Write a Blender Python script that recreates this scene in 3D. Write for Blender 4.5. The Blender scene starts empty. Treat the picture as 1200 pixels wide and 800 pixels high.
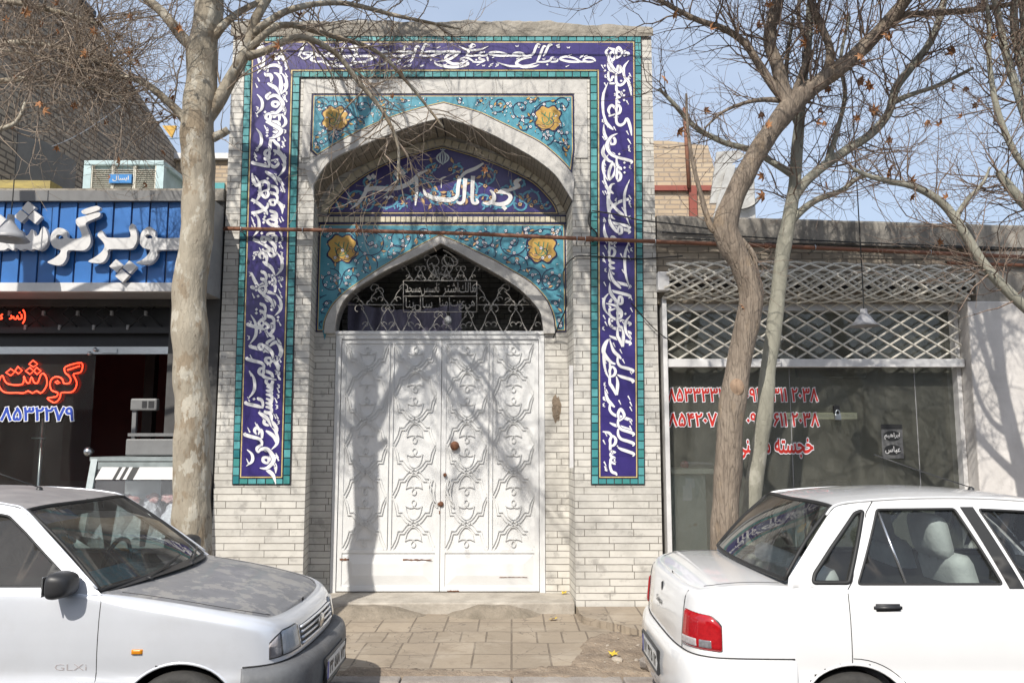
import bpy, bmesh, math, random
from mathutils import Vector, Matrix, noise
from mathutils.geometry import delaunay_2d_cdt

R = math.radians
scene = bpy.context.scene
col = scene.collection

# ------------------------------------------------------------------ camera, sky, sun, exposure
CAM_H, CAM_D, CAM_T, CAM_F = 1.6, 8.5, R(6.97), 960.0
cd = bpy.data.cameras.new('camera')
cd.sensor_width = 36.0
cd.lens = 28.8
cd.clip_start = 0.05
cd.clip_end = 2000
cam = bpy.data.objects.new('camera', cd)
col.objects.link(cam)
cam.location = (0, -CAM_D, CAM_H)
cam.rotation_euler = (R(90) + CAM_T, 0, 0)
scene.camera = cam

SUN_AZ, SUN_EL = 21.0, 43.0
world = bpy.data.worlds.new('World')
scene.world = world
world.use_nodes = True
wn = world.node_tree
bg = wn.nodes['Background']
sky = wn.nodes.new('ShaderNodeTexSky')
sky.sky_type = 'NISHITA'
sky.sun_disc = False
sky.sun_elevation = R(SUN_EL)
sky.sun_rotation = R(180 + SUN_AZ)
sky.air_density = 1.0
sky.dust_density = 2.5
sky.ozone_density = 1.0
# thin high haze whitening the blue, a little uneven
wtc = wn.nodes.new('ShaderNodeTexCoord')
wmp = wn.nodes.new('ShaderNodeMapping')
wmp.inputs['Scale'].default_value = (1.5, 1.5, 4.0)
wnz = wn.nodes.new('ShaderNodeTexNoise')
wnz.inputs['Scale'].default_value = 1.6
wnz.inputs['Detail'].default_value = 7
wmr = wn.nodes.new('ShaderNodeMapRange')
wmr.inputs[1].default_value = 0.3
wmr.inputs[2].default_value = 0.7
wmr.inputs[3].default_value = 0.42
wmr.inputs[4].default_value = 0.66
wmx = wn.nodes.new('ShaderNodeMixRGB')
wmx.inputs['Color2'].default_value = (5.6, 6.5, 8.0, 1)
wn.links.new(wtc.outputs['Generated'], wmp.inputs[0])
wn.links.new(wmp.outputs[0], wnz.inputs['Vector'])
wn.links.new(wnz.outputs[0], wmr.inputs[0])
wn.links.new(wmr.outputs[0], wmx.inputs['Fac'])
wn.links.new(sky.outputs[0], wmx.inputs['Color1'])
wn.links.new(wmx.outputs[0], bg.inputs[0])
bg.inputs[1].default_value = 0.13

sd = bpy.data.lights.new('sun', 'SUN')
sd.energy = 4.9
sd.angle = R(0.53)
sd.color = (1.0, 0.95, 0.87)
sun = bpy.data.objects.new('sun', sd)
col.objects.link(sun)
sdir = Vector((math.sin(R(SUN_AZ)) * math.cos(R(SUN_EL)), math.cos(R(SUN_AZ)) * math.cos(R(SUN_EL)), -math.sin(R(SUN_EL))))
sun.rotation_euler = sdir.to_track_quat('-Z', 'Y').to_euler()
sun.location = (-6, -16, 18)

scene.view_settings.view_transform = 'Standard'
scene.view_settings.look = 'None'
scene.view_settings.gamma = 1.0
scene.view_settings.use_curve_mapping = False
scene.view_settings.exposure = 0.12
scene.cycles.max_bounces = 8
scene.cycles.transparent_max_bounces = 16

# ------------------------------------------------------------------ helpers
def W(px, py, Y=0.0):
    """A point of the photograph (1200x800) taken to the upright plane y=Y; returns (x, z)."""
    u = (px - 600) / CAM_F
    v = (400 - py) / CAM_F
    dy = math.cos(CAM_T) - v * math.sin(CAM_T)
    dz = math.sin(CAM_T) + v * math.cos(CAM_T)
    t = (Y + CAM_D) / dy
    return (u * t, CAM_H + dz * t)

def WP(pts, Y=0.0):
    return [W(a, b, Y) for a, b in pts]

def crom(pts, n=6, closed=False):
    """Catmull-Rom through points of any dimension."""
    out = []
    N = len(pts)
    if N < 3:
        return [tuple(p) for p in pts]
    rng = N if closed else N - 1
    for i in range(rng):
        if closed:
            p0, p1, p2, p3 = pts[(i - 1) % N], pts[i], pts[(i + 1) % N], pts[(i + 2) % N]
        else:
            p0, p1, p2, p3 = pts[max(i - 1, 0)], pts[i], pts[i + 1], pts[min(i + 2, N - 1)]
        for k in range(n):
            t = k / n
            out.append(tuple(0.5 * ((2 * b) + (-a + c) * t + (2 * a - 5 * b + 4 * c - d) * t * t + (-a + 3 * b - 3 * c + d) * t ** 3)
                             for a, b, c, d in zip(p0, p1, p2, p3)))
    if not closed:
        out.append(tuple(pts[-1]))
    return out

def inside(p, poly):
    x, y = p
    c = False
    j = len(poly) - 1
    for i in range(len(poly)):
        xi, yi = poly[i]
        xj, yj = poly[j]
        if (yi > y) != (yj > y) and x < (xj - xi) * (y - yi) / (yj - yi) + xi:
            c = not c
        j = i
    return c

def winding(p, loops):
    x, y = p
    w = 0
    for L in loops:
        n = len(L)
        for i in range(n):
            x1, y1 = L[i]
            x2, y2 = L[(i + 1) % n]
            if y1 <= y:
                if y2 > y and (x2 - x1) * (y - y1) - (x - x1) * (y2 - y1) > 0:
                    w += 1
            elif y2 <= y and (x2 - x1) * (y - y1) - (x - x1) * (y2 - y1) < 0:
                w -= 1
    return w

def tri2d(loops, extra=(), rule='odd'):
    """Triangulate loops (holes by even-odd or non-zero winding)."""
    vs, es = [], []
    for L in loops:
        b = len(vs)
        n = len(L)
        vs += [Vector(p) for p in L]
        es += [(b + i, b + (i + 1) % n) for i in range(n)]
    for p in extra:
        vs.append(Vector(p))
    ov, oe, of, *_ = delaunay_2d_cdt(vs, es, [], 0, 1e-6)
    fs = []
    for f in of:
        c = sum((ov[i] for i in f), Vector((0, 0))) / len(f)
        w = winding(c, loops)
        if (w % 2 if rule == 'odd' else w) != 0:
            a, b2, c2 = ov[f[0]], ov[f[1]], ov[f[2]]
            if abs((b2 - a).cross(c2 - a)) > 1e-10:
                fs.append(tuple(f))
    return [tuple(v) for v in ov], fs

class MB:
    """Collects vertices and faces for ONE mesh object."""
    def __init__(self):
        self.v, self.f, self.m, self.s = [], [], [], []
    def add(self, vs, fs, mi=0, smooth=False):
        b = len(self.v)
        self.v += [tuple(v) for v in vs]
        for f in fs:
            self.f.append(tuple(b + i for i in f))
            self.m.append(mi)
            self.s.append(smooth)
    def box(self, x0, x1, y0, y1, z0, z1, mi=0):
        vs = [(x, y, z) for x in (x0, x1) for y in (y0, y1) for z in (z0, z1)]
        self.add(vs, [(0, 1, 3, 2), (4, 6, 7, 5), (0, 4, 5, 1), (2, 3, 7, 6), (0, 2, 6, 4), (1, 5, 7, 3)], mi)
    def obox(self, c, ax, ay, az, mi=0):
        c, ax, ay, az = Vector(c), Vector(ax), Vector(ay), Vector(az)
        vs = [c + sx * ax + sy * ay + sz * az for sx in (-1, 1) for sy in (-1, 1) for sz in (-1, 1)]
        self.add(vs, [(0, 1, 3, 2), (4, 6, 7, 5), (0, 4, 5, 1), (2, 3, 7, 6), (0, 2, 6, 4), (1, 5, 7, 3)], mi)
    def bbox(self, x0, x1, y0, y1, z0, z1, b=0.01, mi=0):
        """box with chamfered edges"""
        bm = bmesh.new()
        bmesh.ops.create_cube(bm, size=1.0)
        bmesh.ops.scale(bm, vec=(x1 - x0, y1 - y0, z1 - z0), verts=bm.verts)
        bmesh.ops.translate(bm, vec=((x0 + x1) / 2, (y0 + y1) / 2, (z0 + z1) / 2), verts=bm.verts)
        bmesh.ops.bevel(bm, geom=bm.edges[:], offset=b, segments=2, profile=0.5, affect='EDGES')
        bm.verts.index_update()
        self.add([v.co[:] for v in bm.verts], [[v.index for v in f.verts] for f in bm.faces], mi, False)
        bm.free()
    def prism(self, poly, y0, y1, mi=0, mi_side=None, holes=(), fn=None, back=True):
        """polygon in (x,z) extruded between y0 (front) and y1 (back)"""
        loops = [list(poly)] + [list(h) for h in holes]
        ov, fs = tri2d(loops)
        F = fn or (lambda x, y, z: (x, y, z))
        self.add([F(x, y0, z) for x, z in ov], fs, mi)
        if y1 != y0:
            if back:
                self.add([F(x, y1, z) for x, z in ov], [f[::-1] for f in fs], mi)
            for L in loops:
                n = len(L)
                self.add([F(x, y0, z) for x, z in L] + [F(x, y1, z) for x, z in L],
                         [(i, (i + 1) % n, n + (i + 1) % n, n + i) for i in range(n)], mi if mi_side is None else mi_side)
    def sheet(self, poly, y, mi=0, holes=(), fn=None):
        self.prism(poly, y, y, mi, None, holes, fn)
    def loops(self, loops, y, mi=0, fn=None, rule='nz', thick=0.0):
        ov, fs = tri2d(loops, rule=rule)
        F = fn or (lambda x, y, z: (x, y, z))
        self.add([F(x, y, z) for x, z in ov], fs, mi)
        if thick:
            edges = {}
            for f in fs:
                for i in range(3):
                    e = (f[i], f[(i + 1) % 3])
                    k = tuple(sorted(e))
                    edges[k] = edges.get(k, []) + [e]
            vs, qs = [], []
            for k, l in edges.items():
                if len(l) == 1:
                    a, b = l[0]
                    n = len(vs)
                    vs += [F(ov[a][0], y, ov[a][1]), F(ov[b][0], y, ov[b][1]), F(ov[b][0], y + thick, ov[b][1]), F(ov[a][0], y + thick, ov[a][1])]
                    qs.append((n, n + 1, n + 2, n + 3))
            self.add(vs, qs, mi)
    def ribbon(self, pts, w, y, mi=0, fn=None, closed=False):
        """flat brush stroke in the (x,z) plane; w is one width or one per point"""
        n = len(pts)
        ws = w if isinstance(w, (list, tuple)) else [w] * n
        F = fn or (lambda x, y, z: (x, y, z))
        vs = []
        for i in range(n):
            a = pts[(i - 1) % n] if (closed or i > 0) else pts[i]
            b = pts[(i + 1) % n] if (closed or i < n - 1) else pts[i]
            dx, dz = b[0] - a[0], b[1] - a[1]
            l = math.hypot(dx, dz) or 1e-9
            nx, nz = -dz / l * ws[i] / 2, dx / l * ws[i] / 2
            vs += [F(pts[i][0] + nx, y, pts[i][1] + nz), F(pts[i][0] - nx, y, pts[i][1] - nz)]
        k = n if closed else n - 1
        self.add(vs, [(2 * i, 2 * i + 1, (2 * i + 3) % (2 * n), (2 * i + 2) % (2 * n)) for i in range(k)], mi)
    def tube(self, pts, r, n=8, mi=0, cap=True, smooth=True, closed=False, phase=0.0):
        pts = [Vector(p) for p in pts]
        N = len(pts)
        rs = r if isinstance(r, (list, tuple)) else [r] * N
        b = len(self.v)
        up = None
        rings = []
        for i in range(N):
            a = pts[(i - 1) % N] if (closed or i > 0) else pts[i]
            c = pts[(i + 1) % N] if (closed or i < N - 1) else pts[i]
            t = (c - a)
            if t.length < 1e-9:
                t = Vector((0, 0, 1))
            t.normalize()
            if up is None:
                up = Vector((0, 1, 0)) if abs(t.y) < 0.9 else Vector((0, 0, 1))
            s = t.cross(up)
            if s.length < 1e-6:
                s = t.orthogonal()
            s.normalize()
            up = s.cross(t).normalized()
            rings.append([pts[i] + rs[i] * (math.cos(2 * math.pi * k / n + phase) * s + math.sin(2 * math.pi * k / n + phase) * up) for k in range(n)])
        vs = [p for rg in rings for p in rg]
        fs = []
        K = N if closed else N - 1
        for i in range(K):
            j = (i + 1) % N
            for k in range(n):
                fs.append((i * n + k, i * n + (k + 1) % n, j * n + (k + 1) % n, j * n + k))
        if cap and not closed:
            fs.append(tuple(range(n))[::-1])
            fs.append(tuple((N - 1) * n + k for k in range(n)))
        self.add(vs, fs, mi, smooth)
    def lathe(self, prof, c=(0, 0, 0), axis='z', n=24, mi=0, smooth=True):
        """profile of (radius, height)"""
        vs, fs = [], []
        for r, h in prof:
            for k in range(n):
                a = 2 * math.pi * k / n
                p = (r * math.cos(a), r * math.sin(a), h)
                if axis == 'y':
                    p = (p[0], p[2], p[1])
                elif axis == 'x':
                    p = (p[2], p[0], p[1])
                vs.append((c[0] + p[0], c[1] + p[1], c[2] + p[2]))
        for i in range(len(prof) - 1):
            for k in range(n):
                fs.append((i * n + k, i * n + (k + 1) % n, (i + 1) * n + (k + 1) % n, (i + 1) * n + k))
        self.add(vs, fs, mi, smooth)
    def grid(self, fn, us, vs_, mi=0, smooth=True, flip=False):
        nu, nv = len(us), len(vs_)
        P = [fn(u, v) for u in us for v in vs_]
        fs = []
        for i in range(nu - 1):
            for j in range(nv - 1):
                q = (i * nv + j, i * nv + j + 1, (i + 1) * nv + j + 1, (i + 1) * nv + j)
                fs.append(q[::-1] if flip else q)
        self.add(P, fs, mi, smooth)
    def build(self, name, mats, parent=None, loc=None, recalc=True):
        me = bpy.data.meshes.new(name)
        me.from_pydata([tuple(v) for v in self.v], [], self.f)
        if not isinstance(mats, (list, tuple)):
            mats = [mats]
        for m in mats:
            me.materials.append(m)
        me.polygons.foreach_set('material_index', self.m)
        me.polygons.foreach_set('use_smooth', self.s)
        if recalc:
            bm = bmesh.new()
            bm.from_mesh(me)
            bmesh.ops.remove_doubles(bm, verts=bm.verts, dist=1e-5)
            bmesh.ops.recalc_face_normals(bm, faces=bm.faces)
            bm.to_mesh(me)
            bm.free()
        me.update()
        o = bpy.data.objects.new(name, me)
        col.objects.link(o)
        if parent is not None:
            o.parent = parent
        if loc is not None:
            o.location = loc
        return o

def tag(o, label=None, cat=None, group=None, kind=None):
    if label: o['label'] = label
    if cat: o['category'] = cat
    if group: o['group'] = group
    if kind: o['kind'] = kind
    return o

def thing(name, label, cat, loc=(0, 0, 0), rz=0.0, group=None):
    o = bpy.data.objects.new(name, None)
    col.objects.link(o)
    o.location = loc
    o.rotation_euler = (0, 0, rz)
    o.empty_display_size = 0.2
    return tag(o, label, cat, group)

def shifted(o):
    """move a child's mesh so that it keeps its world place under a parent empty"""
    p = o.parent
    if p is not None:
        o.data.transform(Matrix.Translation(-Vector(p.location)))
    return o

# ------------------------------------------------------------------ materials
def nd(nt, t, **kw):
    n = nt.nodes.new(t)
    for k, v in kw.items():
        setattr(n, k, v)
    return n

def mat(name, c, rough=0.6, metal=0.0, var=0.15, scale=6.0, bump=0.0, bscale=40.0, c2=None, detail=6.0, spec=0.5, coat=0.0, stretch=None, thr=None):
    """procedural paint/stone/metal: colour broken up by noise, with a fine bump"""
    m = bpy.data.materials.new(name)
    m.use_nodes = True
    nt = m.node_tree
    p = nt.nodes['Principled BSDF']
    tc = nd(nt, 'ShaderNodeTexCoord')
    mp = nd(nt, 'ShaderNodeMapping')
    nt.links.new(tc.outputs['Object'], mp.inputs[0])
    if stretch: mp.inputs['Scale'].default_value = stretch
    n1 = nd(nt, 'ShaderNodeTexNoise')
    n1.inputs['Scale'].default_value = scale
    n1.inputs['Detail'].default_value = detail
    n1.inputs['Roughness'].default_value = 0.62
    nt.links.new(mp.outputs[0], n1.inputs['Vector'])
    r = nd(nt, 'ShaderNodeValToRGB')
    lo, hi = thr or (0.3, 0.7)
    r.color_ramp.elements[0].position = lo
    r.color_ramp.elements[1].position = hi
    if c2 is None:
        c2 = tuple(x * (1 - var) for x in c)
        c1 = tuple(min(1, x * (1 + var * 0.5)) for x in c)
    else:
        c1 = c
    r.color_ramp.elements[0].color = (*c2, 1)
    r.color_ramp.elements[1].color = (*c1, 1)
    nt.links.new(n1.outputs[0], r.inputs[0])
    nt.links.new(r.outputs[0], p.inputs['Base Color'])
    p.inputs['Roughness'].default_value = rough
    p.inputs['Metallic'].default_value = metal
    p.inputs['Specular IOR Level'].default_value = spec
    p.inputs['Coat Weight'].default_value = coat
    p.inputs['Coat Roughness'].default_value = 0.06
    if bump:
        n2 = nd(nt, 'ShaderNodeTexNoise')
        n2.inputs['Scale'].default_value = bscale
        n2.inputs['Detail'].default_value = 5
        nt.links.new(mp.outputs[0], n2.inputs['Vector'])
        b = nd(nt, 'ShaderNodeBump')
        b.inputs['Strength'].default_value = bump
        b.inputs['Distance'].default_value = 0.02
        nt.links.new(n2.outputs[0], b.inputs['Height'])
        nt.links.new(b.outputs[0], p.inputs['Normal'])
    return m

def overlay(m, c, scale, lo, hi, amount=1.0, stretch=None, seed=0.0):
    """a second colour laid over a material in noise-shaped patches (dirt, rust, peeling)"""
    nt = m.node_tree
    p = nt.nodes['Principled BSDF']
    src = p.inputs['Base Color'].links[0].from_socket
    tc = nd(nt, 'ShaderNodeTexCoord')
    mp = nd(nt, 'ShaderNodeMapping')
    mp.inputs['Location'].default_value = (seed, seed * 1.7, seed * .6)
    if stretch: mp.inputs['Scale'].default_value = stretch
    nt.links.new(tc.outputs['Object'], mp.inputs[0])
    n = nd(nt, 'ShaderNodeTexNoise')
    n.inputs['Scale'].default_value = scale
    n.inputs['Detail'].default_value = 8
    n.inputs['Roughness'].default_value = 0.65
    nt.links.new(mp.outputs[0], n.inputs['Vector'])
    r = nd(nt, 'ShaderNodeValToRGB')
    r.color_ramp.elements[0].position = lo
    r.color_ramp.elements[1].position = hi
    r.color_ramp.elements[0].color = (0, 0, 0, 1)
    r.color_ramp.elements[1].color = (amount, amount, amount, 1)
    nt.links.new(n.outputs[0], r.inputs[0])
    mx = nd(nt, 'ShaderNodeMixRGB')
    mx.inputs['Color2'].default_value = (*c, 1)
    nt.links.new(r.outputs[0], mx.inputs['Fac'])
    nt.links.new(src, mx.inputs['Color1'])
    nt.links.new(mx.outputs[0], p.inputs['Base Color'])
    return m

def brickmat(name, c1, c2, mortar, bw, rh, ms, rough=0.6, dirt=None, axes='xz', bump=0.4, offs=0.5, dscale=3.0, bias=0.0, vein=None):
    """courses of brick or stone slips in the plane of the wall; axes choose the running directions"""
    m = bpy.data.materials.new(name)
    m.use_nodes = True
    nt = m.node_tree
    p = nt.nodes['Principled BSDF']
    tc = nd(nt, 'ShaderNodeTexCoord')
    sx = nd(nt, 'ShaderNodeSeparateXYZ')
    cx = nd(nt, 'ShaderNodeCombineXYZ')
    nt.links.new(tc.outputs['Object'], sx.inputs[0])
    if axes == 'xz':
        ad = nd(nt, 'ShaderNodeMath', operation='ADD')
        nt.links.new(sx.outputs['X'], ad.inputs[0])
        nt.links.new(sx.outputs['Y'], ad.inputs[1])
        nt.links.new(ad.outputs[0], cx.inputs['X'])
        nt.links.new(sx.outputs['Z'], cx.inputs['Y'])
    elif axes == 'yz':
        nt.links.new(sx.outputs['Y'], cx.inputs['X'])
        nt.links.new(sx.outputs['Z'], cx.inputs['Y'])
    else:
        nt.links.new(sx.outputs['X'], cx.inputs['X'])
        nt.links.new(sx.outputs['Y'], cx.inputs['Y'])
    b = nd(nt, 'ShaderNodeTexBrick')
    b.offset = offs
    b.squash = 0.72
    b.squash_frequency = 3
    b.inputs['Color1'].default_value = (*c1, 1)
    b.inputs['Color2'].default_value = (*c2, 1)
    b.inputs['Mortar'].default_value = (*mortar, 1)
    b.inputs['Scale'].default_value = 1.0
    b.inputs['Mortar Size'].default_value = ms
    b.inputs['Mortar Smooth'].default_value = 0.15
    b.inputs['Bias'].default_value = bias
    b.inputs['Brick Width'].default_value = bw
    b.inputs['Row Height'].default_value = rh
    # a little wobble in the joints
    nz = nd(nt, 'ShaderNodeTexNoise')
    nz.inputs['Scale'].default_value = 9.0
    nt.links.new(tc.outputs['Object'], nz.inputs['Vector'])
    vm = nd(nt, 'ShaderNodeVectorMath', operation='MULTIPLY_ADD')
    vm.inputs[1].default_value = (0.006, 0.006, 0)
    nt.links.new(nz.outputs['Color'], vm.inputs[0])
    nt.links.new(cx.outputs[0], vm.inputs[2])
    nt.links.new(vm.outputs[0], b.inputs['Vector'])
    nt.links.new(b.outputs['Color'], p.inputs['Base Color'])
    p.inputs['Roughness'].default_value = rough
    bp = nd(nt, 'ShaderNodeBump')
    bp.inputs['Strength'].default_value = bump
    bp.inputs['Distance'].default_value = 0.01
    n2 = nd(nt, 'ShaderNodeTexNoise')
    n2.inputs['Scale'].default_value = 30
    n2.inputs['Detail'].default_value = 6
    nt.links.new(tc.outputs['Object'], n2.inputs['Vector'])
    mm = nd(nt, 'ShaderNodeMath', operation='MULTIPLY_ADD')
    mm.inputs[1].default_value = 0.35
    inv = nd(nt, 'ShaderNodeMath', operation='SUBTRACT')
    inv.inputs[0].default_value = 1.0
    nt.links.new(b.outputs['Fac'], inv.inputs[1])
    nt.links.new(n2.outputs[0], mm.inputs[0])
    nt.links.new(inv.outputs[0], mm.inputs[2])
    nt.links.new(mm.outputs[0], bp.inputs['Height'])
    nt.links.new(bp.outputs[0], p.inputs['Normal'])
    if dirt:
        overlay(m, dirt, dscale, 0.45, 0.75, 0.7)
    if vein:
        overlay(m, vein, 7.0, 0.55, 0.66, 0.6, seed=3.1)
        overlay(m, (0.62, 0.60, 0.56), 2.3, 0.5, 0.7, 0.4, stretch=(.5, .5, 4), seed=9.0)
    return m

def flatm(name, c, rough=0.5, **k):
    return mat(name, c, rough, var=k.pop('var', 0.08), **k)

def emis(name, c, s):
    m = bpy.data.materials.new(name)
    m.use_nodes = True
    p = m.node_tree.nodes['Principled BSDF']
    p.inputs['Base Color'].default_value = (*c, 1)
    p.inputs['Emission Color'].default_value = (*c, 1)
    p.inputs['Emission Strength'].default_value = s
    return m

def glassm(name, tint=(0.8, 0.85, 0.83), refl=1.0, dust=0.0, dustc=(0.6, 0.58, 0.54), rough=0.01):
    """a thin sheet of glass: clear tint + mirror by angle, with optional dust film"""
    m = bpy.data.materials.new(name)
    m.use_nodes = True
    nt = m.node_tree
    nt.nodes.remove(nt.nodes['Principled BSDF'])
    out = nt.nodes['Material Output']
    tr = nd(nt, 'ShaderNodeBsdfTransparent')
    tr.inputs[0].default_value = (*tint, 1)
    gl = nd(nt, 'ShaderNodeBsdfGlossy')
    gl.inputs['Roughness'].default_value = rough
    gl.inputs['Color'].default_value = (1, 1, 1, 1)
    fr = nd(nt, 'ShaderNodeFresnel')
    fr.inputs[0].default_value = 1.52
    mu = nd(nt, 'ShaderNodeMath', operation='MULTIPLY')
    mu.inputs[1].default_value = refl
    mu.use_clamp = True
    nt.links.new(fr.outputs[0], mu.inputs[0])
    mx = nd(nt, 'ShaderNodeMixShader')
    nt.links.new(mu.outputs[0], mx.inputs[0])
    nt.links.new(tr.outputs[0], mx.inputs[1])
    nt.links.new(gl.outputs[0], mx.inputs[2])
    last = mx
    if dust:
        df = nd(nt, 'ShaderNodeBsdfDiffuse')
        df.inputs[0].default_value = (*dustc, 1)
        tc = nd(nt, 'ShaderNodeTexCoord')
        n = nd(nt, 'ShaderNodeTexNoise')
        n.inputs['Scale'].default_value = 4.0
        n.inputs['Detail'].default_value = 9
        n.inputs['Roughness'].default_value = 0.7
        gm = nd(nt, 'ShaderNodeMapping')
        gm.inputs['Scale'].default_value = (1.3, 1, .6)
        nt.links.new(tc.outputs['Object'], gm.inputs[0])
        nt.links.new(gm.outputs[0], n.inputs['Vector'])
        mr = nd(nt, 'ShaderNodeMapRange')
        mr.inputs[1].default_value = 0.35
        mr.inputs[2].default_value = 0.75
        mr.inputs[3].default_value = dust * 0.5
        mr.inputs[4].default_value = dust
        nt.links.new(n.outputs[0], mr.inputs[0])
        m2 = nd(nt, 'ShaderNodeMixShader')
        nt.links.new(mr.outputs[0], m2.inputs[0])
        nt.links.new(mx.outputs[0], m2.inputs[1])
        nt.links.new(df.outputs[0], m2.inputs[2])
        last = m2
    nt.links.new(last.outputs[0], out.inputs[0])
    return m

# ------------------------------------------------------------------ lettering
FORMS = {}
def _reg(ch, base, n):
    FORMS[ch] = (base, n)
for ch, b, n in [('ا', 0xFE8D, 2), ('ب', 0xFE8F, 4), ('ة', 0xFE93, 2), ('ت', 0xFE95, 4), ('ث', 0xFE99, 4), ('ج', 0xFE9D, 4), ('ح', 0xFEA1, 4), ('خ', 0xFEA5, 4),
                 ('د', 0xFEA9, 2), ('ذ', 0xFEAB, 2), ('ر', 0xFEAD, 2), ('ز', 0xFEAF, 2), ('س', 0xFEB1, 4), ('ش', 0xFEB5, 4), ('ص', 0xFEB9, 4), ('ض', 0xFEBD, 4),
                 ('ط', 0xFEC1, 4), ('ظ', 0xFEC5, 4), ('ع', 0xFEC9, 4), ('غ', 0xFECD, 4), ('ف', 0xFED1, 4), ('ق', 0xFED5, 4), ('ك', 0xFED9, 4), ('ل', 0xFEDD, 4),
                 ('م', 0xFEE1, 4), ('ن', 0xFEE5, 4), ('ه', 0xFEE9, 4), ('و', 0xFEED, 2), ('ي', 0xFEF1, 4), ('ء', 0xFE80, 1), ('أ', 0xFE83, 2), ('إ', 0xFE87, 2), ('آ', 0xFE81, 2),
                 ('پ', 0xFB56, 4), ('چ', 0xFB7A, 4), ('ژ', 0xFB8A, 2), ('ک', 0xFB8E, 4), ('گ', 0xFB92, 4), ('ی', 0xFBFC, 4)]:
    _reg(ch, b, n)

def shape_word(w):
    out = []
    i = 0
    chars = []
    while i < len(w):                                   # lam-alif
        if w[i] == 'ل' and i + 1 < len(w) and w[i + 1] in 'اأإآ':
            chars.append('LA')
            i += 2
        else:
            chars.append(w[i])
            i += 1
    def dual(c): return c in FORMS and FORMS[c][1] == 4
    def joins(c): return c == 'LA' or (c in FORMS and FORMS[c][1] > 1)
    for k, c in enumerate(chars):
        prev = k > 0 and dual(chars[k - 1]) and joins(c)
        nxt = k + 1 < len(chars) and dual(c) and joins(chars[k + 1])
        if c == 'LA':
            out.append(chr(0xFEFC if prev else 0xFEFB))
        elif c in FORMS:
            b, n = FORMS[c]
            f = 0
            if n == 4: f = 3 if (prev and nxt) else 2 if nxt else 1 if prev else 0
            elif n == 2: f = 1 if prev else 0
            out.append(chr(b + f))
        else:
            out.append(c)
    return ''.join(out[::-1])

_tc = {}
def text_loops(s, weight=0.0, res=3):
    """outline loops (size 1) of an already ordered string"""
    key = (s, weight, res)
    if key in _tc:
        return _tc[key]
    c = bpy.data.curves.new('text', 'FONT')
    c.body = s
    c.size = 1.0
    c.offset = weight
    c.fill_mode = 'NONE'
    c.resolution_u = res
    o = bpy.data.objects.new('text', c)
    col.objects.link(o)
    dg = bpy.context.evaluated_depsgraph_get()
    me = bpy.data.meshes.new_from_object(o.evaluated_get(dg))
    nb = {}
    for e in me.edges:
        a, b = e.vertices
        nb.setdefault(a, []).append(b)
        nb.setdefault(b, []).append(a)
    seen, loops = set(), []
    for v0 in range(len(me.vertices)):
        if v0 in seen or v0 not in nb: continue
        L, v, prev = [], v0, None
        while v not in seen:
            seen.add(v)
            L.append((me.vertices[v].co.x, me.vertices[v].co.y))
            ns = [x for x in nb[v] if x != prev and x not in seen]
            if not ns: break
            nx = v + 1 if (v + 1) in ns else ns[0]
            prev, v = v, nx
        if len(L) > 2: loops.append(L)
    bpy.data.objects.remove(o)
    bpy.data.meshes.remove(me)
    bpy.data.curves.remove(c)
    _tc[key] = loops
    return loops

def bounds(loops):
    xs = [p[0] for L in loops for p in L]
    ys = [p[1] for L in loops for p in L]
    return min(xs), max(xs), min(ys), max(ys)

def fit_loops(loops, x0, x1, z0, z1):
    a, b, c, d = bounds(loops)
    return [[(x0 + (x - a) / (b - a) * (x1 - x0), z0 + (y - c) / (d - c) * (z1 - z0)) for x, y in L] for L in loops]

def stroke_loop(pts, w, n=5, smooth=True):
    """closed outline of a pen stroke (x, z) with widths"""
    if not isinstance(w, (list, tuple)): w = [w] * len(pts)
    q = [(p[0], p[1], ww) for p, ww in zip(pts, w)]
    if smooth: q = crom(q, n)
    Lf, Rt = [], []
    N = len(q)
    for i in range(N):
        a, b = q[max(i - 1, 0)], q[min(i + 1, N - 1)]
        dx, dz = b[0] - a[0], b[1] - a[1]
        l = math.hypot(dx, dz) or 1e-9
        h = abs(q[i][2]) / 2
        Lf.append((q[i][0] - dz / l * h, q[i][1] + dx / l * h))
        Rt.append((q[i][0] + dz / l * h, q[i][1] - dx / l * h))
    return Lf + Rt[::-1]

def ccw(L):
    a = sum(L[i][0] * L[(i + 1) % len(L)][1] - L[(i + 1) % len(L)][0] * L[i][1] for i in range(len(L)))
    return L if a > 0 else L[::-1]
import numpy as np

def winding_np(P, loops):
    P = np.asarray(P)
    w = np.zeros(len(P), int)
    for L in loops:
        A = np.asarray(L)
        B = np.roll(A, -1, axis=0)
        for k in range(0, len(P), 2000):
            x = P[k:k + 2000, 0][:, None]
            y = P[k:k + 2000, 1][:, None]
            cr = (B[:, 0] - A[:, 0]) * (y - A[:, 1]) - (x - A[:, 0]) * (B[:, 1] - A[:, 1])
            up = (A[:, 1] <= y) & (B[:, 1] > y) & (cr > 0)
            dn = (A[:, 1] > y) & (B[:, 1] <= y) & (cr < 0)
            w[k:k + 2000] += up.sum(1) - dn.sum(1)
    return w

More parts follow.
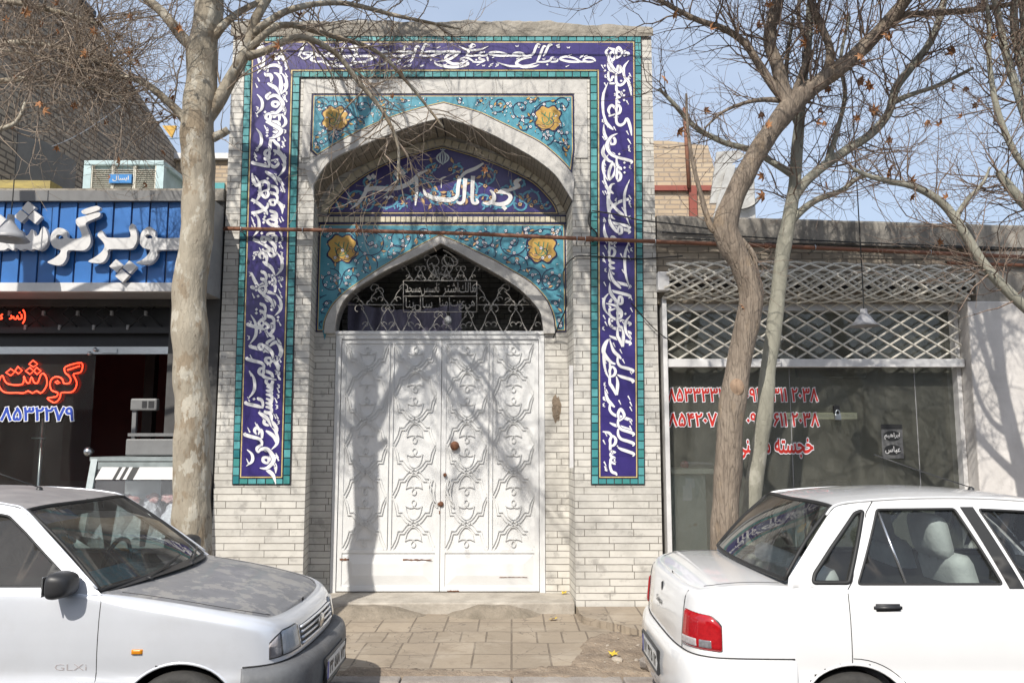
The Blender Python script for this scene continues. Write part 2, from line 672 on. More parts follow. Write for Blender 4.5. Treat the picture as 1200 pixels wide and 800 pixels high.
def tri2d(loops, extra=(), rule='odd'):
    vs, es = [], []
    for L in loops:
        b = len(vs)
        n = len(L)
        vs += [Vector(p) for p in L]
        es += [(b + i, b + (i + 1) % n) for i in range(n)]
    vs += [Vector(p) for p in extra]
    ov, oe, of, *_ = delaunay_2d_cdt(vs, es, [], 0, 1e-6)
    V = np.array([tuple(v) for v in ov])
    F = np.array([tuple(f) for f in of])
    a, b, c = V[F[:, 0]], V[F[:, 1]], V[F[:, 2]]
    w = winding_np((a + b + c) / 3, loops)
    area = np.abs((b[:, 0] - a[:, 0]) * (c[:, 1] - a[:, 1]) - (b[:, 1] - a[:, 1]) * (c[:, 0] - a[:, 0]))
    ok = ((w % 2 != 0) if rule == 'odd' else (w != 0)) & (area > 1e-11)
    return [tuple(v) for v in ov], [tuple(int(i) for i in f) for f in F[ok]]

# ------------------------------------------------------------------ shared materials
M = {}
M['marble_brick'] = brickmat('marble_brick', (0.62, 0.595, 0.54), (0.52, 0.50, 0.455), (0.15, 0.135, 0.115), 0.5, 0.070, 0.0042, 0.6, dirt=(0.29, 0.275, 0.245), bump=0.5, vein=(0.24, 0.225, 0.205))
M['marble'] = mat('marble', (0.57, 0.55, 0.51), 0.55, c2=(0.42, 0.405, 0.38), scale=5, bump=0.15, bscale=25)
overlay(M['marble'], (0.36, 0.34, 0.31), 6, 0.58, 0.68, 0.5, seed=5)
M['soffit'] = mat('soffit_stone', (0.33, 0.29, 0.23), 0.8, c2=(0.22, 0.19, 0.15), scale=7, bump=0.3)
M['joint'] = mat('dark_joint', (0.05, 0.045, 0.05), 0.9, scale=20)
M['cream'] = mat('cream_glaze', (0.62, 0.56, 0.42), 0.35, var=0.2, scale=15)
M['cement'] = mat('cement', (0.36, 0.33, 0.28), 0.95, c2=(0.2, 0.18, 0.15), scale=6, bump=0.8, bscale=22)
M['blue'] = mat('cobalt_glaze', (0.048, 0.034, 0.185), 0.28, c2=(0.03, 0.022, 0.12), scale=5, spec=0.5, bump=0.05, bscale=8)
M['white_glaze'] = mat('white_glaze', (0.8, 0.79, 0.78), 0.35, var=0.1, scale=20)
M['grey_glaze'] = mat('pale_grey_glaze', (0.55, 0.62, 0.66), 0.35, var=0.1, scale=20)
M['gold'] = mat('gold_glaze', (0.6, 0.38, 0.09), 0.35, c2=(0.48, 0.28, 0.06), scale=25)
M['goldline'] = mat('gold_border_glaze', (0.58, 0.45, 0.2), 0.4, var=0.2, scale=30)
M['turq'] = [mat('turquoise_glaze_%s' % n, c, 0.3, var=0.15, scale=12) for n, c in
             [('mid', (0.06, 0.265, 0.275)), ('pale', (0.10, 0.34, 0.35)), ('deep', (0.03, 0.185, 0.205)), ('green', (0.055, 0.25, 0.235))]]
M['panel_turq'] = mat('panel_turquoise', (0.10, 0.32, 0.40), 0.3, c2=(0.06, 0.25, 0.33), scale=6)
M['navy'] = mat('navy_glaze', (0.012, 0.012, 0.07), 0.3, scale=20)
M['vine_blue'] = mat('pale_vine_glaze', (0.10, 0.33, 0.47), 0.35, scale=15)
M['ochre'] = mat('ochre_glaze', (0.58, 0.36, 0.16), 0.35, scale=25)
M['white_steel'] = mat('white_gate_paint', (0.68, 0.68, 0.67), 0.38, c2=(0.62, 0.62, 0.61), scale=4, bump=0.12, bscale=14)
overlay(M['white_steel'], (0.22, 0.11, 0.06), 9, 0.7, 0.76, 0.8, seed=2)
M['grille_steel'] = mat('cream_iron_paint', (0.44, 0.42, 0.38), 0.5, c2=(0.30, 0.28, 0.25), scale=20)
M['rust'] = mat('rust', (0.2, 0.085, 0.04), 0.85, c2=(0.1, 0.045, 0.03), scale=18, bump=0.4)
M['rust_pipe'] = mat('rusty_pipe_paint', (0.26, 0.11, 0.06), 0.75, c2=(0.15, 0.07, 0.045), scale=14, bump=0.3, stretch=(0.5, 1, 1))
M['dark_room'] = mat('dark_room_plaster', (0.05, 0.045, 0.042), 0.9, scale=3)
M['black'] = mat('black_paint', (0.02, 0.02, 0.02), 0.5, scale=10)

# ------------------------------------------------------------------ the mosque portal
portal = thing('mosque_portal', 'tall marble brick mosque portal with blue calligraphy tile bands round an arched white gate', 'mosque portal', (-0.76, 0.0, -0.12))
YB = 0.5          # back wall of the niche
arch_front = [(366, 232), (368, 218), (376, 203), (386, 191), (402, 181), (430, 169), (455, 159), (477, 150.5), (500, 143.5), (519, 139),
              (538, 144), (558, 150.5), (580, 160), (598, 170), (616, 180), (631, 189.5), (650, 205), (662, 222), (668, 236)]
AF = WP(arch_front, 0)
AF = [(-2.115, AF[0][1])] + crom(AF[1:9], 4) [0:] + crom(AF[9:-1], 4) + [(0.645, AF[-1][1])]
band_out = [(358, 197), (364, 189.5), (392, 171.5), (412, 160.5), (435, 149.5), (455, 141), (477, 133.5), (500, 127), (520, 122.5),
            (540, 127.5), (562, 134), (577, 141), (605, 154.5), (631, 167.6), (648, 181), (661, 193.5), (673, 208)]
BO = WP(band_out, 0)
BO = crom(BO[:9], 3) + crom(BO[9:], 3)
ZB = -0.15
# brick front with the opening cut out
front = [(-3.05, ZB), (-3.05, 6.02), (1.525, 6.0), (1.525, ZB), (0.645, ZB)] + AF[::-1] + [(-2.115, ZB)]
m = MB()
ov, fs = tri2d([front])
m.add([(x, 0, z) for x, z in ov], fs)
# outer flanks, back and top of the mass
for x in (-3.05, 1.525):
    m.add([(x, 0, ZB), (x, 2.4, ZB), (x, 2.4, 6.01), (x, 0, 6.01)], [(0, 1, 2, 3)])
m.add([(-3.05, 2.4, ZB), (1.525, 2.4, ZB), (1.525, 2.4, 6.01), (-3.05, 2.4, 6.01)], [(0, 1, 2, 3)])
m.add([(-3.05, 0, 6.015), (1.525, 0, 6.0), (1.525, 2.4, 6.0), (-3.05, 2.4, 6.015)], [(0, 1, 2, 3)])
# jamb reveals
for x, xb in ((-2.115, -2.185), (0.645, 0.612)):
    m.add([(x, 0, ZB), (xb, YB + .02, ZB), (xb, YB + .02, AF[0][1]), (x, 0, AF[0][1])], [(0, 1, 2, 3)])
shifted(m.build('brick_wall', M['marble_brick'], portal))

# soffit of the big arch, in separate stones with dark joints
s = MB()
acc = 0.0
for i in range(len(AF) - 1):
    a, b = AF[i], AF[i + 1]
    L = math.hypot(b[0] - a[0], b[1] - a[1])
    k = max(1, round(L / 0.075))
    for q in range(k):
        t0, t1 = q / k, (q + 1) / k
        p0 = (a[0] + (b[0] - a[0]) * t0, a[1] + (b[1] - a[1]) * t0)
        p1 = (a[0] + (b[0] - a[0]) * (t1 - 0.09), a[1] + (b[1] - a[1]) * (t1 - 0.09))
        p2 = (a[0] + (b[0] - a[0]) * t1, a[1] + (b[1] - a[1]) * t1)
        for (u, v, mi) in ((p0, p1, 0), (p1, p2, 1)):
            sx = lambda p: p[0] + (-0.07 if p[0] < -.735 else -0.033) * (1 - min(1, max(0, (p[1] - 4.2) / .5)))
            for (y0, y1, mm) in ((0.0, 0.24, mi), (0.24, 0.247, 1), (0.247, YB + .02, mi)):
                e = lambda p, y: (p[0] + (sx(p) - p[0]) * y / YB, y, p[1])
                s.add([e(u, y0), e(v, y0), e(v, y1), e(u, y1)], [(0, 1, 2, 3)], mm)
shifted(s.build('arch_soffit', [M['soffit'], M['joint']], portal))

# white marble arch band and slabs round the upper panel
m = MB()
inner = AF
m.prism(BO + inner[::-1], -0.03, 0.01)
shifted(m.build('arch_band', M['marble'], portal))
m = MB()
zt, zb = 5.50, 5.345
xs = [-2.262, -1.72, -1.2, -0.66, -0.1, 0.4, 0.815]
for a, b in zip(xs, xs[1:]):
    m.box(a + .002, b - .002, -0.012, 0.02, zb, zt - 0.0)
for xa, xb in ((-2.262, -2.17), (0.675, 0.815)):
    for za, zz in ((4.62, 4.98), (4.98, 5.345)):
        m.box(xa + .002, xb - .002, -0.012, 0.02, za + .002, zz - .002)
shifted(m.build('marble_surround', M['marble'], portal))

# --- tile bands -------------------------------------------------------------
def lean(x, y, z):
    return (x + (x + 0.76) * 0.026 * (z - 1.17) / 4.7, y, z)
XO0, XB0, XB1, XO1 = -2.856, -2.765, -2.362, -2.268
YO0, YB0, YB1, YO1 = 0.812, 0.905, 1.266, 1.354
ZT, ZTB, ZTI, ZTO = 6.005, 5.915, 5.61, 5.525
ZL, ZLB = 1.17, 1.25
rng = random.Random(5)
tb = MB()
def tile_row(x0, x1, z0, z1, along):
    L = (z1 - z0) if along == 'z' else (x1 - x0)
    k = max(1, round(L / 0.088))
    for i in range(k):
        a, b = i / k, (i + 1) / k
        g = 0.005
        mi = rng.choice([0, 0, 1, 1, 2, 3])
        if along == 'z':
            q = (x0 + g, x1 - g, z0 + a * L + g, z0 + b * L - g)
        else:
            q = (x0 + a * L + g, x0 + b * L - g, z0 + g, z1 - g)
        d = rng.uniform(-.0015, .0015)
        vs = [lean(x, y, z) for y in (-0.022 + d, -0.008) for x, z in ((q[0], q[2]), (q[1], q[2]), (q[1], q[3]), (q[0], q[3]))]
        tb.add(vs, [(0, 1, 2, 3), (0, 4, 5, 1), (1, 5, 6, 2), (2, 6, 7, 3), (3, 7, 4, 0)], mi)
gl = 0.022
tile_row(XO0, XB0 - gl, ZL, ZT, 'z'); tile_row(YB1 + gl, YO1, ZL, ZT, 'z')
tile_row(XB1 + gl, XO1, ZL, ZTO, 'z'); tile_row(YO0, YB0 - gl, ZL, ZTO, 'z')
tile_row(XB0 - gl, YB1 + gl, ZTB + gl, ZT, 'x'); tile_row(XB1 + gl, YB0 - gl, ZTO, ZTI - gl, 'x')
tile_row(XB0 - gl, XB1 + gl, ZL, ZLB - gl, 'x'); tile_row(YB0 - gl, YB1 + gl, ZL, ZLB - gl, 'x')
outer = [(XO0 - .006, ZL - .006), (XO0 - .006, ZT + .006), (YO1 + .006, ZT + .006), (YO1 + .006, ZL - .006), (YO0 - .006, ZL - .006), (YO0 - .006, ZTO - .006), (XO1 + .006, ZTO - .006), (XO1 + .006, ZL - .006)]
tb.prism(outer, -0.012, 0.01, 4, fn=lean)
shifted(tb.build('turquoise_border', M['turq'] + [M['joint']], portal))
bb = MB()
def ushape(e):
    return [(XB0 - e, ZLB - e), (XB0 - e, ZTB + e), (YB1 + e, ZTB + e), (YB1 + e, ZLB - e), (YB0 - e, ZLB - e), (YB0 - e, ZTI - e), (XB1 + e, ZTI - e), (XB1 + e, ZLB - e)]
bb.prism(ushape(gl - .002), -0.020, 0.005, 2, fn=lean)
bb.prism(ushape(gl - .008), -0.0225, 0.005, 1, fn=lean)
bb.prism(ushape(0.002), -0.024, 0.005, 2, fn=lean)
# cobalt tiles about 0.2 m long with hairline joints
def blue_tiles(x0, x1, z0, z1, nx, nz):
    for i in range(nx):
        for j in range(nz):
            a, b = x0 + (x1 - x0) * i / nx + .0008, x0 + (x1 - x0) * (i + 1) / nx - .0008
            c, d = z0 + (z1 - z0) * j / nz + .0008, z0 + (z1 - z0) * (j + 1) / nz - .0008
            y = -0.0265 + rng.uniform(-.0006, .0006)
            bb.add([lean(a, y, c), lean(b, y, c), lean(b, y, d), lean(a, y, d)], [(0, 1, 2, 3)], 0)
blue_tiles(XB0, XB1, ZLB, ZTB, 2, 23)
blue_tiles(YB0, YB1, ZLB, ZTB, 2, 23)
blue_tiles(XB1 + .001, YB0 - .001, ZTI, ZTB, 16, 2)
band = bb.build('inscription_band', [M['blue'], M['goldline'], M['navy']], portal)
shifted(band)

# thuluth letters as pen strokes: ([(x, y, width)...], ...), advance, dots; x runs left (negative), baseline 0, ascender 1
def _bowl(x0, y0=.14, d=.36, w=.62): return [(x0, y0, .05), (x0 - .04, y0 - .25, .10), (x0 - w * .4, -d, .12), (x0 - w * .8, -d * .6, .09), (x0 - w, .06, .02)]
def _tooth(h=.30): return [(0.03, h, .03), (-.02, h * .8, .09), (-.05, .08, .09), (-.16, .0, .08), (-.30, .0, .06)]
def letter(c, f):
    J = f in (2, 3)                      # joins to the left
    up, dn = {'ب': (0, 1), 'ت': (2, 0), 'ث': (3, 0), 'ن': (1, 0), 'ي': (0, 2), 'ى': (0, 0), 'ی': (0, 0)}.get(c, (0, 0))
    D = []
    def dots(n, x, y):
        for k in range(n): D.append((x - (k - (n - 1) / 2) * .13, y))
    if c in 'اأآإ': return [[(.09, .92, .02), (.02, 1.0, .09), (-.01, .6, .10), (-.03, .2, .09), (-.06, -.02, .03)]], .20, D
    if c == 'LA': return [[(.05, 1.0, .09), (-.06, .55, .10), (-.28, .12, .09), (-.42, .02, .03)], [(-.46, .97, .09), (-.34, .45, .10), (-.14, .06, .09), (.04, .02, .05)]], .52, D
    if c == 'ل':
        st = [(.09, .92, .02), (.02, 1.0, .09), (-.01, .6, .10), (-.03, .18, .09)]
        return [st + ([(-.12, .0, .08), (-.26, .0, .06)] if J else _bowl(-.05, .05)[1:])], (.24 if J else .66), D
    if c in 'بتثنيىی':
        if J:
            dots(up, -.05, .5); dots(dn, -.08, -.2)
            return [_tooth()], .26, D
        if c == 'ن': dots(1, -.32, .16); return [_bowl(0, .26)], .68, D
        if c in 'يىی':
            return [[(.02, .02, .06), (-.14, .26, .09), (-.27, .18, .04), (-.14, .02, .09), (-.10, -.2, .10), (-.40, -.40, .12), (-.74, -.2, .09), (-.80, .08, .02)]], .78, D
        dots(up, -.42, .30); dots(dn, -.42, -.22)
        return [[(.02, .28, .03), (-.04, .10, .09), (-.22, -.02, .10), (-.62, -.02, .12), (-.86, .10, .08), (-.92, .28, .02)]], .92, D
    if c == 'م':
        h = [(.04, .03, .06), (-.02, .2, .09), (-.14, .26, .09), (-.22, .12, .07), (-.12, .0, .09), (.0, .02, .06)]
        return [h, [(-.16, .02, .08), (-.32, .0, .06)] if J else [(-.18, .10, .07), (-.28, -.05, .09), (-.30, -.42, .03)]], .30, D
    if c == 'و': return [[(.0, .08, .06), (-.05, .28, .09), (-.17, .28, .09), (-.20, .12, .07), (-.06, .06, .08)], [(-.02, .14, .06), (-.10, -.08, .10), (-.28, -.26, .10), (-.50, -.28, .02)]], .38, D
    if c in 'رز':
        dots(c == 'ز', -.1, .42)
        return [[(.02, .22, .04), (-.04, .06, .10), (-.16, -.16, .10), (-.44, -.30, .02)]], .30, D
    if c in 'دذ':
        dots(c == 'ذ', -.1, .6)
        return [[(.0, .42, .03), (-.08, .30, .10), (-.06, .08, .10), (-.18, .0, .10), (-.34, .04, .02)]], .36, D
    if c in 'هة':
        dots(2 if c == 'ة' else 0, -.14, .55)
        if J: return [[(.03, .0, .07), (-.08, .22, .09), (-.22, .34, .08), (-.30, .18, .08), (-.16, .06, .06), (-.08, .2, .05)], [(-.14, .02, .09), (-.26, -.14, .08), (-.36, .0, .06)]], .34, D
        return [[(.03, .0, .07), (-.06, .3, .05), (-.16, .38, .09), (-.28, .16, .09), (-.14, .0, .09), (-.02, .06, .05)]], .32, D
    if c in 'حجخ':
        dots(c == 'خ', -.12, .5); dots(c == 'ج', -.2, -.14 if not J else -.2)
        top = [(-.40, .30, .03), (-.22, .36, .10), (.06, .30, .09)]
        if J: return [top, [(.06, .30, .07), (-.12, .10, .10), (-.2, .0, .09), (-.42, .0, .06)]], .40, D
        return [top, [(.06, .30, .06), (-.16, .14, .10), (-.22, -.14, .12), (-.06, -.38, .12), (.16, -.34, .08), (.26, -.2, .02)]], .46, D
    if c in 'سش':
        dots(3 if c == 'ش' else 0, -.2, .5)
        t = [(.02, .24, .05), (-.03, .04, .09), (-.10, .04, .07), (-.13, .24, .05), (-.16, .05, .09), (-.24, .04, .07), (-.27, .24, .05)]
        return [t + ([(-.30, .03, .09), (-.46, .0, .07)] if J else _bowl(-.29, .16, .34, .56)[1:])], (.44 if J else .84), D
    if c in 'صضطظ':
        dots(c == 'ض', -.26, .48)
        t = [(.03, .0, .07), (-.10, .2, .08), (-.30, .32, .09), (-.42, .18, .09), (-.22, .02, .10), (.0, .0, .08)]
        x = [(-.36, .02, .07), (-.46, .18, .05)]
        return [t, [(-.46, .2, .04), (-.48, .04, .09), (-.60, .0, .06)] if J else _bowl(-.46, .2, .34, .52)], (.58 if J else .98), D
    if c in 'فق':
        dots(1 if c == 'ف' else 2, -.1, .62)
        h = [(.02, .05, .06), (-.02, .32, .08), (-.13, .36, .09), (-.18, .2, .07), (-.06, .14, .07)]
        if J: return [h, [(-.04, .12, .07), (-.12, .0, .09), (-.30, .0, .06)]], .30, D
        return [h, _bowl(-.02, .14) if c == 'ق' else [(-.02, .12, .07), (-.14, .0, .10), (-.6, -.02, .12), (-.86, .22, .02)]], .74, D
    if c in 'كک':
        return [[(.22, 1.02, .03), (-.02, .90, .10), (-.22, .70, .09), (-.08, .48, .08), (-.02, .2, .10), (-.10, .0, .09), (-.34, .0, .06)]] if J else [[(.02, 1.0, .09), (-.02, .3, .10), (-.12, .0, .10), (-.6, -.02, .12), (-.82, .2, .02)], [(-.2, .5, .03), (-.32, .42, .07), (-.24, .32, .03)]], (.34 if J else .84), D
    if c in 'عغ':
        dots(c == 'غ', -.12, .62)
        if f == 3: return [[(.03, .0, .06), (-.04, .26, .08), (-.2, .3, .08), (-.14, .1, .08), (-.06, .03, .08), (-.34, .0, .06)]], .32, D
        h = [(-.24, .30, .03), (-.12, .42, .09), (.0, .30, .09), (-.06, .14, .08)]
        if J: return [h, [(-.24, .2, .03), (-.06, .10, .09), (-.14, .0, .09), (-.34, .0, .06)]], .34, D
        return [h, [(-.24, .2, .03), (-.02, .08, .10), (.04, -.14, .11), (-.16, -.38, .12), (-.5, -.3, .03)]], .5, D
    if c == 'ء': return [[(-.12, .2, .03), (.0, .26, .06), (-.06, .14, .06), (-.16, .1, .03)]], .2, D
    return [], .1, D

def word_strokes(w):
    chars = []
    i = 0
    while i < len(w):
        if w[i] == 'ل' and i + 1 < len(w) and w[i + 1] in 'اأإآ': chars.append('LA'); i += 2
        else: chars.append(w[i]); i += 1
    dual = lambda c: c in FORMS and FORMS[c][1] == 4
    joins = lambda c: c == 'LA' or (c in FORMS and FORMS[c][1] > 1)
    x, st, dt = 0.0, [], []
    for k, c in enumerate(chars):
        p = k > 0 and dual(chars[k - 1]) and joins(c)
        n = k + 1 < len(chars) and dual(c) and joins(chars[k + 1])
        f = 3 if p and n else 2 if n else 1 if p else 0
        ss, adv, D = letter(c, f)
        st += [[(x + a_, b_, c_) for a_, b_, c_ in q] for q in ss]
        dt += [(x + a_, b_) for a_, b_ in D]
        x -= adv + (0 if n else .05)
    return st, dt, -x

def thuluth(words, L, Hh, seed, big=False):
    """words run from 0 towards -L in two interleaved tiers with tall ascenders; two layers of loops in (s, h)"""
    r = random.Random(seed)
    W_ = [word_strokes(w) for w in words]
    K = .50
    tot = sum(w[2] * K + .05 for w in W_)
    sc = L / (tot + .25)
    lay = [[], []]
    s = -.02 * sc
    for k, (st, dt, wd) in enumerate(W_):
        up = k % 2
        out = lay[up]
        base = Hh * (.50 if up else .25)
        asc = Hh * (.98 if up else .90) - base
        dsc = min(.36 * Hh, base - .02 * Hh) / .42
        xh = Hh * .86
        def fy(y):
            if y < 0: return base + y * dsc
            if y < .34: return base + y * min(xh, asc * 1.05)
            a0 = .34 * min(xh, asc * 1.05)
            return base + a0 + (y - .34) / .66 * (asc - a0)
        sx = sc
        sh = r.uniform(.10, .22)
        for q in st:
            pts = [(s + x * sx + sh * (fy(y) - base), max(.02 * Hh, min(.98 * Hh, fy(y)))) for x, y, w in q]
            out.append(ccw(stroke_loop(pts, [w * Hh * .98 for x, y, w in q], 5)))
        for x, y in dt:
            cx, cy = s + x * sx + sh * (fy(y) - base), max(.06 * Hh, min(.94 * Hh, fy(y)))
            d = .045 * Hh
            out.append([(cx - d, cy + .1 * d), (cx - .1 * d, cy - d), (cx + d, cy - .1 * d), (cx + .1 * d, cy + d)])
        x0, x1 = s - (wd * K) * sc, s
        s -= (wd * K + .05) * sc
        q = Hh
        oth = lay[1 - up]
        if wd > .9 and r.random() < .7:      # a long swash below or above the word
            cx, a_ = (x0 + x1) / 2, min((x1 - x0) * .55, .8 * Hh)
            yb = Hh * (.13 if up else .80)
            oth.append(ccw(stroke_loop([(cx + a_, yb + .10 * q), (cx + a_ * .4, yb - .04 * q), (cx - a_ * .4, yb - .05 * q), (cx - a_, yb + .11 * q)], [.02 * q, .075 * q, .085 * q, .015 * q], 6)))
        for _ in range(max(2, int(wd * (6 if big else 5)))):
            cx = r.uniform(x0, x1)
            cy = Hh * r.choice((r.uniform(.05, .16), r.uniform(.05, .16), r.uniform(.84, .95), r.uniform(.3, .7)))
            if r.random() < .6: oth.append(ccw(stroke_loop([(cx - .07 * q, cy - .03 * q), (cx + .07 * q, cy + .04 * q)], [.045 * q, .018 * q], 3)))
            else: oth.append(ccw(stroke_loop([(cx - .055 * q, cy + .03 * q), (cx - .02 * q, cy - .03 * q), (cx + .005 * q, cy + .015 * q), (cx + .03 * q, cy - .03 * q), (cx + .06 * q, cy + .045 * q)], .022 * q, 3)))
    return lay

def fixdir(loops):
    """the font's outlines are wound so that the first (largest) loop defines 'filled'"""
    big = max(loops, key=lambda L: abs(sum(L[i][0] * L[(i + 1) % len(L)][1] - L[(i + 1) % len(L)][0] * L[i][1] for i in range(len(L)))))
    a = sum(big[i][0] * big[(i + 1) % len(big)][1] - big[(i + 1) % len(big)][0] * big[i][1] for i in range(len(big)))
    return loops if a > 0 else [L[::-1] for L in loops]
_tl = text_loops
def grow_loop(L, d):
    """outline pushed outwards (filled side on the left) by d"""
    P = [p for i, p in enumerate(L) if math.hypot(p[0] - L[i - 1][0], p[1] - L[i - 1][1]) > 1e-5]
    n = len(P)
    out = []
    for i in range(n):
        a, b, c = P[i - 1], P[i], P[(i + 1) % n]
        u1 = Vector((b[1] - a[1], -(b[0] - a[0]))).normalized()
        u2 = Vector((c[1] - b[1], -(c[0] - b[0]))).normalized()
        q = u1 + u2
        if q.length < 1e-4: q = u1.copy()
        q.normalize()
        k = d / max(.6, q.dot(u1))
        out.append((b[0] + q.x * k, b[1] + q.y * k))
    return out
def nib_loop(L, base, amp, ang=2.2):
    """broad pen: the outline grows most where it faces along the nib"""
    P = [p for i, p in enumerate(L) if math.hypot(p[0] - L[i - 1][0], p[1] - L[i - 1][1]) > 1e-5]
    n = len(P)
    out = []
    ax, ay = math.cos(ang), math.sin(ang)
    for i in range(n):
        a, b, c = P[i - 1], P[i], P[(i + 1) % n]
        u = Vector((c[1] - a[1], -(c[0] - a[0])))
        if u.length < 1e-6: u = Vector((1, 0))
        u.normalize()
        d = base + amp * abs(u.x * ax + u.y * ay) ** 1.5
        out.append((b[0] + u.x * d, b[1] + u.y * d))
    return out
_tw = {}
def text_loops(s, weight=0.0, res=3):
    k = (s, weight, res)
    if k not in _tw:
        _tw[k] = [grow_loop(l, weight) if weight else l for l in fixdir(_tl(s, 0.0, res))]
    return _tw[k]

let = MB()
yl = -0.0295
W1 = 'بسم الله الرحمن الرحيم الله نور السموات و الارض مثل نوره كمشكوة فيها'.split()
W2 = 'مصباح المصباح فى زجاجة الزجاجة كانها'.split()
W3 = 'كوكب درى يوقد من شجرة مباركة زيتونة لا شرقية و لا غربية يكاد زيتها يضىء و لو لم تمسسه نار نور على نور'.split()
FORMS['ى'] = (0xFBFC, 4)
def put(layers, f):
    for q, lay in enumerate(layers):
        if q: let.loops([[f(*p) for p in grow_loop(l, .006)] for l in lay], yl - .0007, 1, fn=lean)
        let.loops([[f(*p) for p in l] for l in lay], yl - .0014 * q, 0, fn=lean)
lr = thuluth(W1, ZTB - ZLB - .12, YB1 - YB0 - .03, 1)
put(lr, lambda s_, h: (YB0 + .015 + h, ZLB + .02 - s_))
lt = thuluth(W2, YB0 - XB1 - .25, ZTB - ZTI - .03, 2, True)
put(lt, lambda s_, h: (YB0 - .05 + s_, ZTI + .015 + h))
ll = thuluth(W3, ZTB - ZLB - .06, XB1 - XB0 - .03, 3)
put(ll, lambda s_, h: (XB1 - .015 - h, ZTB - .03 + s_))
band_text = let.build('lettering', [M['white_glaze'], M['blue']], band)
shifted(band_text)
band_text.data.transform(Matrix.Translation(-Vector(portal.location)))

# --- arabesque panels ---------------------------------------------------------
class Vine:
    def __init__(self, mb, region, y, holes=()):
        self.mb, self.reg, self.y, self.n, self.holes = mb, region, y, 0, holes
    def lay(self):
        self.n += 1
        return self.y - 0.0009 - self.n * 0.000012
    def ok(self, pts):
        return all(inside(p, self.reg) and not any(inside(p, h) for h in self.holes) for p in pts)
    def poly(self, pts, mi):
        if self.ok(pts): self.mb.sheet(pts, self.lay(), mi)
    def rib(self, pts, w, mi):
        seg = []
        for p in pts + [None]:
            if p is not None and self.ok([p]): seg.append(p)
            else:
                if len(seg) > 2: self.mb.ribbon(seg, w, self.lay(), mi)
                seg = []
    def flower(self, x, z, r, a0, mid, mout, mc):
        pt = []
        for k in range(15):
            a = a0 + 2 * math.pi * k / 15
            q = r * (1.0 if k % 3 else 0.72)
            pt.append((x + q * math.cos(a), z + q * math.sin(a)))
        big = [(x + (p[0] - x) * 1.35, z + (p[1] - z) * 1.35) for p in pt]
        if self.ok(big):
            self.mb.sheet(big, self.lay(), mout)
            self.mb.sheet(pt, self.lay(), mid)
            self.mb.sheet([(x + r * .4 * math.cos(a), z + r * .4 * math.sin(a)) for a in [2 * math.pi * k / 7 for k in range(7)]], self.lay(), mc)
    def leaf(self, x, z, l, w, a, mi, mout):
        def sh(k):
            p = []
            for t, s_ in ((0, 0), (.2, .5), (.45, 1), (.7, .75), (1, 0), (.8, -.15), (.5, -.75), (.2, -.45)):
                u, v = t * l * (1 + .1 * (k - 1)) - .05 * l * (k - 1), s_ * w / 2 * k + .15 * w * math.sin(t * 3)
                p.append((x + u * math.cos(a) - v * math.sin(a), z + u * math.sin(a) + v * math.cos(a)))
            return p
        if self.ok(sh(1.6)):
            self.mb.sheet(sh(1.6), self.lay(), mout)
            self.mb.sheet(sh(1), self.lay(), mi)
    def spiral(self, x, z, r, a0, d, turns, w, mv, rr, cols, fl=0.016):
        pts = []
        N = int(26 * turns)
        for k in range(N + 1):
            t = k / N
            q = r * (1 - t) ** 0.8 + r * .08
            a = a0 + d * 2 * math.pi * turns * t
            pts.append((x + q * math.cos(a), z + q * math.sin(a)))
        self.rib(pts, w, mv)
        for k in range(2, N, 4):
            px, pz = pts[k]
            a = math.atan2(pz - z, px - x)
            side = rr.choice((-1, 1))
            ang = a + (0.5 if side > 0 else math.pi - .5) + rr.uniform(-.5, .5)
            t = rr.random()
            ln = r * rr.uniform(.16, .3)
            ex, ez = px + ln * math.cos(ang), pz + ln * math.sin(ang)
            self.rib(crom([(px, pz), (px + ln * .6 * math.cos(ang + .5), pz + ln * .6 * math.sin(ang + .5)), (ex, ez)], 3), w * .7, mv)
            if t < .45: self.flower(ex, ez, fl, rr.random() * 6, cols[0], cols[2], cols[3])
            elif t < .8: self.leaf(ex, ez, fl * 3.4, fl * 1.5, ang + rr.uniform(-.5, .5), cols[1], cols[2])
            else: self.leaf(ex, ez, fl * 2.2, fl * 1.1, ang, cols[0], cols[2])
        return pts

def medallion(v, x, z, r, mi, mo, mt, seed):
    rr = random.Random(seed)
    def sh(k):
        return [(x + k * r * (1 + .10 * math.cos(4 * a) * -1 + .09 * math.cos(8 * a + 3.14)) * math.cos(a), z + k * r * (1 + .10 * math.cos(4 * a) * -1 + .09 * math.cos(8 * a + 3.14)) * math.sin(a)) for a in [2 * math.pi * q / 40 for q in range(40)]]
    v.poly(sh(1.12), mo)
    v.poly(sh(1.0), mi)
    strokes = [[(-.5, .1), (-.35, -.4), (.1, -.5), (.5, -.1)], [(.45, .45), (.3, -.2)], [(.15, .5), (0, -.3), (-.2, -.35)], [(-.55, .45), (-.1, .1), (.35, -.45)], [(-.2, .5), (-.3, .15)]]
    for s_ in strokes:
        v.mb.ribbon(crom([(x + a * r, z + b * r) for a, b in s_], 5), [r * .075] * (5 * (len(s_) - 1) + 1), v.lay(), mt)

PM = [M['panel_turq'], M['navy'], M['white_glaze'], M['gold'], M['ochre'], M['goldline'], M['blue'], mat('green_glaze', (0.05, 0.2, 0.1), 0.4, scale=20), M['vine_blue']]

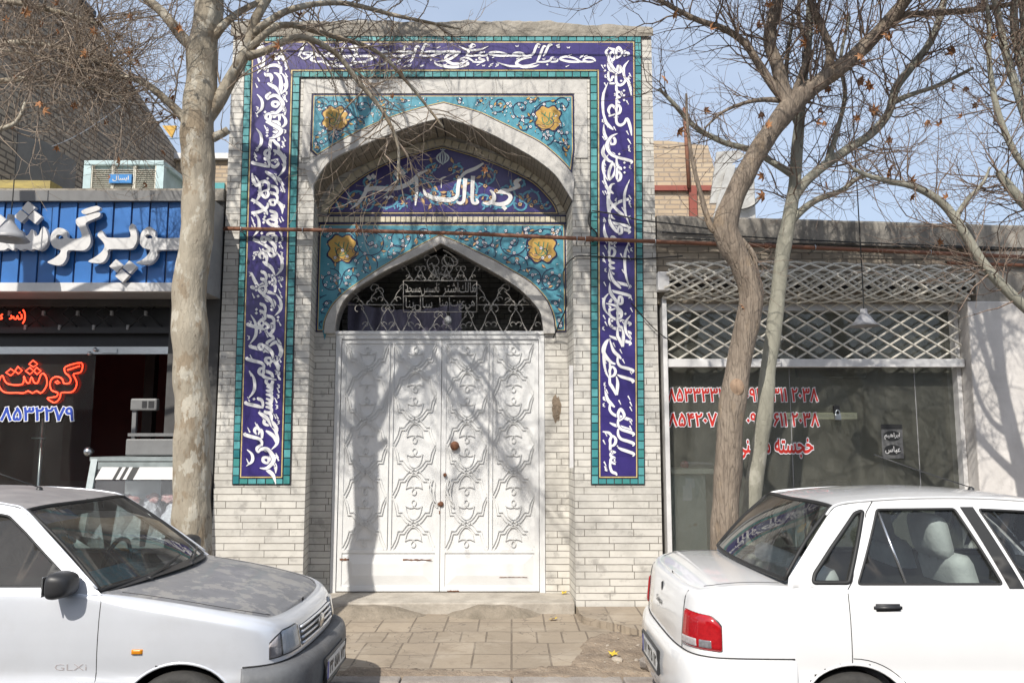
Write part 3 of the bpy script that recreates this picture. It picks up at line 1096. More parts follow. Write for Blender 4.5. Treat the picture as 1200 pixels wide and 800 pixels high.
def inset(poly, cx, cz, d):
    """crude inset: move each vertex inwards along the averaged edge normal"""
    P = ccw(poly)
    out = []
    n = len(P)
    for i in range(n):
        a, b, c = P[i - 1], P[i], P[(i + 1) % n]
        n1 = Vector((-(b[1] - a[1]), b[0] - a[0])).normalized()
        n2 = Vector((-(c[1] - b[1]), c[0] - b[0])).normalized()
        q = n1 + n2
        if q.length < 1e-6: q = n1
        q.normalize()
        k = d / max(.35, q.dot(n1))
        out.append((b[0] + q.x * k, b[1] + q.y * k))
    return out

XC = -0.76
# upper spandrel panel between the marble slabs and the arch band
up_poly = [(-2.165, 4.70), (-2.165, 5.335), (0.670, 5.330), (0.670, 4.70)] + [p for p in BO[::-1] if -2.15 < p[0] < 0.655]
mb = MB()
mb.prism(up_poly, -0.012, 0.01, 1)
i1 = inset(up_poly, 0, 0, .016)
mb.sheet(i1, -0.0135, 5)
i2 = inset(up_poly, 0, 0, .026)
mb.sheet(i2, -0.015, 0)
vn = Vine(mb, inset(up_poly, 0, 0, .034), -0.015)
rr = random.Random(8)
for sgn in (-1, 1):
    st = random.Random(8)
    X = lambda x: XC + sgn * x
    medallion(vn, X(1.15), 5.06, .135, 3, 1, 7, 1)
    for (x, z, r, a, d, t) in ((1.15, 5.05, .20, 1.2, 1, .9), (0.86, 5.17, .12, 0, -1, 1.3), (.62, 5.22, .1, 2.8, 1, 1.3), (1.30, 4.85, .10, 1.5, 1, 1.2), (.90, 4.98, .09, .4, 1, 1.2), (1.31, 5.22, .08, 3, -1, 1.2), (.40, 5.27, .06, 3, -1, 1.1), (.2, 5.28, .045, 1, 1, 1.1), (1.13, 4.83, .07, 0, -1, 1.2), (1.0, 5.27, .05, 0, 1, 1.1), (1.34, 4.72, .05, 1, 1, 1)):
        vn.spiral(X(x), z, r, a if sgn > 0 else math.pi - a, d * sgn, t, .0085, 1, st, (2, 3 if r < .12 else 4, 1, 6), .0155)
    for _ in range(130):
        x, z = st.uniform(.02, 1.4), st.uniform(4.7, 5.33)
        vn.leaf(X(x), z, .022, .012, st.uniform(0, 6.3), st.choice((2, 4, 4, 2, 8)), 0) if math.hypot(x - 1.15, z - 5.055) > .15 else None
up = mb.build('spandrel_panel', PM, portal)
shifted(up)

# --- niche back wall: bricks, tympanum, lower panel, doorway --------------------
DX0, DX1, DZ = -1.945, 0.352, 2.795
door_arch_in = [(393, 391), (395, 374), (402.5, 355), (415, 341), (431.7, 330), (455, 316.5), (479.6, 305), (500, 295), (517, 286), (536, 295.5), (556, 307), (577.5, 319), (597, 331), (615, 344.6), (631.7, 364), (635.5, 378), (637, 391)]
door_arch_out = [(381, 391), (382, 378), (388, 364), (395, 354), (408, 342), (422.5, 332), (445, 317), (469, 302.5), (495, 288), (516, 277.5), (537, 286), (557, 296), (577.5, 306), (600, 319), (621, 332), (638, 350), (646, 366), (649, 379), (650, 391)]
DI = WP(door_arch_in, YB)
DI = crom(DI[:9], 3) [:-1] + crom(DI[8:], 3)
DO = WP(door_arch_out, YB)
DO = crom(DO[:10], 3)[:-1] + crom(DO[9:], 3)
m = MB()
back = [(-2.3, ZB), (-2.3, 5.2), (0.75, 5.2), (0.75, ZB), (DX1 + .01, ZB), (DX1 + .01, DI[-1][1])] + DI[::-1] + [(DX0 - .01, DI[0][1]), (DX0 - .01, ZB)]
m.prism(back, YB, YB + .16)
shifted(m.build('niche_wall', M['marble_brick'], portal))

lo_top = W(520, 262, YB)[1]
lo_bot = W(520, 389, YB)[1]
lp_poly = [(-2.172, lo_bot), (-2.172, lo_top), (0.603, lo_top), (0.603, lo_bot), (DO[-1][0], lo_bot)] + DO[::-1] + [(DO[0][0], lo_bot)]
mb = MB()
y0 = YB - .014
mb.prism(lp_poly, y0 + .003, YB + .01, 1)
mb.sheet(inset(lp_poly, 0, 0, .016), y0 + .0015, 5)
mb.sheet(inset(lp_poly, 0, 0, .026), y0, 0)
vn = Vine(mb, inset(lp_poly, 0, 0, .034), y0)
for sgn in (-1, 1):
    st = random.Random(18)
    XC2 = -0.785
    X = lambda x: XC2 + sgn * x
    medallion(vn, X(1.12), 3.745, .155, 3, 1, 7, 2)
    for (x, z, r, a, d, t) in ((1.12, 3.74, .23, 1, 1, .9), (.78, 3.82, .16, 0, -1, 1.4), (.82, 3.55, .13, 0, 1, 1.4), (.48, 3.87, .12, 3, 1, 1.3), (.52, 3.68, .11, 3, -1, 1.3), (1.24, 3.38, .13, 1.5, 1, 1.5), (1.0, 3.40, .12, 2, -1, 1.3), (1.27, 3.10, .11, 1.5, -1, 1.5), (1.31, 2.9, .07, 1.5, 1, 1.2), (.22, 3.90, .08, 3, -1, 1.2), (1.3, 3.93, .07, 2, 1, 1.2), (.95, 3.97, .05, 2, 1, 1.2), (.3, 3.76, .06, 2, 1, 1.2), (1.12, 3.22, .07, 1, 1, 1.2)):
        vn.spiral(X(x), z, r, a if sgn > 0 else math.pi - a, d * sgn, t, .009, 1, st, (2, 4, 1, 6), .0175)
    for _ in range(170):
        x, z = st.uniform(.02, 1.4), st.uniform(2.8, 4.05)
        if math.hypot(x - 1.12, z - 3.74) > .17:
            vn.leaf(X(x), z, .024, .013, st.uniform(0, 6.3), st.choice((2, 4, 4, 2, 8)), 0)
shifted(mb.build('arabesque_panel', PM, portal))
m = MB()
m.prism(DO + DI[::-1], YB - .05, YB + .17)
da = m.build('door_arch_band', M['marble'], portal)
shifted(da)

# tympanum
ty = [(384, 251.5), (386, 243), (394, 233), (407, 219), (428, 204), (454, 190.6), (485, 180), (519, 171.5), (552, 181), (579, 190.6), (603, 201), (626, 213.5), (642, 229), (651, 241), (655, 251.5)]
TY = WP(ty, YB)
TY = crom(TY[:8], 3)[:-1] + crom(TY[7:], 3)
mb = MB()
y0 = YB - .012
mb.prism(TY, y0 + .004, YB + .01, 1)
mb.sheet(inset(TY, 0, 0, .010), y0 + .0025, 3)
mb.sheet(inset(TY, 0, 0, .021), y0 + .0015, 1)
mb.sheet(inset(TY, 0, 0, .030), y0, 0)
vn = Vine(mb, inset(TY, 0, 0, .045), y0)
TM = [M['blue'], M['navy'], M['vine_blue'], M['goldline'], M['ochre'], M['white_glaze'], M['blue']]
xm, zb = W(520, 250, YB)
for sgn in (-1, 1):
    st = random.Random(4)
    X = lambda x: xm + sgn * x
    for (x, z, r, a, d, t) in ((.28, .25, .17, 3.6, -1, .95), (.68, .22, .17, 3.6, 1, 1.0), (1.0, .15, .12, 3.3, -1, 1.0), (.48, .45, .12, 4, 1, 1.0), (.13, .5, .1, 4.5, 1, .9), (.85, .37, .09, 3, 1, 1.0), (1.17, .1, .06, 3, 1, 1.0), (.08, .2, .1, 4, 1, 1.0), (.46, .12, .1, 3, -1, 1.0), (.88, .1, .08, 3, 1, 1.0)):
        pts = vn.spiral(X(x), zb + z, r, a if sgn > 0 else math.pi - a, d * sgn, t, .022, 2, st, (4, 4, 1, 1), .024)
        for k in range(3, len(pts), 5):
            vn.leaf(pts[k][0], pts[k][1], .06, .024, st.uniform(0, 6.3), 2, 0)
    vn.leaf(X(.02), zb + .03, .1, .06, 0 if sgn > 0 else math.pi, 4, 1)
tym = mb.build('tympanum', TM, portal)
shifted(tym)
mb = MB()
def Z3(p): return W(370 + p[0] * .25, 170 + p[1] * .25, YB)
def pen(pts, ws):
    k = .25 * 8.99 / 960 * 1.02
    return ccw(stroke_loop([Z3(p) for p in pts], [w * k for w in ws], 6))
L = []
def pen4(pts, ws):
    return ccw(stroke_loop([W(516 + x / 4.545, 94 + y / 4.545, YB) for x, y in pts], [w * .22 * 8.99 / 960 for w in ws], 6))
L.append(pen4([(432, 532), (408, 540), (402, 556), (416, 566), (396, 578), (362, 590), (334, 588), (308, 598)], [8, 24, 24, 22, 20, 17, 16, 8]))
L.append(pen4([(298, 604), (330, 602), (360, 606), (374, 628), (356, 654), (322, 664), (288, 660), (258, 652)], [5, 15, 19, 22, 25, 22, 17, 10]))
L.append(pen4([(266, 588), (284, 612), (284, 640), (258, 660), (226, 656)], [9, 20, 23, 20, 7]))
L.append(pen([(738, 148), (735, 200), (734, 262), (745, 276), (760, 270), (752, 254)], [20, 18, 16, 14, 14, 6]))
L.append(pen([(702, 158), (698, 210), (694, 262), (676, 276), (660, 266)], [20, 18, 16, 16, 8]))
L.append(pen([(676, 150), (668, 200), (664, 240), (640, 258), (590, 258), (540, 246), (512, 226), (506, 204)], [18, 18, 17, 20, 24, 22, 16, 5]))
L.append(pen([(788, 88), (750, 112), (700, 134), (668, 172)], [8, 17, 16, 8]))
L.append(pen([(474, 158), (474, 220), (468, 286)], [15, 16, 6]))
L.append(pen([(528, 120), (486, 140), (448, 176), (400, 200), (330, 208), (270, 206), (236, 214), (250, 190), (262, 176)], [5, 17, 20, 22, 24, 22, 18, 10, 4]))
L.append(pen([(246, 200), (226, 240), (200, 276), (162, 304)], [18, 18, 14, 3]))
for c in ((392, 106), (378, 140), (410, 132), (252, 156), (272, 150), (884, 297)):
    d = 14
    L.append(ccw([Z3((c[0] - d, c[1] - 2)), Z3((c[0] + 2, c[1] + d)), Z3((c[0] + d, c[1] + 2)), Z3((c[0] - 2, c[1] - d))]))
L.append(pen([(318, 254), (332, 244), (340, 254), (352, 244), (366, 248)], [5, 10, 10, 10, 6]))
L.append(pen([(578, 168), (596, 158), (612, 152)], [4, 9, 4]))
L.append(pen([(590, 165), (589, 205)], [4, 3]))
mb.loops(L, YB - .0225)
o = mb.build('lettering', M['white_glaze'], tym)
o.data.transform(Matrix.Translation(-Vector(portal.location)))
mb = MB()
ex, ez = W(519, 185.5, YB)
for sx in (-1, 1):
    for a, b, w in ((.028, .085, .017), (.062, .078, .017)):
        pts = [(ex + sx * (a * math.sin(math.pi * t)) + sx * .004, ez - b + 2 * b * t * (1 if a < .05 else .95)) for t in [k / 12 for k in range(13)]]
        mb.ribbon(pts, [.004 + w * math.sin(math.pi * k / 12) for k in range(13)], YB - .0215 - .0003 * (a > .05))
mb.ribbon([(ex, ez - .085), (ex, ez), (ex, ez + .085)], [.006, .014, .006], YB - .0221)
mb.ribbon(crom([(ex - .03, ez + .1), (ex - .01, ez + .09), (ex, ez + .1), (ex + .01, ez + .09), (ex + .03, ez + .1)], 3), .01, YB - .0223)
o = mb.build('emblem', M['grey_glaze'], tym)
o.data.transform(Matrix.Translation(-Vector(portal.location)))

# soldier course of little cream tiles round and under the tympanum
mb = MB()
def course(pts, h, step, inner_side=1):
    Ls = [0]
    for a, b in zip(pts, pts[1:]): Ls.append(Ls[-1] + math.hypot(b[0] - a[0], b[1] - a[1]))
    def pt(s):
        for i in range(len(pts) - 1):
            if s <= Ls[i + 1] + 1e-9:
                t = (s - Ls[i]) / max(1e-9, Ls[i + 1] - Ls[i])
                dx, dz = pts[i + 1][0] - pts[i][0], pts[i + 1][1] - pts[i][1]
                l = math.hypot(dx, dz)
                return (pts[i][0] + dx * t, pts[i][1] + dz * t), (-dz / l, dx / l)
        return pts[-1], (0, 1)
    k = int(Ls[-1] / step)
    for i in range(k):
        (a, n1), (b, n2) = pt(Ls[-1] * (i + .07) / k), pt(Ls[-1] * (i + .93) / k)
        q = [a, b, (b[0] + n2[0] * h, b[1] + n2[1] * h), (a[0] + n1[0] * h, a[1] + n1[1] * h)]
        mb.add([(x, y, z) for y in (YB - .02, YB) for x, z in q], [(0, 1, 2, 3), (0, 4, 5, 1), (1, 5, 6, 2), (2, 6, 7, 3), (3, 7, 4, 0)], 0)
course([(p[0], p[1] + .012) for p in TY], .075, .088)
ya, yb_ = W(520, 260.5, YB)[1], W(520, 254.5, YB)[1]
course([(-2.18, ya), (.605, ya)], yb_ - ya, .058)
mb.box(-2.185, .61, YB - .006, YB + .01, ya - .02, yb_ + .025, 1)
shifted(mb.build('soldier_course', [M['cream'], M['navy']], portal))

# crumbling cement coping on top
mb = MB()
us = [i / 120 for i in range(121)]
prof = [(-.03, 5.99), (-.035, 6.06), (-.02, 6.16), (.02, 6.19), (.2, 6.2), (.5, 6.17), (.5, 5.99)]
def cop(u, v):
    y, z = prof[v]
    x = -3.07 + u * 4.61
    t = 1 - max(0, min(1, (x - .2) / 1.2)) * .35
    n = noise.noise(Vector((x * 4, y * 5, z * 7))) + .5 * noise.noise(Vector((x * 13, y * 9, z * 9)))
    return (x, y + n * .018 * (v > 0), z if v in (0, 6) else 6.0 + (z - 6.0) * t + n * .035)
mb.grid(cop, us, list(range(7)), smooth=False)
shifted(mb.build('coping', M['cement'], portal))

# threshold step
mb = MB()
mb.bbox(-2.1, 0.63, -.04, YB + .2, -.3, 0.0, .012)
shifted(mb.build('step', mat('step_stone', (.47, .43, .37), .8, c2=(.28, .25, .21), scale=5, bump=.4), portal))

# vestibule behind the gate
mb = MB()
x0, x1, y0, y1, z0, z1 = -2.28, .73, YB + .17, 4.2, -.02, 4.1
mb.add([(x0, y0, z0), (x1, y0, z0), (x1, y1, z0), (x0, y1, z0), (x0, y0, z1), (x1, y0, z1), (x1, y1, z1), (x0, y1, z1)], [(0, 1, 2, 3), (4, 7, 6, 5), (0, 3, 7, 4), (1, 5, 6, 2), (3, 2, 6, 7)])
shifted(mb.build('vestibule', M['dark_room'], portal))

# ------------------------------------------------------------------ the gate
GY = YB + .045
gm = M['white_steel']
mb = MB()
mb.box(DX0 - .005, DX0 + .055, GY - .03, GY + .05, 0, DZ)
mb.box(DX1 - .055, DX1 + .005, GY - .03, GY + .05, 0, DZ)
mb.box(DX0 + .055, DX1 - .055, GY - .031, GY + .05, DZ - .065, DZ + .01)
mb.box(DX0 - .02, DX1 + .02, GY - .045, GY + .051, DZ - .012, DZ + .022)
gate = shifted(mb.build('gate_frame', gm, portal))
GX0, GX1, GZ0, GZ1 = DX0 + .06, DX1 - .06, .012, DZ - .07
mid = W(516, 600, GY)[0]
def motif(mb, xc, hw, zt, P, fn):
    y = GY - .016
    def tb(pts, r=.0055, smooth=True, n=5):
        q = crom(pts, n) if smooth else pts
        mb.tube([(xc + a * hw, y, zt - b * P) for a, b in q], r, 4, cap=True, smooth=False, phase=math.pi / 4)
    for sx in (-1, 1):
        for off in (0, .055):
            h = lambda pts: [(max(-1, min(1, a_ + sx * off * 1.5)), b_ + off) for a_, b_ in pts]
            tb(h([(sx * 1.0, -.03), (sx * .80, .12), (sx * .72, .285)]), n=4)
            tb(h([(sx * .72, .285), (sx * .52, .285)]), smooth=False)
            tb(h([(sx * .52, .285), (sx * .27, .42), (0, .475), (-sx * .30, .525), (-sx * .52, .64)]), n=4)
            tb(h([(-sx * .52, .64), (-sx * .72, .64)]), smooth=False)
            tb(h([(-sx * .72, .64), (-sx * .82, .79), (-sx * 1.0, .945)]), n=4)
    for s_, z0 in ((1, 0.0), (-1, 1.0)):
        v = lambda b: z0 + s_ * b
        tb([(-.37, v(.175)), (-.3, v(.31)), (-.15, v(.40)), (0, v(.425)), (.15, v(.40)), (.3, v(.31)), (.37, v(.175))], n=4)
        tb([(-.40, v(.165)), (-.2, v(.20)), (-.05, v(.195)), (0.02, v(.17)), (.1, v(.12)), (.08, v(.07)), (0, v(.05)), (-.08, v(.07)), (-.1, v(.12)), (-.02, v(.17)), (.05, v(.195)), (.2, v(.20)), (.40, v(.165))], n=4)
for li, (xa, xb) in enumerate(((GX0, mid - .003), (mid + .003, GX1))):
    mb = MB()
    zmid = .43
    mb.box(xa, xb, GY, GY + .04, GZ0, GZ1)
    # stiles, rails
    w = .05
    mb.box(xa, xa + w, GY - .012, GY + .002, GZ0, GZ1)
    mb.box(xb - w, xb, GY - .012, GY + .002, GZ0, GZ1)
    mb.box(xa + w, xb - w, GY - .0125, GY + .002, GZ1 - .045, GZ1)
    mb.box(xa + w, xb - w, GY - .0125, GY + .002, GZ0, GZ0 + .05)
    mb.box(xa + w, xb - w, GY - .0125, GY + .002, zmid - .02, zmid + .02)
    # pressed pyramid panel at the foot
    a, b, c, d = xa + w + .01, xb - w - .01, GZ0 + .06, zmid - .03
    i = .11
    mb.add([(a, GY, c), (b, GY, c), (b, GY, d), (a, GY, d), (a + i, GY - .022, c + i * .95), (b - i, GY - .022, c + i * .95), (b - i, GY - .022, d - .1), (a + i, GY - .022, d - .1)],
           [(0, 1, 5, 4), (1, 2, 6, 5), (2, 3, 7, 6), (3, 0, 4, 7), (4, 5, 6, 7)])
    leaf = shifted(mb.build('gate_leaf', gm, portal))
    rm = MB()
    xm_ = (xa + xb) / 2
    rm.box(xm_ - .028, xm_ - .016, GY - .02, GY + .001, zmid + .02, GZ1 - .045)
    rm.box(xm_ + .016, xm_ + .028, GY - .02, GY + .001, zmid + .02, GZ1 - .045)
    ztop = GZ1 - .05
    P = (ztop - zmid - .02) / 4.0
    for cxm, hw in (((xa + w + xm_ - .028) / 2, (xm_ - .028 - xa - w) / 2), ((xb - w + xm_ + .028) / 2, (xb - w - xm_ - .028) / 2)):
        for k in range(4):
            motif(rm, cxm, hw * .985, ztop - k * P, P, None)
    o = rm.build('lattice_relief', gm, leaf)
    o.data.transform(Matrix.Translation(-Vector(portal.location)))
    if li == 1:
        rm = MB()
        kx, kz = W(533, 522, GY)
        rm.lathe([(0, -.055), (.02, -.055), (.046, -.045), (.05, -.03), (.03, -.015), (.025, .005)], (kx, GY, kz), 'y', 18)
        o = rm.build('door_knob', M['rust'], leaf)
        o.data.transform(Matrix.Translation(-Vector(portal.location)))
        for nm, px, py, r in (('keyhole_rose', 521.5, 556, .018), ('lock', 517, 590, .026)):
            rm = MB()
            kx, kz = W(px, py, GY)
            rm.lathe([(0, -.035), (r, -.034), (r * 1.1, -.02), (r, .005)], (kx, GY, kz), 'y', 14)
            if nm == 'lock': rm.box(kx - .035, kx + .01, GY - .03, GY, kz - .012, kz + .012)
            o = rm.build(nm, M['rust'], leaf)
            o.data.transform(Matrix.Translation(-Vector(portal.location)))
    # pull handle loop of bent rod near the meeting stile
    rm = MB()
    hx = mid + (.10 if li else -.08)
    z = 1.05
    rm.tube([(hx + a * .05, GY - .02 - .012 * math.sin(math.pi * min(1, max(0, (b + .15) / .3))), z + b) for a, b in crom([(-.6, .13), (-.9, .05), (.3, -.12), (1, -.15), (.2, -.02), (.4, .1), (-.2, .14), (-.5, .02), (.5, -.1)], 5)], .006, 6)
    o = rm.build('pull_handle', gm, leaf)
    o.data.transform(Matrix.Translation(-Vector(portal.location)))
# rust bleeding and chipped paint as thin scabs on the leaves
def scab(px0, px1, py, h, y):
    rm = MB()
    st = random.Random(int(px0))
    N = 14
    top = [W(px0 + (px1 - px0) * k / N, py - h * st.uniform(.2, 1), y) for k in range(N + 1)]
    bot = [W(px0 + (px1 - px0) * k / N, py + h * st.uniform(.2, 1), y) for k in range(N + 1)]
    rm.sheet(top + bot[::-1], y)
    shifted(rm.build('chipped_paint', M['rust'], portal))
scab(472, 506, 655.5, 1.1, GY - .0235); scab(585, 618, 676, .5, GY - .0235); scab(398, 409, 655, 1.6, GY - .0150)
scab(514.4, 516, 600, 3, GY - .0150); scab(524, 538, 692, 1, GY - .0150)

# ------------------------------------------------------------------ iron lunette grille over the gate
LY = YB + .06
gr = MB()
def bar(pts, r=.0045, n=4, sm=True):
    q = crom(pts, n) if sm and len(pts) > 2 else pts
    gr.tube([(x, LY, z) for x, z in q], r, 5, smooth=True)
def Lp(x, y): return W(390 + x * .20833, 280 + y * .20833, LY)
def LB(pts, **k): bar([Lp(*p) for p in pts], **k)
def curl(x, y, r, a0, d, r0=.0042):
    """small scroll, in lunette picture units"""
    pts = []
    for k in range(15):
        t = k / 14
        a = a0 + d * 4.6 * t
        q = r * (1 - .62 * t)
        pts.append(Lp(x + q * math.cos(a), y - q * math.sin(a)))
    gr.tube([(p[0], LY, p[1]) for p in pts], r0, 5)
LB([(12, 524), (1182, 524)], sm=False, r=.007)
LB([(70, 370), (390, 370)], sm=False); LB([(815, 370), (1140, 370)], sm=False)
# inscription frame
for a, b in (((397, 235), (810, 235)), ((397, 322), (810, 322)), ((397, 410), (810, 410)), ((397, 235), (397, 410)), ((810, 235), (810, 410))):
    LB([a, b], sm=False, r=.005)
def unit(x, y, w, h):
    """lyre: two bowed bars rising from a foot, scrolls at the top and a V between"""
    for s_ in (-1, 1):
        LB([(x + s_ * 4, y), (x + s_ * w * .22, y - h * .35), (x + s_ * w * .30, y - h * .62), (x + s_ * w * .5, y - h * .95)])
        curl(x + s_ * w * .62, y - h * .9, w * .21, math.pi * (1 if s_ > 0 else 0), -s_)
        curl(x + s_ * w * .16, y - 6, w * .1, math.pi * .5, s_)
        curl(x + s_ * w * .34, y - h * .28, w * .13, math.pi * (0 if s_ > 0 else 1), s_)
        if int(x) % 2: LB([(x + s_ * w * .48, y - h * .05), (x + s_ * w * .24, y - h * .40)], sm=False, r=.0045)
for x in (90, 235, 385, 530, 680, 820, 960, 1100):
    if abs(x - 90) > 5:
        unit(x, 522, 148, 100 if 390 < x < 815 else 140)
for x in (180, 318, 890, 1035):
    unit(x, 368, 140, 100 if x in (318, 890) else 78)
for x in (455, 530, 605, 680, 760):
    unit(x, 233, 90, 85 if abs(x - 605) < 10 else 72)
for s_ in (-1, 1):
    curl(605 + s_ * 35, 130, 34, math.pi * .5, s_)
    curl(605 + s_ * 78, 110, 24, 0, -s_)
    LB([(605 + s_ * 4, 228), (605 + s_ * 60, 180), (605 + s_ * 72, 120), (605 + s_ * 20, 90)])
LB([(620, 62), (655, 80), (700, 120), (690, 148), (650, 150), (625, 110), (640, 88)], r=.009)
lun = gr.build('lunette_grille', M['grille_steel'], portal)
shifted(lun)
gr = MB()
for (txt, x0, x1, y0, y1) in (('بسم الله', 560, 648, 170, 222), ('تاسيس مسجد', 410, 600, 245, 318), ('مالك اشتر', 620, 805, 245, 318), ('سال بنا', 410, 560, 330, 405), ('هيئت امنا', 600, 800, 330, 405)):
    lp = []
    off = 0
    for w in txt.split()[::-1]:
        l = text_loops(shape_word(w), -.012, 2)
        b = bounds(l)
        lp += [[(p[0] - b[0] + off, p[1]) for p in q] for q in l]
        off += b[1] - b[0] + .1
    a, b = Lp(x0, y1), Lp(x1, y0)
    gr.loops(fit_loops(lp, a[0], b[0], a[1], b[1]), LY - .01, thick=.012)
o = gr.build('lettering', M['grille_steel'], lun)
o.data.transform(Matrix.Translation(-Vector(portal.location)))

# things inside the vestibule
rm = MB()
st = random.Random(3)
def cloth(u, v):
    x = -1.95 + u * 1.35
    z = 3.25 - v * .75 - .1 * math.sin(u * 3)
    return (x, 1.1 + .04 * math.sin(u * 34 + 2 * v) + .03 * math.sin(u * 13), z)
rm.grid(cloth, [i / 60 for i in range(61)], [i / 12 for i in range(13)])
rm.grid(lambda u, v: (cloth(u, v)[0], cloth(u, v)[1] + .006, cloth(u, v)[2]), [i / 60 for i in range(61)], [i / 12 for i in range(13)])
tag(rm.build('cloth_banner', mat('lilac_cloth', (.32, .3, .38), .9, c2=(.16, .14, .2), scale=3, stretch=(3, 1, 1))), 'greyish lilac cloth banner hung behind the iron grille over the white gate', 'banner')
bx, bz = W(525, 375, .9)
b = thing('light_bulb', 'white light bulb hanging behind the iron grille over the gate', 'light bulb', (bx, .9, bz))
rm = MB()
rm.lathe([(0, -.055), (.025, -.05), (.043, -.025), (.045, 0), (.03, .035), (.018, .05)], n=16)
rm.build('globe', mat('bulb_glass', (.8, .8, .78), .2, var=.05), b)
rm = MB()
rm.lathe([(.02, .045), (.021, .10), (.006, .105), (.005, 4.09 - bz)], n=10)
rm.build('holder', M['black'], b)
# ------------------------------------------------------------------ ground
GZ = -0.11
M['asphalt'] = mat('asphalt', (0.06, 0.058, 0.055), 0.9, c2=(0.035, 0.034, 0.033), scale=9, bump=0.6, bscale=120)
M['earth'] = mat('bare_earth', (0.34, 0.27, 0.20), 1.0, c2=(0.17, 0.13, 0.095), scale=7, bump=1.0, bscale=45)
overlay(M['earth'], (0.4, 0.36, 0.3), 30, .6, .68, .7)
M['paving'] = brickmat('paving_slabs', (0.34, 0.28, 0.21), (0.275, 0.228, 0.172), (0.15, 0.12, 0.09), 0.31, 0.40, 0.008, 0.9, dirt=(0.22, 0.18, 0.14), axes='xy', bump=0.8, offs=0.0, dscale=1.6)
overlay(M['paving'], (0.40, 0.345, 0.275), 2.2, .5, .7, .6, seed=7)
overlay(M['paving'], (0.20, 0.16, 0.115), 5.0, .55, .68, .55, seed=12)
overlay(M['paving'], (0.15, 0.12, 0.09), 22.0, .62, .68, .5, seed=17)
# cracks
def cracks(m, scale, c, w=0.012, seed=0.0):
    nt = m.node_tree
    p = nt.nodes['Principled BSDF']
    src = p.inputs['Base Color'].links[0].from_socket
    tc = nd(nt, 'ShaderNodeTexCoord')
    nz = nd(nt, 'ShaderNodeTexNoise')
    nz.inputs['Scale'].default_value = 5
    vm = nd(nt, 'ShaderNodeVectorMath', operation='MULTIPLY_ADD')
    vm.inputs[1].default_value = (.25, .25, .25)
    nt.links.new(tc.outputs['Object'], nz.inputs['Vector'])
    nt.links.new(nz.outputs['Color'], vm.inputs[0])
    nt.links.new(tc.outputs['Object'], vm.inputs[2])
    vo = nd(nt, 'ShaderNodeTexVoronoi', feature='DISTANCE_TO_EDGE')
    vo.inputs['Scale'].default_value = scale
    nt.links.new(vm.outputs[0], vo.inputs['Vector'])
    lt = nd(nt, 'ShaderNodeMath', operation='LESS_THAN')
    lt.inputs[1].default_value = w
    nt.links.new(vo.outputs['Distance'], lt.inputs[0])
    n2 = nd(nt, 'ShaderNodeTexNoise')
    n2.inputs['Scale'].default_value = 1.3
    nt.links.new(tc.outputs['Object'], n2.inputs['Vector'])
    g = nd(nt, 'ShaderNodeMath', operation='GREATER_THAN')
    g.inputs[1].default_value = .45
    nt.links.new(n2.outputs[0], g.inputs[0])
    mu = nd(nt, 'ShaderNodeMath', operation='MULTIPLY')
    nt.links.new(lt.outputs[0], mu.inputs[0])
    nt.links.new(g.outputs[0], mu.inputs[1])
    mx = nd(nt, 'ShaderNodeMixRGB')
    mx.inputs['Color2'].default_value = (*c, 1)
    nt.links.new(mu.outputs[0], mx.inputs['Fac'])
    nt.links.new(src, mx.inputs['Color1'])
    nt.links.new(mx.outputs[0], p.inputs['Base Color'])
cracks(M['paving'], 2.6, (0.19, 0.155, 0.12), 0.008)
M['kerb'] = mat('kerb_stone', (0.33, 0.3, 0.27), 0.9, c2=(0.2, 0.17, 0.15), scale=5, bump=0.5)

def gnoise(x, y, a=.008):
    return a * (noise.noise(Vector((x * 1.7, y * 1.7, 0))) + .5 * noise.noise(Vector((x * 5, y * 5, 3))))
mb = MB()
mb.grid(lambda u, v: (u, v, GZ + gnoise(u, v)), [-16 + 32 * i / 260 for i in range(261)], [-2.28 + 2.56 * j / 30 for j in range(31)])
tag(mb.build('sidewalk', M['paving']), kind='structure')
mb = MB()
for k in range(-20, 20):
    mb.bbox(k * .8 + .004, k * .8 + .796, -2.44 + rng.uniform(-.006, .006), -2.275, -.5, GZ + .02 + rng.uniform(-.006, .006), .015)
tag(mb.build('kerb', M['kerb']), kind='structure')
RZ = -0.15
mb = MB()
mb.grid(lambda u, v: (u, v, RZ + gnoise(u, v, .004)), [-40 + 80 * i / 80 for i in range(81)], [-13 + 10.6 * j / 20 for j in range(21)])
tag(mb.build('road', M['asphalt']), kind='structure')
mb = MB()
mb.add([(-900, -900, -.42), (900, -900, -.42), (900, 900, -.42), (-900, 900, -.42)], [(0, 1, 2, 3)])
tag(mb.build('ground', mat('far_ground', (0.2, 0.17, 0.14), 1.0, scale=.5)), kind='structure')
mb = MB()
mb.box(-40, 40, -17, -13, -.6, -.02)
tag(mb.build('far_sidewalk', M['kerb']), kind='structure')
# raised slabs in front of the right pillar, bare earth where the paving is broken away
mb = MB()
rs = [(.645, -.035), (.66, -.45), (.80, -.62), (.98, -.80), (1.12, -1.0), (1.45, -1.08), (2.2, -1.06), (4.7, -1.1), (4.7, -.03)]
q = []
for a, b in zip(rs, rs[1:] + rs[:1]):
    for k in range(6):
        t = k / 6
        q.append((a[0] + (b[0] - a[0]) * t + rng.uniform(-.012, .012), a[1] + (b[1] - a[1]) * t + rng.uniform(-.012, .012) * (abs(a[1]) > .1)))
ov, fs = tri2d([q])
mb.add([(x, y, -.035 - .015 * max(0, -y)) for x, y in ov], fs)
n = len(q)
mb.add([(x, y, -.035 - .015 * max(0, -y)) for x, y in q] + [(x, y, -.2) for x, y in q], [(i, (i + 1) % n, n + (i + 1) % n, n + i) for i in range(n)])
tag(mb.build('raised_paving', M['paving']), kind='structure')
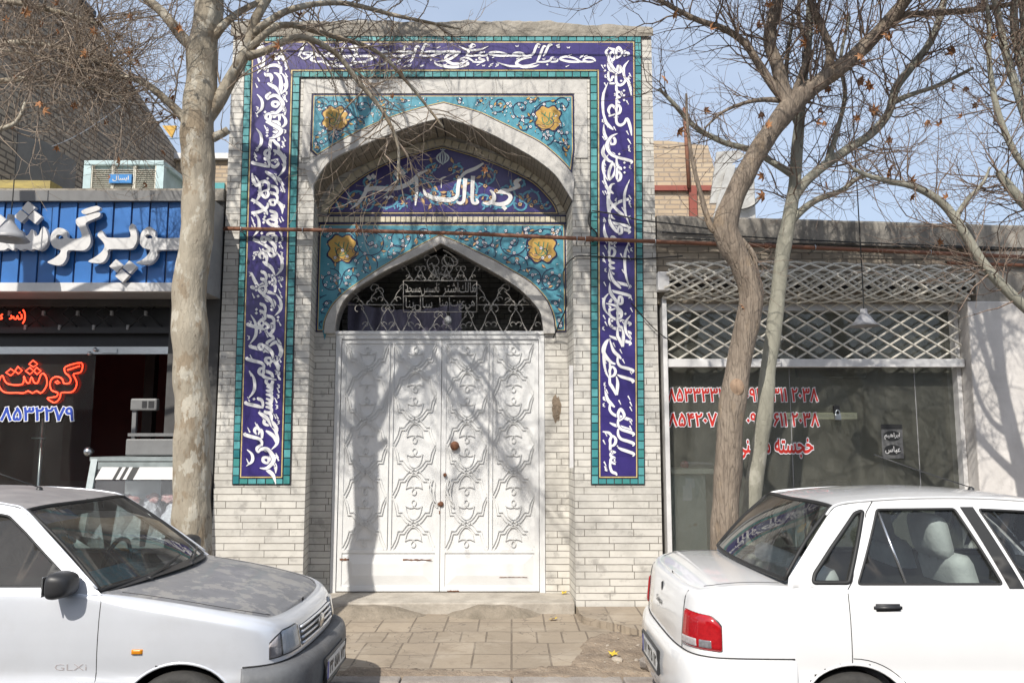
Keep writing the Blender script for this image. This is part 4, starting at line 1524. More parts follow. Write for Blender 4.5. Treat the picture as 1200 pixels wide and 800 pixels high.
def patch(name, pts, dz, m, amp=.02, step=.05):
    mb = MB()
    P = crom(pts, 6, True)
    xs = [p[0] for p in P]; ys = [p[1] for p in P]
    ex = []
    x = min(xs)
    while x < max(xs):
        y = min(ys)
        while y < max(ys):
            if inside((x, y), P): ex.append((x + rng.uniform(-.4, .4) * step, y + rng.uniform(-.4, .4) * step))
            y += step
        x += step
    P = [(a + rng.uniform(-.012, .012), b + rng.uniform(-.012, .012)) for a, b in P]
    ov, fs = tri2d([P], ex)
    bs = set(range(len(P)))
    mb.add([(x, y, GZ + (-.012 if i in bs else dz + amp * (noise.noise(Vector((x * 6, y * 6, 1))) + .6 * noise.noise(Vector((x * 17, y * 17, 2)))))) for i, (x, y) in enumerate(ov)], fs, 0, True)
    return mb.build(name, m)
tag(patch('bare_earth', [(.62, -1.15), (.95, -.9), (1.25, -1.12), (1.9, -1.1), (2.6, -1.3), (2.6, -2.0), (1.6, -2.2), (.9, -2.24), (.45, -2.0), (.55, -1.6)], .02, M['earth'], .025), kind='structure')
tag(patch('gutter_dirt', [(-1.6, -2.12), (-.9, -2.0), (-.2, -2.1), (.45, -1.95), (1.0, -2.2), (.6, -2.34), (-.5, -2.30), (-1.6, -2.33)], .014, M['earth'], .02), kind='structure')
M['ramp'] = mat('rough_ramp_cement', (.30, .255, .20), 1.0, c2=(.17, .145, .11), scale=5, bump=1.0, bscale=30)
for (pts, lab) in (([(-2.0, -.03), (-1.5, -.02), (-1.1, -.02), (-.82, -.06), (-.95, -.22), (-1.3, -.30), (-1.75, -.30), (-2.0, -.22)], 'rough grey cement ramp against the step before the left leaf of the white gate'),
                   ([(-.62, -.02), (-.2, -.02), (.2, -.02), (.32, -.07), (.2, -.22), (-.15, -.27), (-.5, -.24), (-.66, -.12)], 'rough grey cement ramp against the step before the right leaf of the white gate')):
    P = crom(pts, 6, True)
    cx = sum(p[0] for p in P) / len(P); cy = -.045
    mb = MB()
    def rp(u, v):
        p = P[int(u) % len(P)]
        t = v / 6
        x, y = cx + (p[0] - cx) * (1 - t), cy + (p[1] - cy) * (1 - t)
        h = .10 * min(1, 1.5 * t) ** .8 - .01
        return (x, y, GZ + h + .012 * noise.noise(Vector((x * 9, y * 9, 4))) * (t > 0))
    mb.grid(rp, range(len(P) + 1), range(7))
    tag(mb.build('cement_ramp', M['ramp']), lab, 'cement ramp', 'cement ramps in front of the gate step')

# loose stones and litter on the broken paving
stonem = mat('rubble_stone', (.42, .37, .3), .95, c2=(.28, .24, .2), scale=12, bump=.5)
def stone(x, y, s, name, label, cat, m, group=None):
    bm = bmesh.new()
    bmesh.ops.create_icosphere(bm, subdivisions=2, radius=1)
    for v in bm.verts:
        v.co *= 1 + .35 * noise.noise(v.co * 1.3 + Vector((x * 9, y * 9, 0)))
        v.co = Vector((v.co.x * s, v.co.y * s * .7, v.co.z * s * .5))
    me = bpy.data.meshes.new(name)
    bm.to_mesh(me); bm.free()
    me.materials.append(m)
    o = bpy.data.objects.new(name, me); col.objects.link(o)
    o.location = (x, y, GZ + s * .3 + .02); o.rotation_euler = (0, 0, rng.uniform(0, 6))
    return tag(o, label, cat, group)
for k in range(26):
    stone(rng.uniform(.7, 1.9), rng.uniform(-2.15, -1.15), rng.uniform(.008, .03), 'pebble', 'small pale pebble lying in the patch of bare earth by the white car', 'pebble', stonem, 'pebbles on the bare earth')
stone(1.12, -2.08, .17, 'broken_kerb_stone', 'large broken grey stone by the kerb beside the rear bumper of the white car', 'stone', M['kerb'])
stone(.82, -1.9, .05, 'rubble_piece', 'fist sized pale rubble piece on the bare earth', 'stone', stonem)
def leaf_mesh(s, m, curl=.3):
    mb = MB()
    out = [(0, -.5), (.12, -.2), (.45, -.28), (.33, 0), (.5, .25), (.22, .22), (.1, .6), (-.08, .25), (-.38, .35), (-.26, .05), (-.5, -.2), (-.15, -.18)]
    c = [(x * s, y * s, curl * s * (x * x + .5 * y * y) + .05 * s * math.sin(x * 9)) for x, y in out]
    mb.add([(0, 0, 0)] + c, [(0, 1 + i, 1 + (i + 1) % 12) for i in range(12)])
    return mb
yl_m = mat('yellow_leaf', (.6, .42, .04), .7, scale=20)
br_m = mat('dry_leaf', (.3, .15, .06), .85, c2=(.17, .08, .035), scale=14)
for (x, y, z, lab, mm_) in ((.40, -.32, GZ, 'yellow fallen leaf on the paving below the right end of the step', yl_m), (.55, YB - .06, 0, 'yellow fallen leaf on the step beside the right jamb of the gate', yl_m),
                            (.80, -1.75, GZ + .03, 'yellow green fallen leaf on the bare earth near the kerb', yl_m)):
    o = leaf_mesh(.1, mm_).build('fallen_leaf', mm_)
    o.location = (x, y, z + .015); o.rotation_euler = (.2, .1, rng.uniform(0, 6))
    tag(o, lab, 'leaf', 'yellow leaves on the ground')

# ------------------------------------------------------------------ butcher's shop on the left
M['blue_sheet'] = mat('blue_painted_sheet', (0.03, 0.145, 0.42), 0.4, var=.2, scale=3)
M['grey_trim'] = mat('grey_trim', (0.28, 0.28, 0.28), 0.5, var=.2, scale=6)
M['white_trim'] = mat('white_trim', (0.62, 0.61, 0.6), 0.45, var=.15, scale=6)
M['steel'] = mat('brushed_steel', (0.55, 0.57, 0.58), 0.3, 0.9, var=.15, scale=20, stretch=(1, 1, 8))
M['dark_steel'] = mat('dark_steel', (0.03, 0.03, 0.032), 0.5, 0.3, scale=10)
M['red_glow_wall'] = mat('dark_red_glow_wall', (0.13, 0.012, 0.012), 0.5, scale=4)  # dark red walls; the shop's faint red glow is put into their colour
M['shop_glass'] = glassm('shop_glass', (0.9, 0.92, 0.91), .8, 0.03)
bs = thing('butcher_shop', 'dark fronted butcher shop with a flat roof left of the mosque portal', 'shop', (-4.6, 0.1, GZ))
BX0, BX1 = -9.0, -3.075
mb = MB()
mb.box(-3.60, BX1, .02, .5, GZ - .2, 4.15)           # end pier beside the portal
mb.box(BX0, BX0 + .3, .02, .5, GZ - .2, 4.15)
mb.box(BX0 + .3, -3.60, .03, .4, 3.02, 4.15)
shifted(mb.build('wall', mat('charcoal_wall', (0.07, 0.068, 0.066), .8, var=.3, scale=4), bs))
mb = MB()
mb.box(BX0 - .05, BX1, -.02, 5.4, 4.15, 4.28)
shifted(mb.build('roof', M['cement'], bs))
mb = MB()
x0, x1, y0, y1, z0, z1 = BX0 + .3, -3.60, .5, 4.6, GZ + .06, 4.14
mb.add([(x0, y0, z0), (x1, y0, z0), (x1, y1, z0), (x0, y1, z0), (x0, y0, z1), (x1, y0, z1), (x1, y1, z1), (x0, y1, z1)], [(4, 7, 6, 5), (0, 3, 7, 4), (1, 5, 6, 2), (3, 2, 6, 7)], 0)
mb.add([(x0, .02, z0), (x1, .02, z0), (x1, y1, z0), (x0, y1, z0)], [(0, 1, 2, 3)], 1)
mb.box(-4.5, -4.38, 1.5, 1.62, GZ, 3.0, 1)
mb.box(-3.98, -3.75, 2.4, 2.5, GZ, 3.0, 2)
mb.add([(x0, y0 + .01, z0), (x0, y1, z0), (x0, y1, z1), (x0, y0, z1)], [(0, 1, 2, 3)], 0)
shifted(mb.build('interior', [M['red_glow_wall'], M['dark_room'], M['dark_steel']], bs))
# glazing: fixed pane left of the doorway, rail above
def Wx(px, py, Y): return W(px, py, Y)[0]
def Wz(px, py, Y): return W(px, py, Y)[1]
gy = .12
xr = Wx(107, 500, gy)
mb = MB()
mb.box(BX0 + .3, xr, gy, gy + .01, GZ + .05, Wz(50, 409, gy))
shifted(mb.build('shop_window', M['shop_glass'], bs))
mb = MB()
mb.box(BX0 + .3, -3.6, gy - .03, gy + .03, Wz(50, 415, gy), Wz(50, 406.5, gy))
mb.box(Wx(121, 412, gy), Wx(139, 412, gy), gy - .045, gy - .028, Wz(50, 414, gy), Wz(50, 409, gy))
for px, py in ((112, 409.5), (105.5, 414)):
    x, z = W(px, py, gy - .04)
    mb.lathe([(0, -.03), (.015, -.027), (.022, -.012), (.022, .01), (.012, .03)], (x, gy - .04, z), 'y', 12)
shifted(mb.build('door_rail', M['steel'], bs))
mb = MB()
mb.box(BX0 + .3, -3.6, gy + .05, gy + .08, Wz(50, 406, gy), 3.03)
z0, z1 = Wz(50, 391, gy), Wz(50, 384, gy)
mb.box(BX0 + .3, -3.6, gy - .06, gy - .02, z0, z1)
mb.box(BX0 + .3, -3.6, gy - .06, gy - .02, Wz(50, 351, gy), Wz(50, 346, gy))
zt_, zb_ = Wz(50, 351, gy), z1
px_ = 41.0
dx = .36
xs0 = Wx(35, 370, gy)
k0 = xs0
x = xs0 - 12 * dx
while x < -3.7:
    for a, b in ((0, .5), (.5, 0)):
        mb.tube([(x + a * dx, gy - .04, zt_), (x + (a + .5 if a == 0 else 0) * dx + (0 if a == 0 else 0), gy - .04, (zt_ + zb_) / 2)], .008, 4)
        mb.tube([(x + a * dx, gy - .04, zb_), (x + (.5 if a == 0 else 0) * dx, gy - .04, (zt_ + zb_) / 2)], .008, 4)
    mb.tube([(x + .5 * dx, gy - .04, (zt_ + zb_) / 2), (x + dx, gy - .04, zt_)], .008, 4)
    mb.tube([(x + .5 * dx, gy - .04, (zt_ + zb_) / 2), (x + dx, gy - .04, zb_)], .008, 4)
    x += dx
shifted(mb.build('security_lattice', M['dark_steel'], bs))
x = xs0 - 12 * dx
while x < -3.7:
    for xx, zz in ((x, zt_), (x, zb_), (x + dx / 2, (zt_ + zb_) / 2)):
        if xx > -5.6:
            mb = MB()
            mb.box(xx - .012, xx + .012, gy - .075, gy - .045, zz - .03, zz + .02)
            shifted(mb.build('lattice_clip', M['grey_trim'], bs))
    x += dx
mb = MB()
x, z = W(104, 529, .05)
mb.lathe([(0, -.05), (.03, -.045), (.045, -.02), (.045, .01), (.02, .05), (.02, .08)], (x, .05, z), 'y', 16)
shifted(mb.build('door_knob', M['steel'], bs))

# the sign box and its thick letters
SY = -.5
sg = thing('shop_sign', 'long blue box sign with thick white Persian letters over the dark butcher shop', 'shop sign', (-4.6, SY, 3.06))
SX1 = -3.075
sz0, sz1 = Wz(0, 332, SY), Wz(0, 237, SY)
mb = MB()
mb.box(-8.9, SX1, SY + .03, .015, Wz(0, 341, SY) + .01, Wz(0, 226, SY) - .01)
shifted(mb.build('sign_box', M['grey_trim'], sg))
mb = MB()
x = SX1 - .02
pitch = .182
while x > -8.7:
    a, b = x - pitch + .014, x
    mb.add([(a, SY + .012, sz0), (b, SY, sz0), (b, SY, sz1), (a, SY + .012, sz1), (b, SY + .03, sz0), (b, SY + .03, sz1), (a, SY + .03, sz0), (a, SY + .03, sz1)], [(0, 1, 2, 3), (1, 4, 5, 2), (6, 0, 3, 7)], 0)
    x -= pitch
shifted(mb.build('blue_panel', [M['blue_sheet']], sg))
mb = MB()
mb.box(-8.92, SX1 + .005, SY - .05, SY + .03, sz1, Wz(0, 225, SY))
shifted(mb.build('top_trim', mat('dark_fascia', (.15, .15, .15), .5, scale=6), sg))
mb = MB()
mb.box(-8.92, SX1 + .005, SY - .04, SY + .04, Wz(0, 342, SY), sz0)
mb.box(SX1 - .028, SX1 + .006, SY - .035, SY + .03, sz0, sz1)
shifted(mb.build('bottom_trim', M['white_trim'], sg))
LYs = SY - .085
def S2(p):
    px = p[0] if p[0] < 850 else 850 + (p[0] - 850) * .44
    return W(px * .25, 200 + p[1] * .25, LYs)
def dia(cx, cy, a=24, b=20):
    return [S2((cx - a, cy + 2)), (S2((cx - 2, cy - b))), S2((cx + a, cy - 2)), S2((cx + 2, cy + b))]
glyphs = {
 'waw': ([[(690, 264), (712, 268), (728, 284), (738, 315), (850, 314), (990, 312), (1000, 290), (1012, 262), (1040, 262), (1044, 290), (1062, 312), (1075, 285), (1098, 280), (1104, 320), (1092, 352), (1060, 368), (1000, 370), (850, 371), (745, 372), (738, 395), (720, 424), (690, 440), (637, 432), (668, 416), (692, 395), (704, 370), (676, 364), (658, 345), (656, 318), (664, 288)], [(690, 298), (680, 307), (690, 317), (715, 316), (708, 303)]]),
 'pe_re': ([[(604, 268), (622, 248), (638, 280), (643, 318), (632, 350), (608, 367), (512, 368), (505, 392), (494, 416), (470, 433), (413, 426), (450, 402), (480, 375), (490, 350), (478, 328), (456, 302), (476, 280), (492, 306), (510, 314), (600, 314), (612, 300)]]),
 'gaf_waw': ([[(360, 224), (400, 212), (464, 195), (466, 214), (436, 228), (402, 246), (410, 275), (422, 305), (424, 335), (412, 360), (386, 374), (320, 373), (312, 405), (298, 432), (272, 444), (222, 430), (250, 412), (276, 392), (284, 372), (255, 362), (238, 338), (238, 305), (250, 282), (272, 268), (298, 272), (314, 290), (320, 316), (376, 316), (382, 300), (372, 270), (356, 246)], [(270, 300), (262, 310), (272, 320), (298, 317), (288, 303)]]),
 'gaf_bar': ([[(384, 186), (452, 165), (466, 182), (398, 204)]]),
 'shin': ([[(203, 262), (216, 280), (225, 310), (220, 340), (206, 364), (184, 374), (160, 366), (140, 374), (118, 366), (98, 374), (76, 362), (60, 374), (38, 362), (20, 372), (-40, 372), (-90, 366), (-120, 340), (-124, 300), (-112, 270), (-92, 264), (-94, 300), (-76, 314), (-20, 316), (2, 316), (12, 290), (26, 280), (36, 300), (60, 312), (80, 300), (88, 278), (104, 284), (112, 306), (132, 300), (146, 276), (158, 282), (164, 306), (182, 300), (190, 280)]]),
}
mb = MB()
for k, lps in glyphs.items():
    L = [[S2(p) for p in l] for l in lps]
    sm = [crom(l, 3, True) for l in L]
    sm = [ccw(sm[0])] + [ccw(l)[::-1] for l in sm[1:]]
    o_ = MB()
    o_.loops(sm, LYs, thick=.05)
    shifted(o_.build('letter', M['white_trim'], sg))
for (cx, cy) in ((133, 175), (98, 213), (162, 218), (-6, 232), (-62, 232), (545, 446), (607, 452), (572, 492)):
    o_ = MB()
    o_.prism(dia(cx, cy, 33, 31), LYs, LYs + .05)
    shifted(o_.build('letter_dot', M['white_trim'], sg))

# neon words and numbers on the window
red_neon = emis('red_neon_tube', (1.0, 0.055, 0.02), 3.0)
blue_num = mat('blue_sticker', (0.03, 0.07, 0.4), .4, scale=20)
white_num = mat('white_sticker', (0.75, 0.76, 0.8), .4, scale=20)
red_num = mat('red_sticker', (0.50, 0.03, 0.02), .4, var=.25, scale=9)
NY = .09
def N3(p): 
    x, z = W(p[0] * .25, 400 + p[1] * .25, NY)
    return (x, NY, z)
ne = thing('neon_sign', 'red neon outline lettering hung in the dark butcher window above blue numbers', 'neon sign', (-5.0, NY, 2.1))
for pts, cl in (([(308, 118), (382, 100), (380, 142), (345, 152), (352, 172), (360, 195), (352, 222), (332, 238), (288, 240), (282, 262), (268, 280), (250, 286), (222, 266), (245, 262), (266, 256), (270, 240), (244, 230), (234, 205), (240, 180), (258, 166), (280, 168), (294, 180), (300, 196), (322, 196), (332, 180), (322, 160), (306, 146)], True),
                ([(316, 134), (374, 114)], False), ([(258, 190), (270, 184), (280, 194), (268, 198)], True),
                ([(204, 150), (218, 170), (220, 200), (208, 226), (190, 242), (172, 232), (152, 242), (132, 232), (110, 242), (80, 240), (30, 240), (6, 226), (-6, 200), (0, 172), (12, 160), (22, 182), (36, 198), (70, 204), (104, 200), (112, 182), (112, 162), (124, 190), (138, 194), (148, 166), (160, 192), (176, 194), (186, 170), (192, 156)], True),
                ([(155, 88), (176, 106), (156, 120), (136, 106)], True), ([(140, 122), (158, 138), (140, 154), (120, 138)], True), ([(172, 122), (192, 138), (174, 154), (158, 138)], True),
                ([(50, 128), (70, 142), (50, 160), (28, 146)], True), ([(84, 118), (104, 136), (86, 152), (70, 138)], True)):
    mb = MB()
    q = [N3(p) for p in pts]
    if len(q) > 6: q = crom(q, 3, cl)
    mb.tube(q, .0075, 6, closed=cl)
    shifted(mb.build('tube', red_neon, ne))
nf = thing('neon_word', 'small red neon word in brackets behind the dark lattice over the butcher window', 'neon sign', (-5.2, NY - .03, 2.9))
def N2(p):
    x, z = W(p[0] * .25, 200 + p[1] * .25, NY - .14)
    return (x, NY - .14, z)
for pts in ([(108, 652), (116, 668), (116, 695), (106, 716)], [(100, 672), (102, 690), (88, 695), (82, 680), (76, 694), (66, 692), (62, 682)], [(52, 678), (56, 690), (44, 694)], [(90, 664), (94, 666)], [(12, 672), (4, 680), (10, 692), (0, 694)], [(-10, 676), (-16, 690), (-30, 692), (-34, 680)], [(-52, 652), (-60, 682), (-52, 714)]):
    mb = MB()
    mb.tube(crom([N2(p) for p in pts], 4), .008, 6)
    shifted(mb.build('tube', red_neon, nf))

def number(name, s, x0, x1, z0, z1, y, mf, mbk, label, wt=.028, out=.07, shaped=False):
    """sticker lettering with a pale outline"""
    t = s if shaped else s
    back = text_loops(t, out, 3)
    frontl = text_loops(t, wt, 3)
    bb_ = bounds(back)
    def mp(l): return [[(x0 + (x - bb_[0]) / (bb_[1] - bb_[0]) * (x1 - x0), z0 + (q - bb_[2]) / (bb_[3] - bb_[2]) * (z1 - z0)) for x, q in L_] for L_ in l]
    r = thing(name, label, 'lettering', ((x0 + x1) / 2, y, z0))
    m_ = MB(); m_.loops(mp(back), y, 0, thick=.001)
    shifted(m_.build('outline', mbk, r))
    m_ = MB(); m_.loops(mp(frontl), y - .0015, 0)
    shifted(m_.build('letters', mf, r))
    return r
ya = .105
number('window_numbers', '۸۵۳۲۲۷۹', Wx(-1, 485, ya), Wx(88, 485, ya), Wz(40, 494.5, ya), Wz(40, 475, ya), ya, blue_num, white_num, 'row of blue Persian numerals with white outlines under the red neon word')

# counter fridge in the doorway
fr = thing('display_fridge', 'white framed butcher display fridge with trays of meat behind sloping glass', 'display fridge', (-3.75, -.45, GZ))
FX0, FX1 = -4.19, -3.15
mb = MB()
mb.bbox(FX0, FX1, -.45, .42, GZ + .02, .60, .02)
mb.box(FX0 + .02, FX1 - .02, -.47, -.44, .34, .5)
shifted(mb.build('base', M['steel'], fr))
mb = MB()
# frame uprights lean back
zt2 = 1.43
def fp(x, t): return (x, -.47 + .2 * t, .60 + (zt2 - .60) * t)
for x in (FX0 + .045, FX1 - .045):
    mb.obox(((x), (-.47 + -.27) / 2, (.6 + zt2) / 2), (.032, 0, 0), (0, .02, 0), (0, .1, (zt2 - .6) / 2))
mb.box(FX0, FX1, -.29, .42, zt2 - .02, zt2 + .02)
mb.box(FX0 + .09, FX1 - .09, -.30, -.26, zt2 - .10, zt2 - .03)
mb.box(FX0, FX1, -.50, -.42, .56, .64)
shifted(mb.build('frame', mat('fridge_frame', (.42, .47, .47), .3, .4, c2=(.3, .34, .34), scale=9), fr))
mb = MB()
for k in range(26):
    a = FX0 + .085 + k * .034
    if a + .03 > FX1 - .08: break
    t0, t1 = .82, .965
    p0, p1 = (-.468 + .2 * .83 * t0 * 1.02, .60 + (zt2 - .60) * (t0 - .06)), (-.468 + .2 * .83 * t1 * 1.02, .60 + (zt2 - .60) * (t1 - .06))
    sk = .05
    if a + .03 + sk > FX1 - .08: break
    mb.add([(a, p0[0] - .004, p0[1]), (a + .034, p0[0] - .004, p0[1]), (a + .034 + sk, p1[0] - .004, p1[1]), (a + sk, p1[0] - .004, p1[1])], [(0, 1, 2, 3)], 1 if k in (5, 7, 9, 10) else 0)
shifted(mb.build('striped_sticker', [M['white_trim'], M['black']], fr))
mb = MB()
mb.add([(FX0 + .08, -.465, .64), (FX1 - .08, -.465, .64), (FX1 - .08, -.29, zt2 - .1), (FX0 + .08, -.29, zt2 - .1)], [(0, 1, 2, 3)])
mb.add([(FX0 + .08, -.457, .64), (FX1 - .08, -.457, .64), (FX1 - .08, -.282, zt2 - .1), (FX0 + .08, -.282, zt2 - .1)], [(0, 1, 2, 3)])
shifted(mb.build('glass', glassm('fridge_glass', (.93, .96, .96), 1.2, .05), fr))
mb = MB()
mb.box(FX0 + .09, FX1 - .09, .3, .35, .6, zt2 - .1, 0)
mb.box(FX0 + .09, FX1 - .09, -.40, .3, .62, .66, 0)
mb.box(FX0 + .09, FX1 - .09, -.05, .3, 1.02, 1.04, 0)
shifted(mb.build('shelves', [M['steel'], M['white_trim']], fr))
ice = mat('ice_and_fat', (.62, .62, .66), .3, c2=(.42, .40, .46), scale=30, bump=.6)
meat = mat('raw_meat', (.38, .10, .10), .35, c2=(.62, .45, .44), scale=16)
for k in range(3):
    mb = MB()
    cx = FX0 + .24 + k * .28
    def pile(u, v):
        x = cx + (u - .5) * .30
        y = -.36 + v * .58
        h = max(0, math.sin(math.pi * u)) ** .5 * max(0, math.sin(math.pi * v)) ** .5
        n_ = noise.noise(Vector((x * 22, y * 22, k)))
        return (x, y, .67 + h * (.20 + .34 * v) + .045 * n_)
    mb.grid(pile, [i / 16 for i in range(17)], [i / 20 for i in range(21)], 0, False)
    tag(mb.build('ice_heap', ice), 'heap of %s ice and pale meat in the butcher display fridge' % ('crushed', 'grey white', 'lumpy')[k] + (' at its left end', ' in its middle', ' at its right end')[k], 'ice heap', 'ice heaps in the display fridge')
st = random.Random(2)
for k in range(7):
    bm = bmesh.new()
    bmesh.ops.create_icosphere(bm, subdivisions=2, radius=1)
    s_ = st.uniform(.04, .07)
    for v in bm.verts:
        v.co *= 1 + .5 * noise.noise(v.co * 1.7 + Vector((k * 7, 0, 0)))
        v.co = Vector((v.co.x * s_ * 1.3, v.co.y * s_, v.co.z * s_ * .7))
    me = bpy.data.meshes.new('meat_piece'); bm.to_mesh(me); bm.free(); me.materials.append(meat)
    o = bpy.data.objects.new('meat_piece', me); col.objects.link(o)
    o.location = (FX0 + .2 + k * .11, st.uniform(-.25, 0), 1.02 + st.uniform(-.03, .05)); o.rotation_euler = (st.uniform(-.4, .4), 0, st.uniform(0, 6))
    tag(o, 'piece of red meat lying on the ice in the butcher display fridge', 'meat', 'meat pieces in the display fridge')

# weighing scale on the fridge
M['scale_grey'] = mat('scale_grey', (.16, .16, .16), .5, scale=8)
sc_ = thing('weighing_scale', 'grey shop weighing scale with display on a post on the butcher fridge', 'weighing scale', (-3.8, .15, 1.46))
sy = .12
mb = MB(); mb.bbox(Wx(155, 520, sy), Wx(215, 520, sy), sy - .15, sy + .2, 1.462, Wz(150, 514, sy), .012)
mb.box(Wx(158, 520, sy), Wx(212, 520, sy), sy - .17, sy + .21, Wz(150, 510, sy) - .01, Wz(150, 507.5, sy))
shifted(mb.build('platform', M['scale_grey'], sc_))
mb = MB(); mb.bbox(Wx(156, 480, sy), Wx(161, 480, sy), sy - .02, sy + .02, Wz(150, 514, sy) - .01, Wz(150, 480, sy), .004)
shifted(mb.build('post', M['scale_grey'], sc_))
mb = MB(); mb.bbox(Wx(155, 475, sy), Wx(186, 475, sy), sy - .05, sy + .03, Wz(150, 481, sy), Wz(150, 467, sy), .015)
hd = shifted(mb.build('display_head', M['scale_grey'], sc_))
for a, b in ((169, 174.5), (176.5, 183)):
    mb = MB(); mb.box(Wx(a, 475, sy), Wx(b, 475, sy), sy - .054, sy - .05, Wz(150, 478, sy), Wz(150, 470, sy))
    o = mb.build('screen', M['dark_steel'], hd); o.data.transform(Matrix.Translation(-Vector(sc_.location)))
mb = MB()
st_y = .4
x, z = W(50, 500, st_y)
mb.tube([(x, st_y, GZ + .06), (x, st_y, Wz(50, 490, st_y))], .022, 10)
mb.tube([(x - .1, st_y - .02, z - .12), (x + .05, st_y - .02, z - .12)], .008, 6)
mb.lathe([(.2, 0), (.19, .02), (.03, .03)], (x, st_y, GZ + .065), n=20)
tag(mb.build('steel_stand', M['steel']), 'thin steel post stand behind the dark butcher window under the numbers', 'stand')

# yellow board on the roof edge, evaporative cooler
mb = MB()
x1 = Wx(60, 215, .1)
mb.obox((x1 - .9, .2, Wz(30, 216, .1)), (.9, 0, -.01), (0, .12, 0), (0, 0, .045))
tag(mb.build('yellow_board', mat('yellow_paint_wood', (.42, .33, .1), .8, c2=(.22, .18, .08), scale=5, stretch=(1, 4, 4))), 'faded yellow board lying on the roof edge above the blue shop sign', 'board')
CY = .9
cx0, cx1 = Wx(98, 200, CY), Wx(192, 200, CY)
cz1 = Wz(100, 188, CY)
ac = thing('evaporative_cooler', 'pale evaporative cooler with louvred front on the butcher shop roof', 'air cooler', ((cx0 + cx1) / 2, CY + .4, 4.29))
cb = mat('cooler_blue_paint', (.42, .55, .57), .5, var=.2, scale=6)
cw = mat('cooler_cream_paint', (.6, .58, .5), .5, var=.15, scale=6)
mb = MB()
for x in (cx0, cx1 - .09):
    for y in (CY, CY + .72): mb.box(x, x + .09, y, y + .08, 4.29, cz1 - .05)
mb.bbox(cx0, cx1, CY - .01, CY + .81, cz1 - .06, cz1, .012)
mb.box(cx0 + .05, cx1 - .05, CY + .05, CY + .75, 4.31, cz1 - .06)
shifted(mb.build('cabinet', cb, ac))
n_l = 3
wd = (cx1 - cx0 - .18) / 3
for k in range(3):
    mb = MB()
    a, b = cx0 + .09 + k * wd + .015, cx0 + .09 + (k + 1) * wd - .015
    z = 4.33
    while z < cz1 - .1:
        mb.obox(((a + b) / 2, CY + .03, z), ((b - a) / 2, 0, 0), (0, .015, .006), (0, -.002, .004))
        z += .024
    mb.box(a - .012, a, CY + .004, CY + .04, 4.3, cz1 - .062); mb.box(b, b + .012, CY + .004, CY + .04, 4.3, cz1 - .062)
    shifted(mb.build('louvre_panel', cw, ac))
mb = MB()
a, b = Wx(129, 209, CY), Wx(155, 209, CY)
c, d = Wz(100, 215, CY), Wz(100, 205, CY)
mb.box(a, b, CY - .022, CY + .01, c, d)
lab_ = shifted(mb.build('label_plate', mat('label_blue', (.03, .2, .5), .4, scale=9), ac))
mb = MB()
mb.loops(fit_loops(text_loops(shape_word('ابسال'), .02, 2), a + .04, b - .03, c + .02, d - .02), CY - .024)
o = mb.build('lettering', M['white_trim'], lab_); o.data.transform(Matrix.Translation(-Vector(ac.location)))

# ------------------------------------------------------------------ shop on the right
RY = .06
M['plaster'] = mat('white_plaster', (.62, .59, .56), .85, c2=(.48, .455, .43), scale=3, bump=.25, bscale=12)
overlay(M['plaster'], (.36, .33, .3), 3, .6, .72, .5, stretch=(3, 3, .6), seed=4)
M['old_wall'] = brickmat('old_rendered_brick', (.42, .36, .28), (.33, .28, .22), (.2, .17, .13), .22, .07, .008, .95, dirt=(.2, .17, .14), bump=.6)
M['dark_cement'] = mat('stained_cement', (.36, .33, .285), .95, c2=(.13, .12, .105), scale=4, bump=.6, bscale=18, stretch=(1, 1, .6))
rs_ = thing('right_shop', 'low flat roofed shop with wide dusty window and open lattice shutter right of the portal', 'shop', (3.2, RY, GZ))
RX0, RX1, RX2 = 1.535, 4.735, 9.5
def rtop(x): return 3.985 - .029 * (x - 1.6)
mb = MB()
m_ = [(RX0, 3.05), (RX0, rtop(RX0) - .25), (RX2, rtop(RX2) - .25), (RX2, 3.05)]
mb.prism(m_, RY, RY + .25)
shifted(mb.build('upper_wall', M['old_wall'], rs_))
mb = MB()
def cop2(u, v):
    prof2 = [(RY + .0, -.262), (-.01, -.258), (-.03, -.02), (-.02, .0), (.3, .01), (.5, 0), (.5, -.25)]
    y, dz = prof2[v]
    x = RX0 + u * (RX2 - RX0)
    n_ = noise.noise(Vector((x * 3, y * 5, dz * 9))) + .6 * noise.noise(Vector((x * 12, y * 9, dz * 20)))
    return (x, y + .012 * n_, rtop(x) + dz + n_ * (.03 if v in (0, 1) else .008))
mb.grid(cop2, [i / 240 for i in range(241)], list(range(7)), 0, False)
shifted(mb.build('parapet_coping', M['dark_cement'], rs_))
mb = MB()
mb.add([(RX0, .3, rtop(RX0) + .005), (RX2, .3, rtop(RX2) + .005), (RX2, 2.6, rtop(RX2) + .0), (RX0, 2.6, rtop(RX0))], [(0, 1, 2, 3)])
shifted(mb.build('roof', mat('pale_roofing', (.7, .7, .7), .6, scale=3), rs_))
mb = MB()
mb.bbox(RX1, RX2, -.09, .4, GZ - .1, 3.05, .012)
shifted(mb.build('plaster_pier', M['plaster'], rs_))
mb = MB()
mb.box(RX1 + .12, RX2, -.06, RY - .001, 3.052, rtop(6) - .27)
shifted(mb.build('stained_lintel', M['dark_cement'], rs_))
for q in ((RX0 + .04, RX0 + .085, -.02, .3, GZ, 3.1), (RX1 - .05, RX1 - .006, .10, .3, GZ, 3.05)):
    mb = MB()
    mb.box(*q)
    shifted(mb.build('window_jamb', M['white_trim'], rs_))
mb = MB()
mb.box(RX0 + .085, RX1 - .005, RY + .02, .3, 2.98, 3.05)
shifted(mb.build('lintel', M['white_trim'], rs_))
gy2 = .2
mb = MB()
mb.box(RX0 + .085, RX1 - .05, gy2, gy2 + .008, GZ + .1, 2.98)
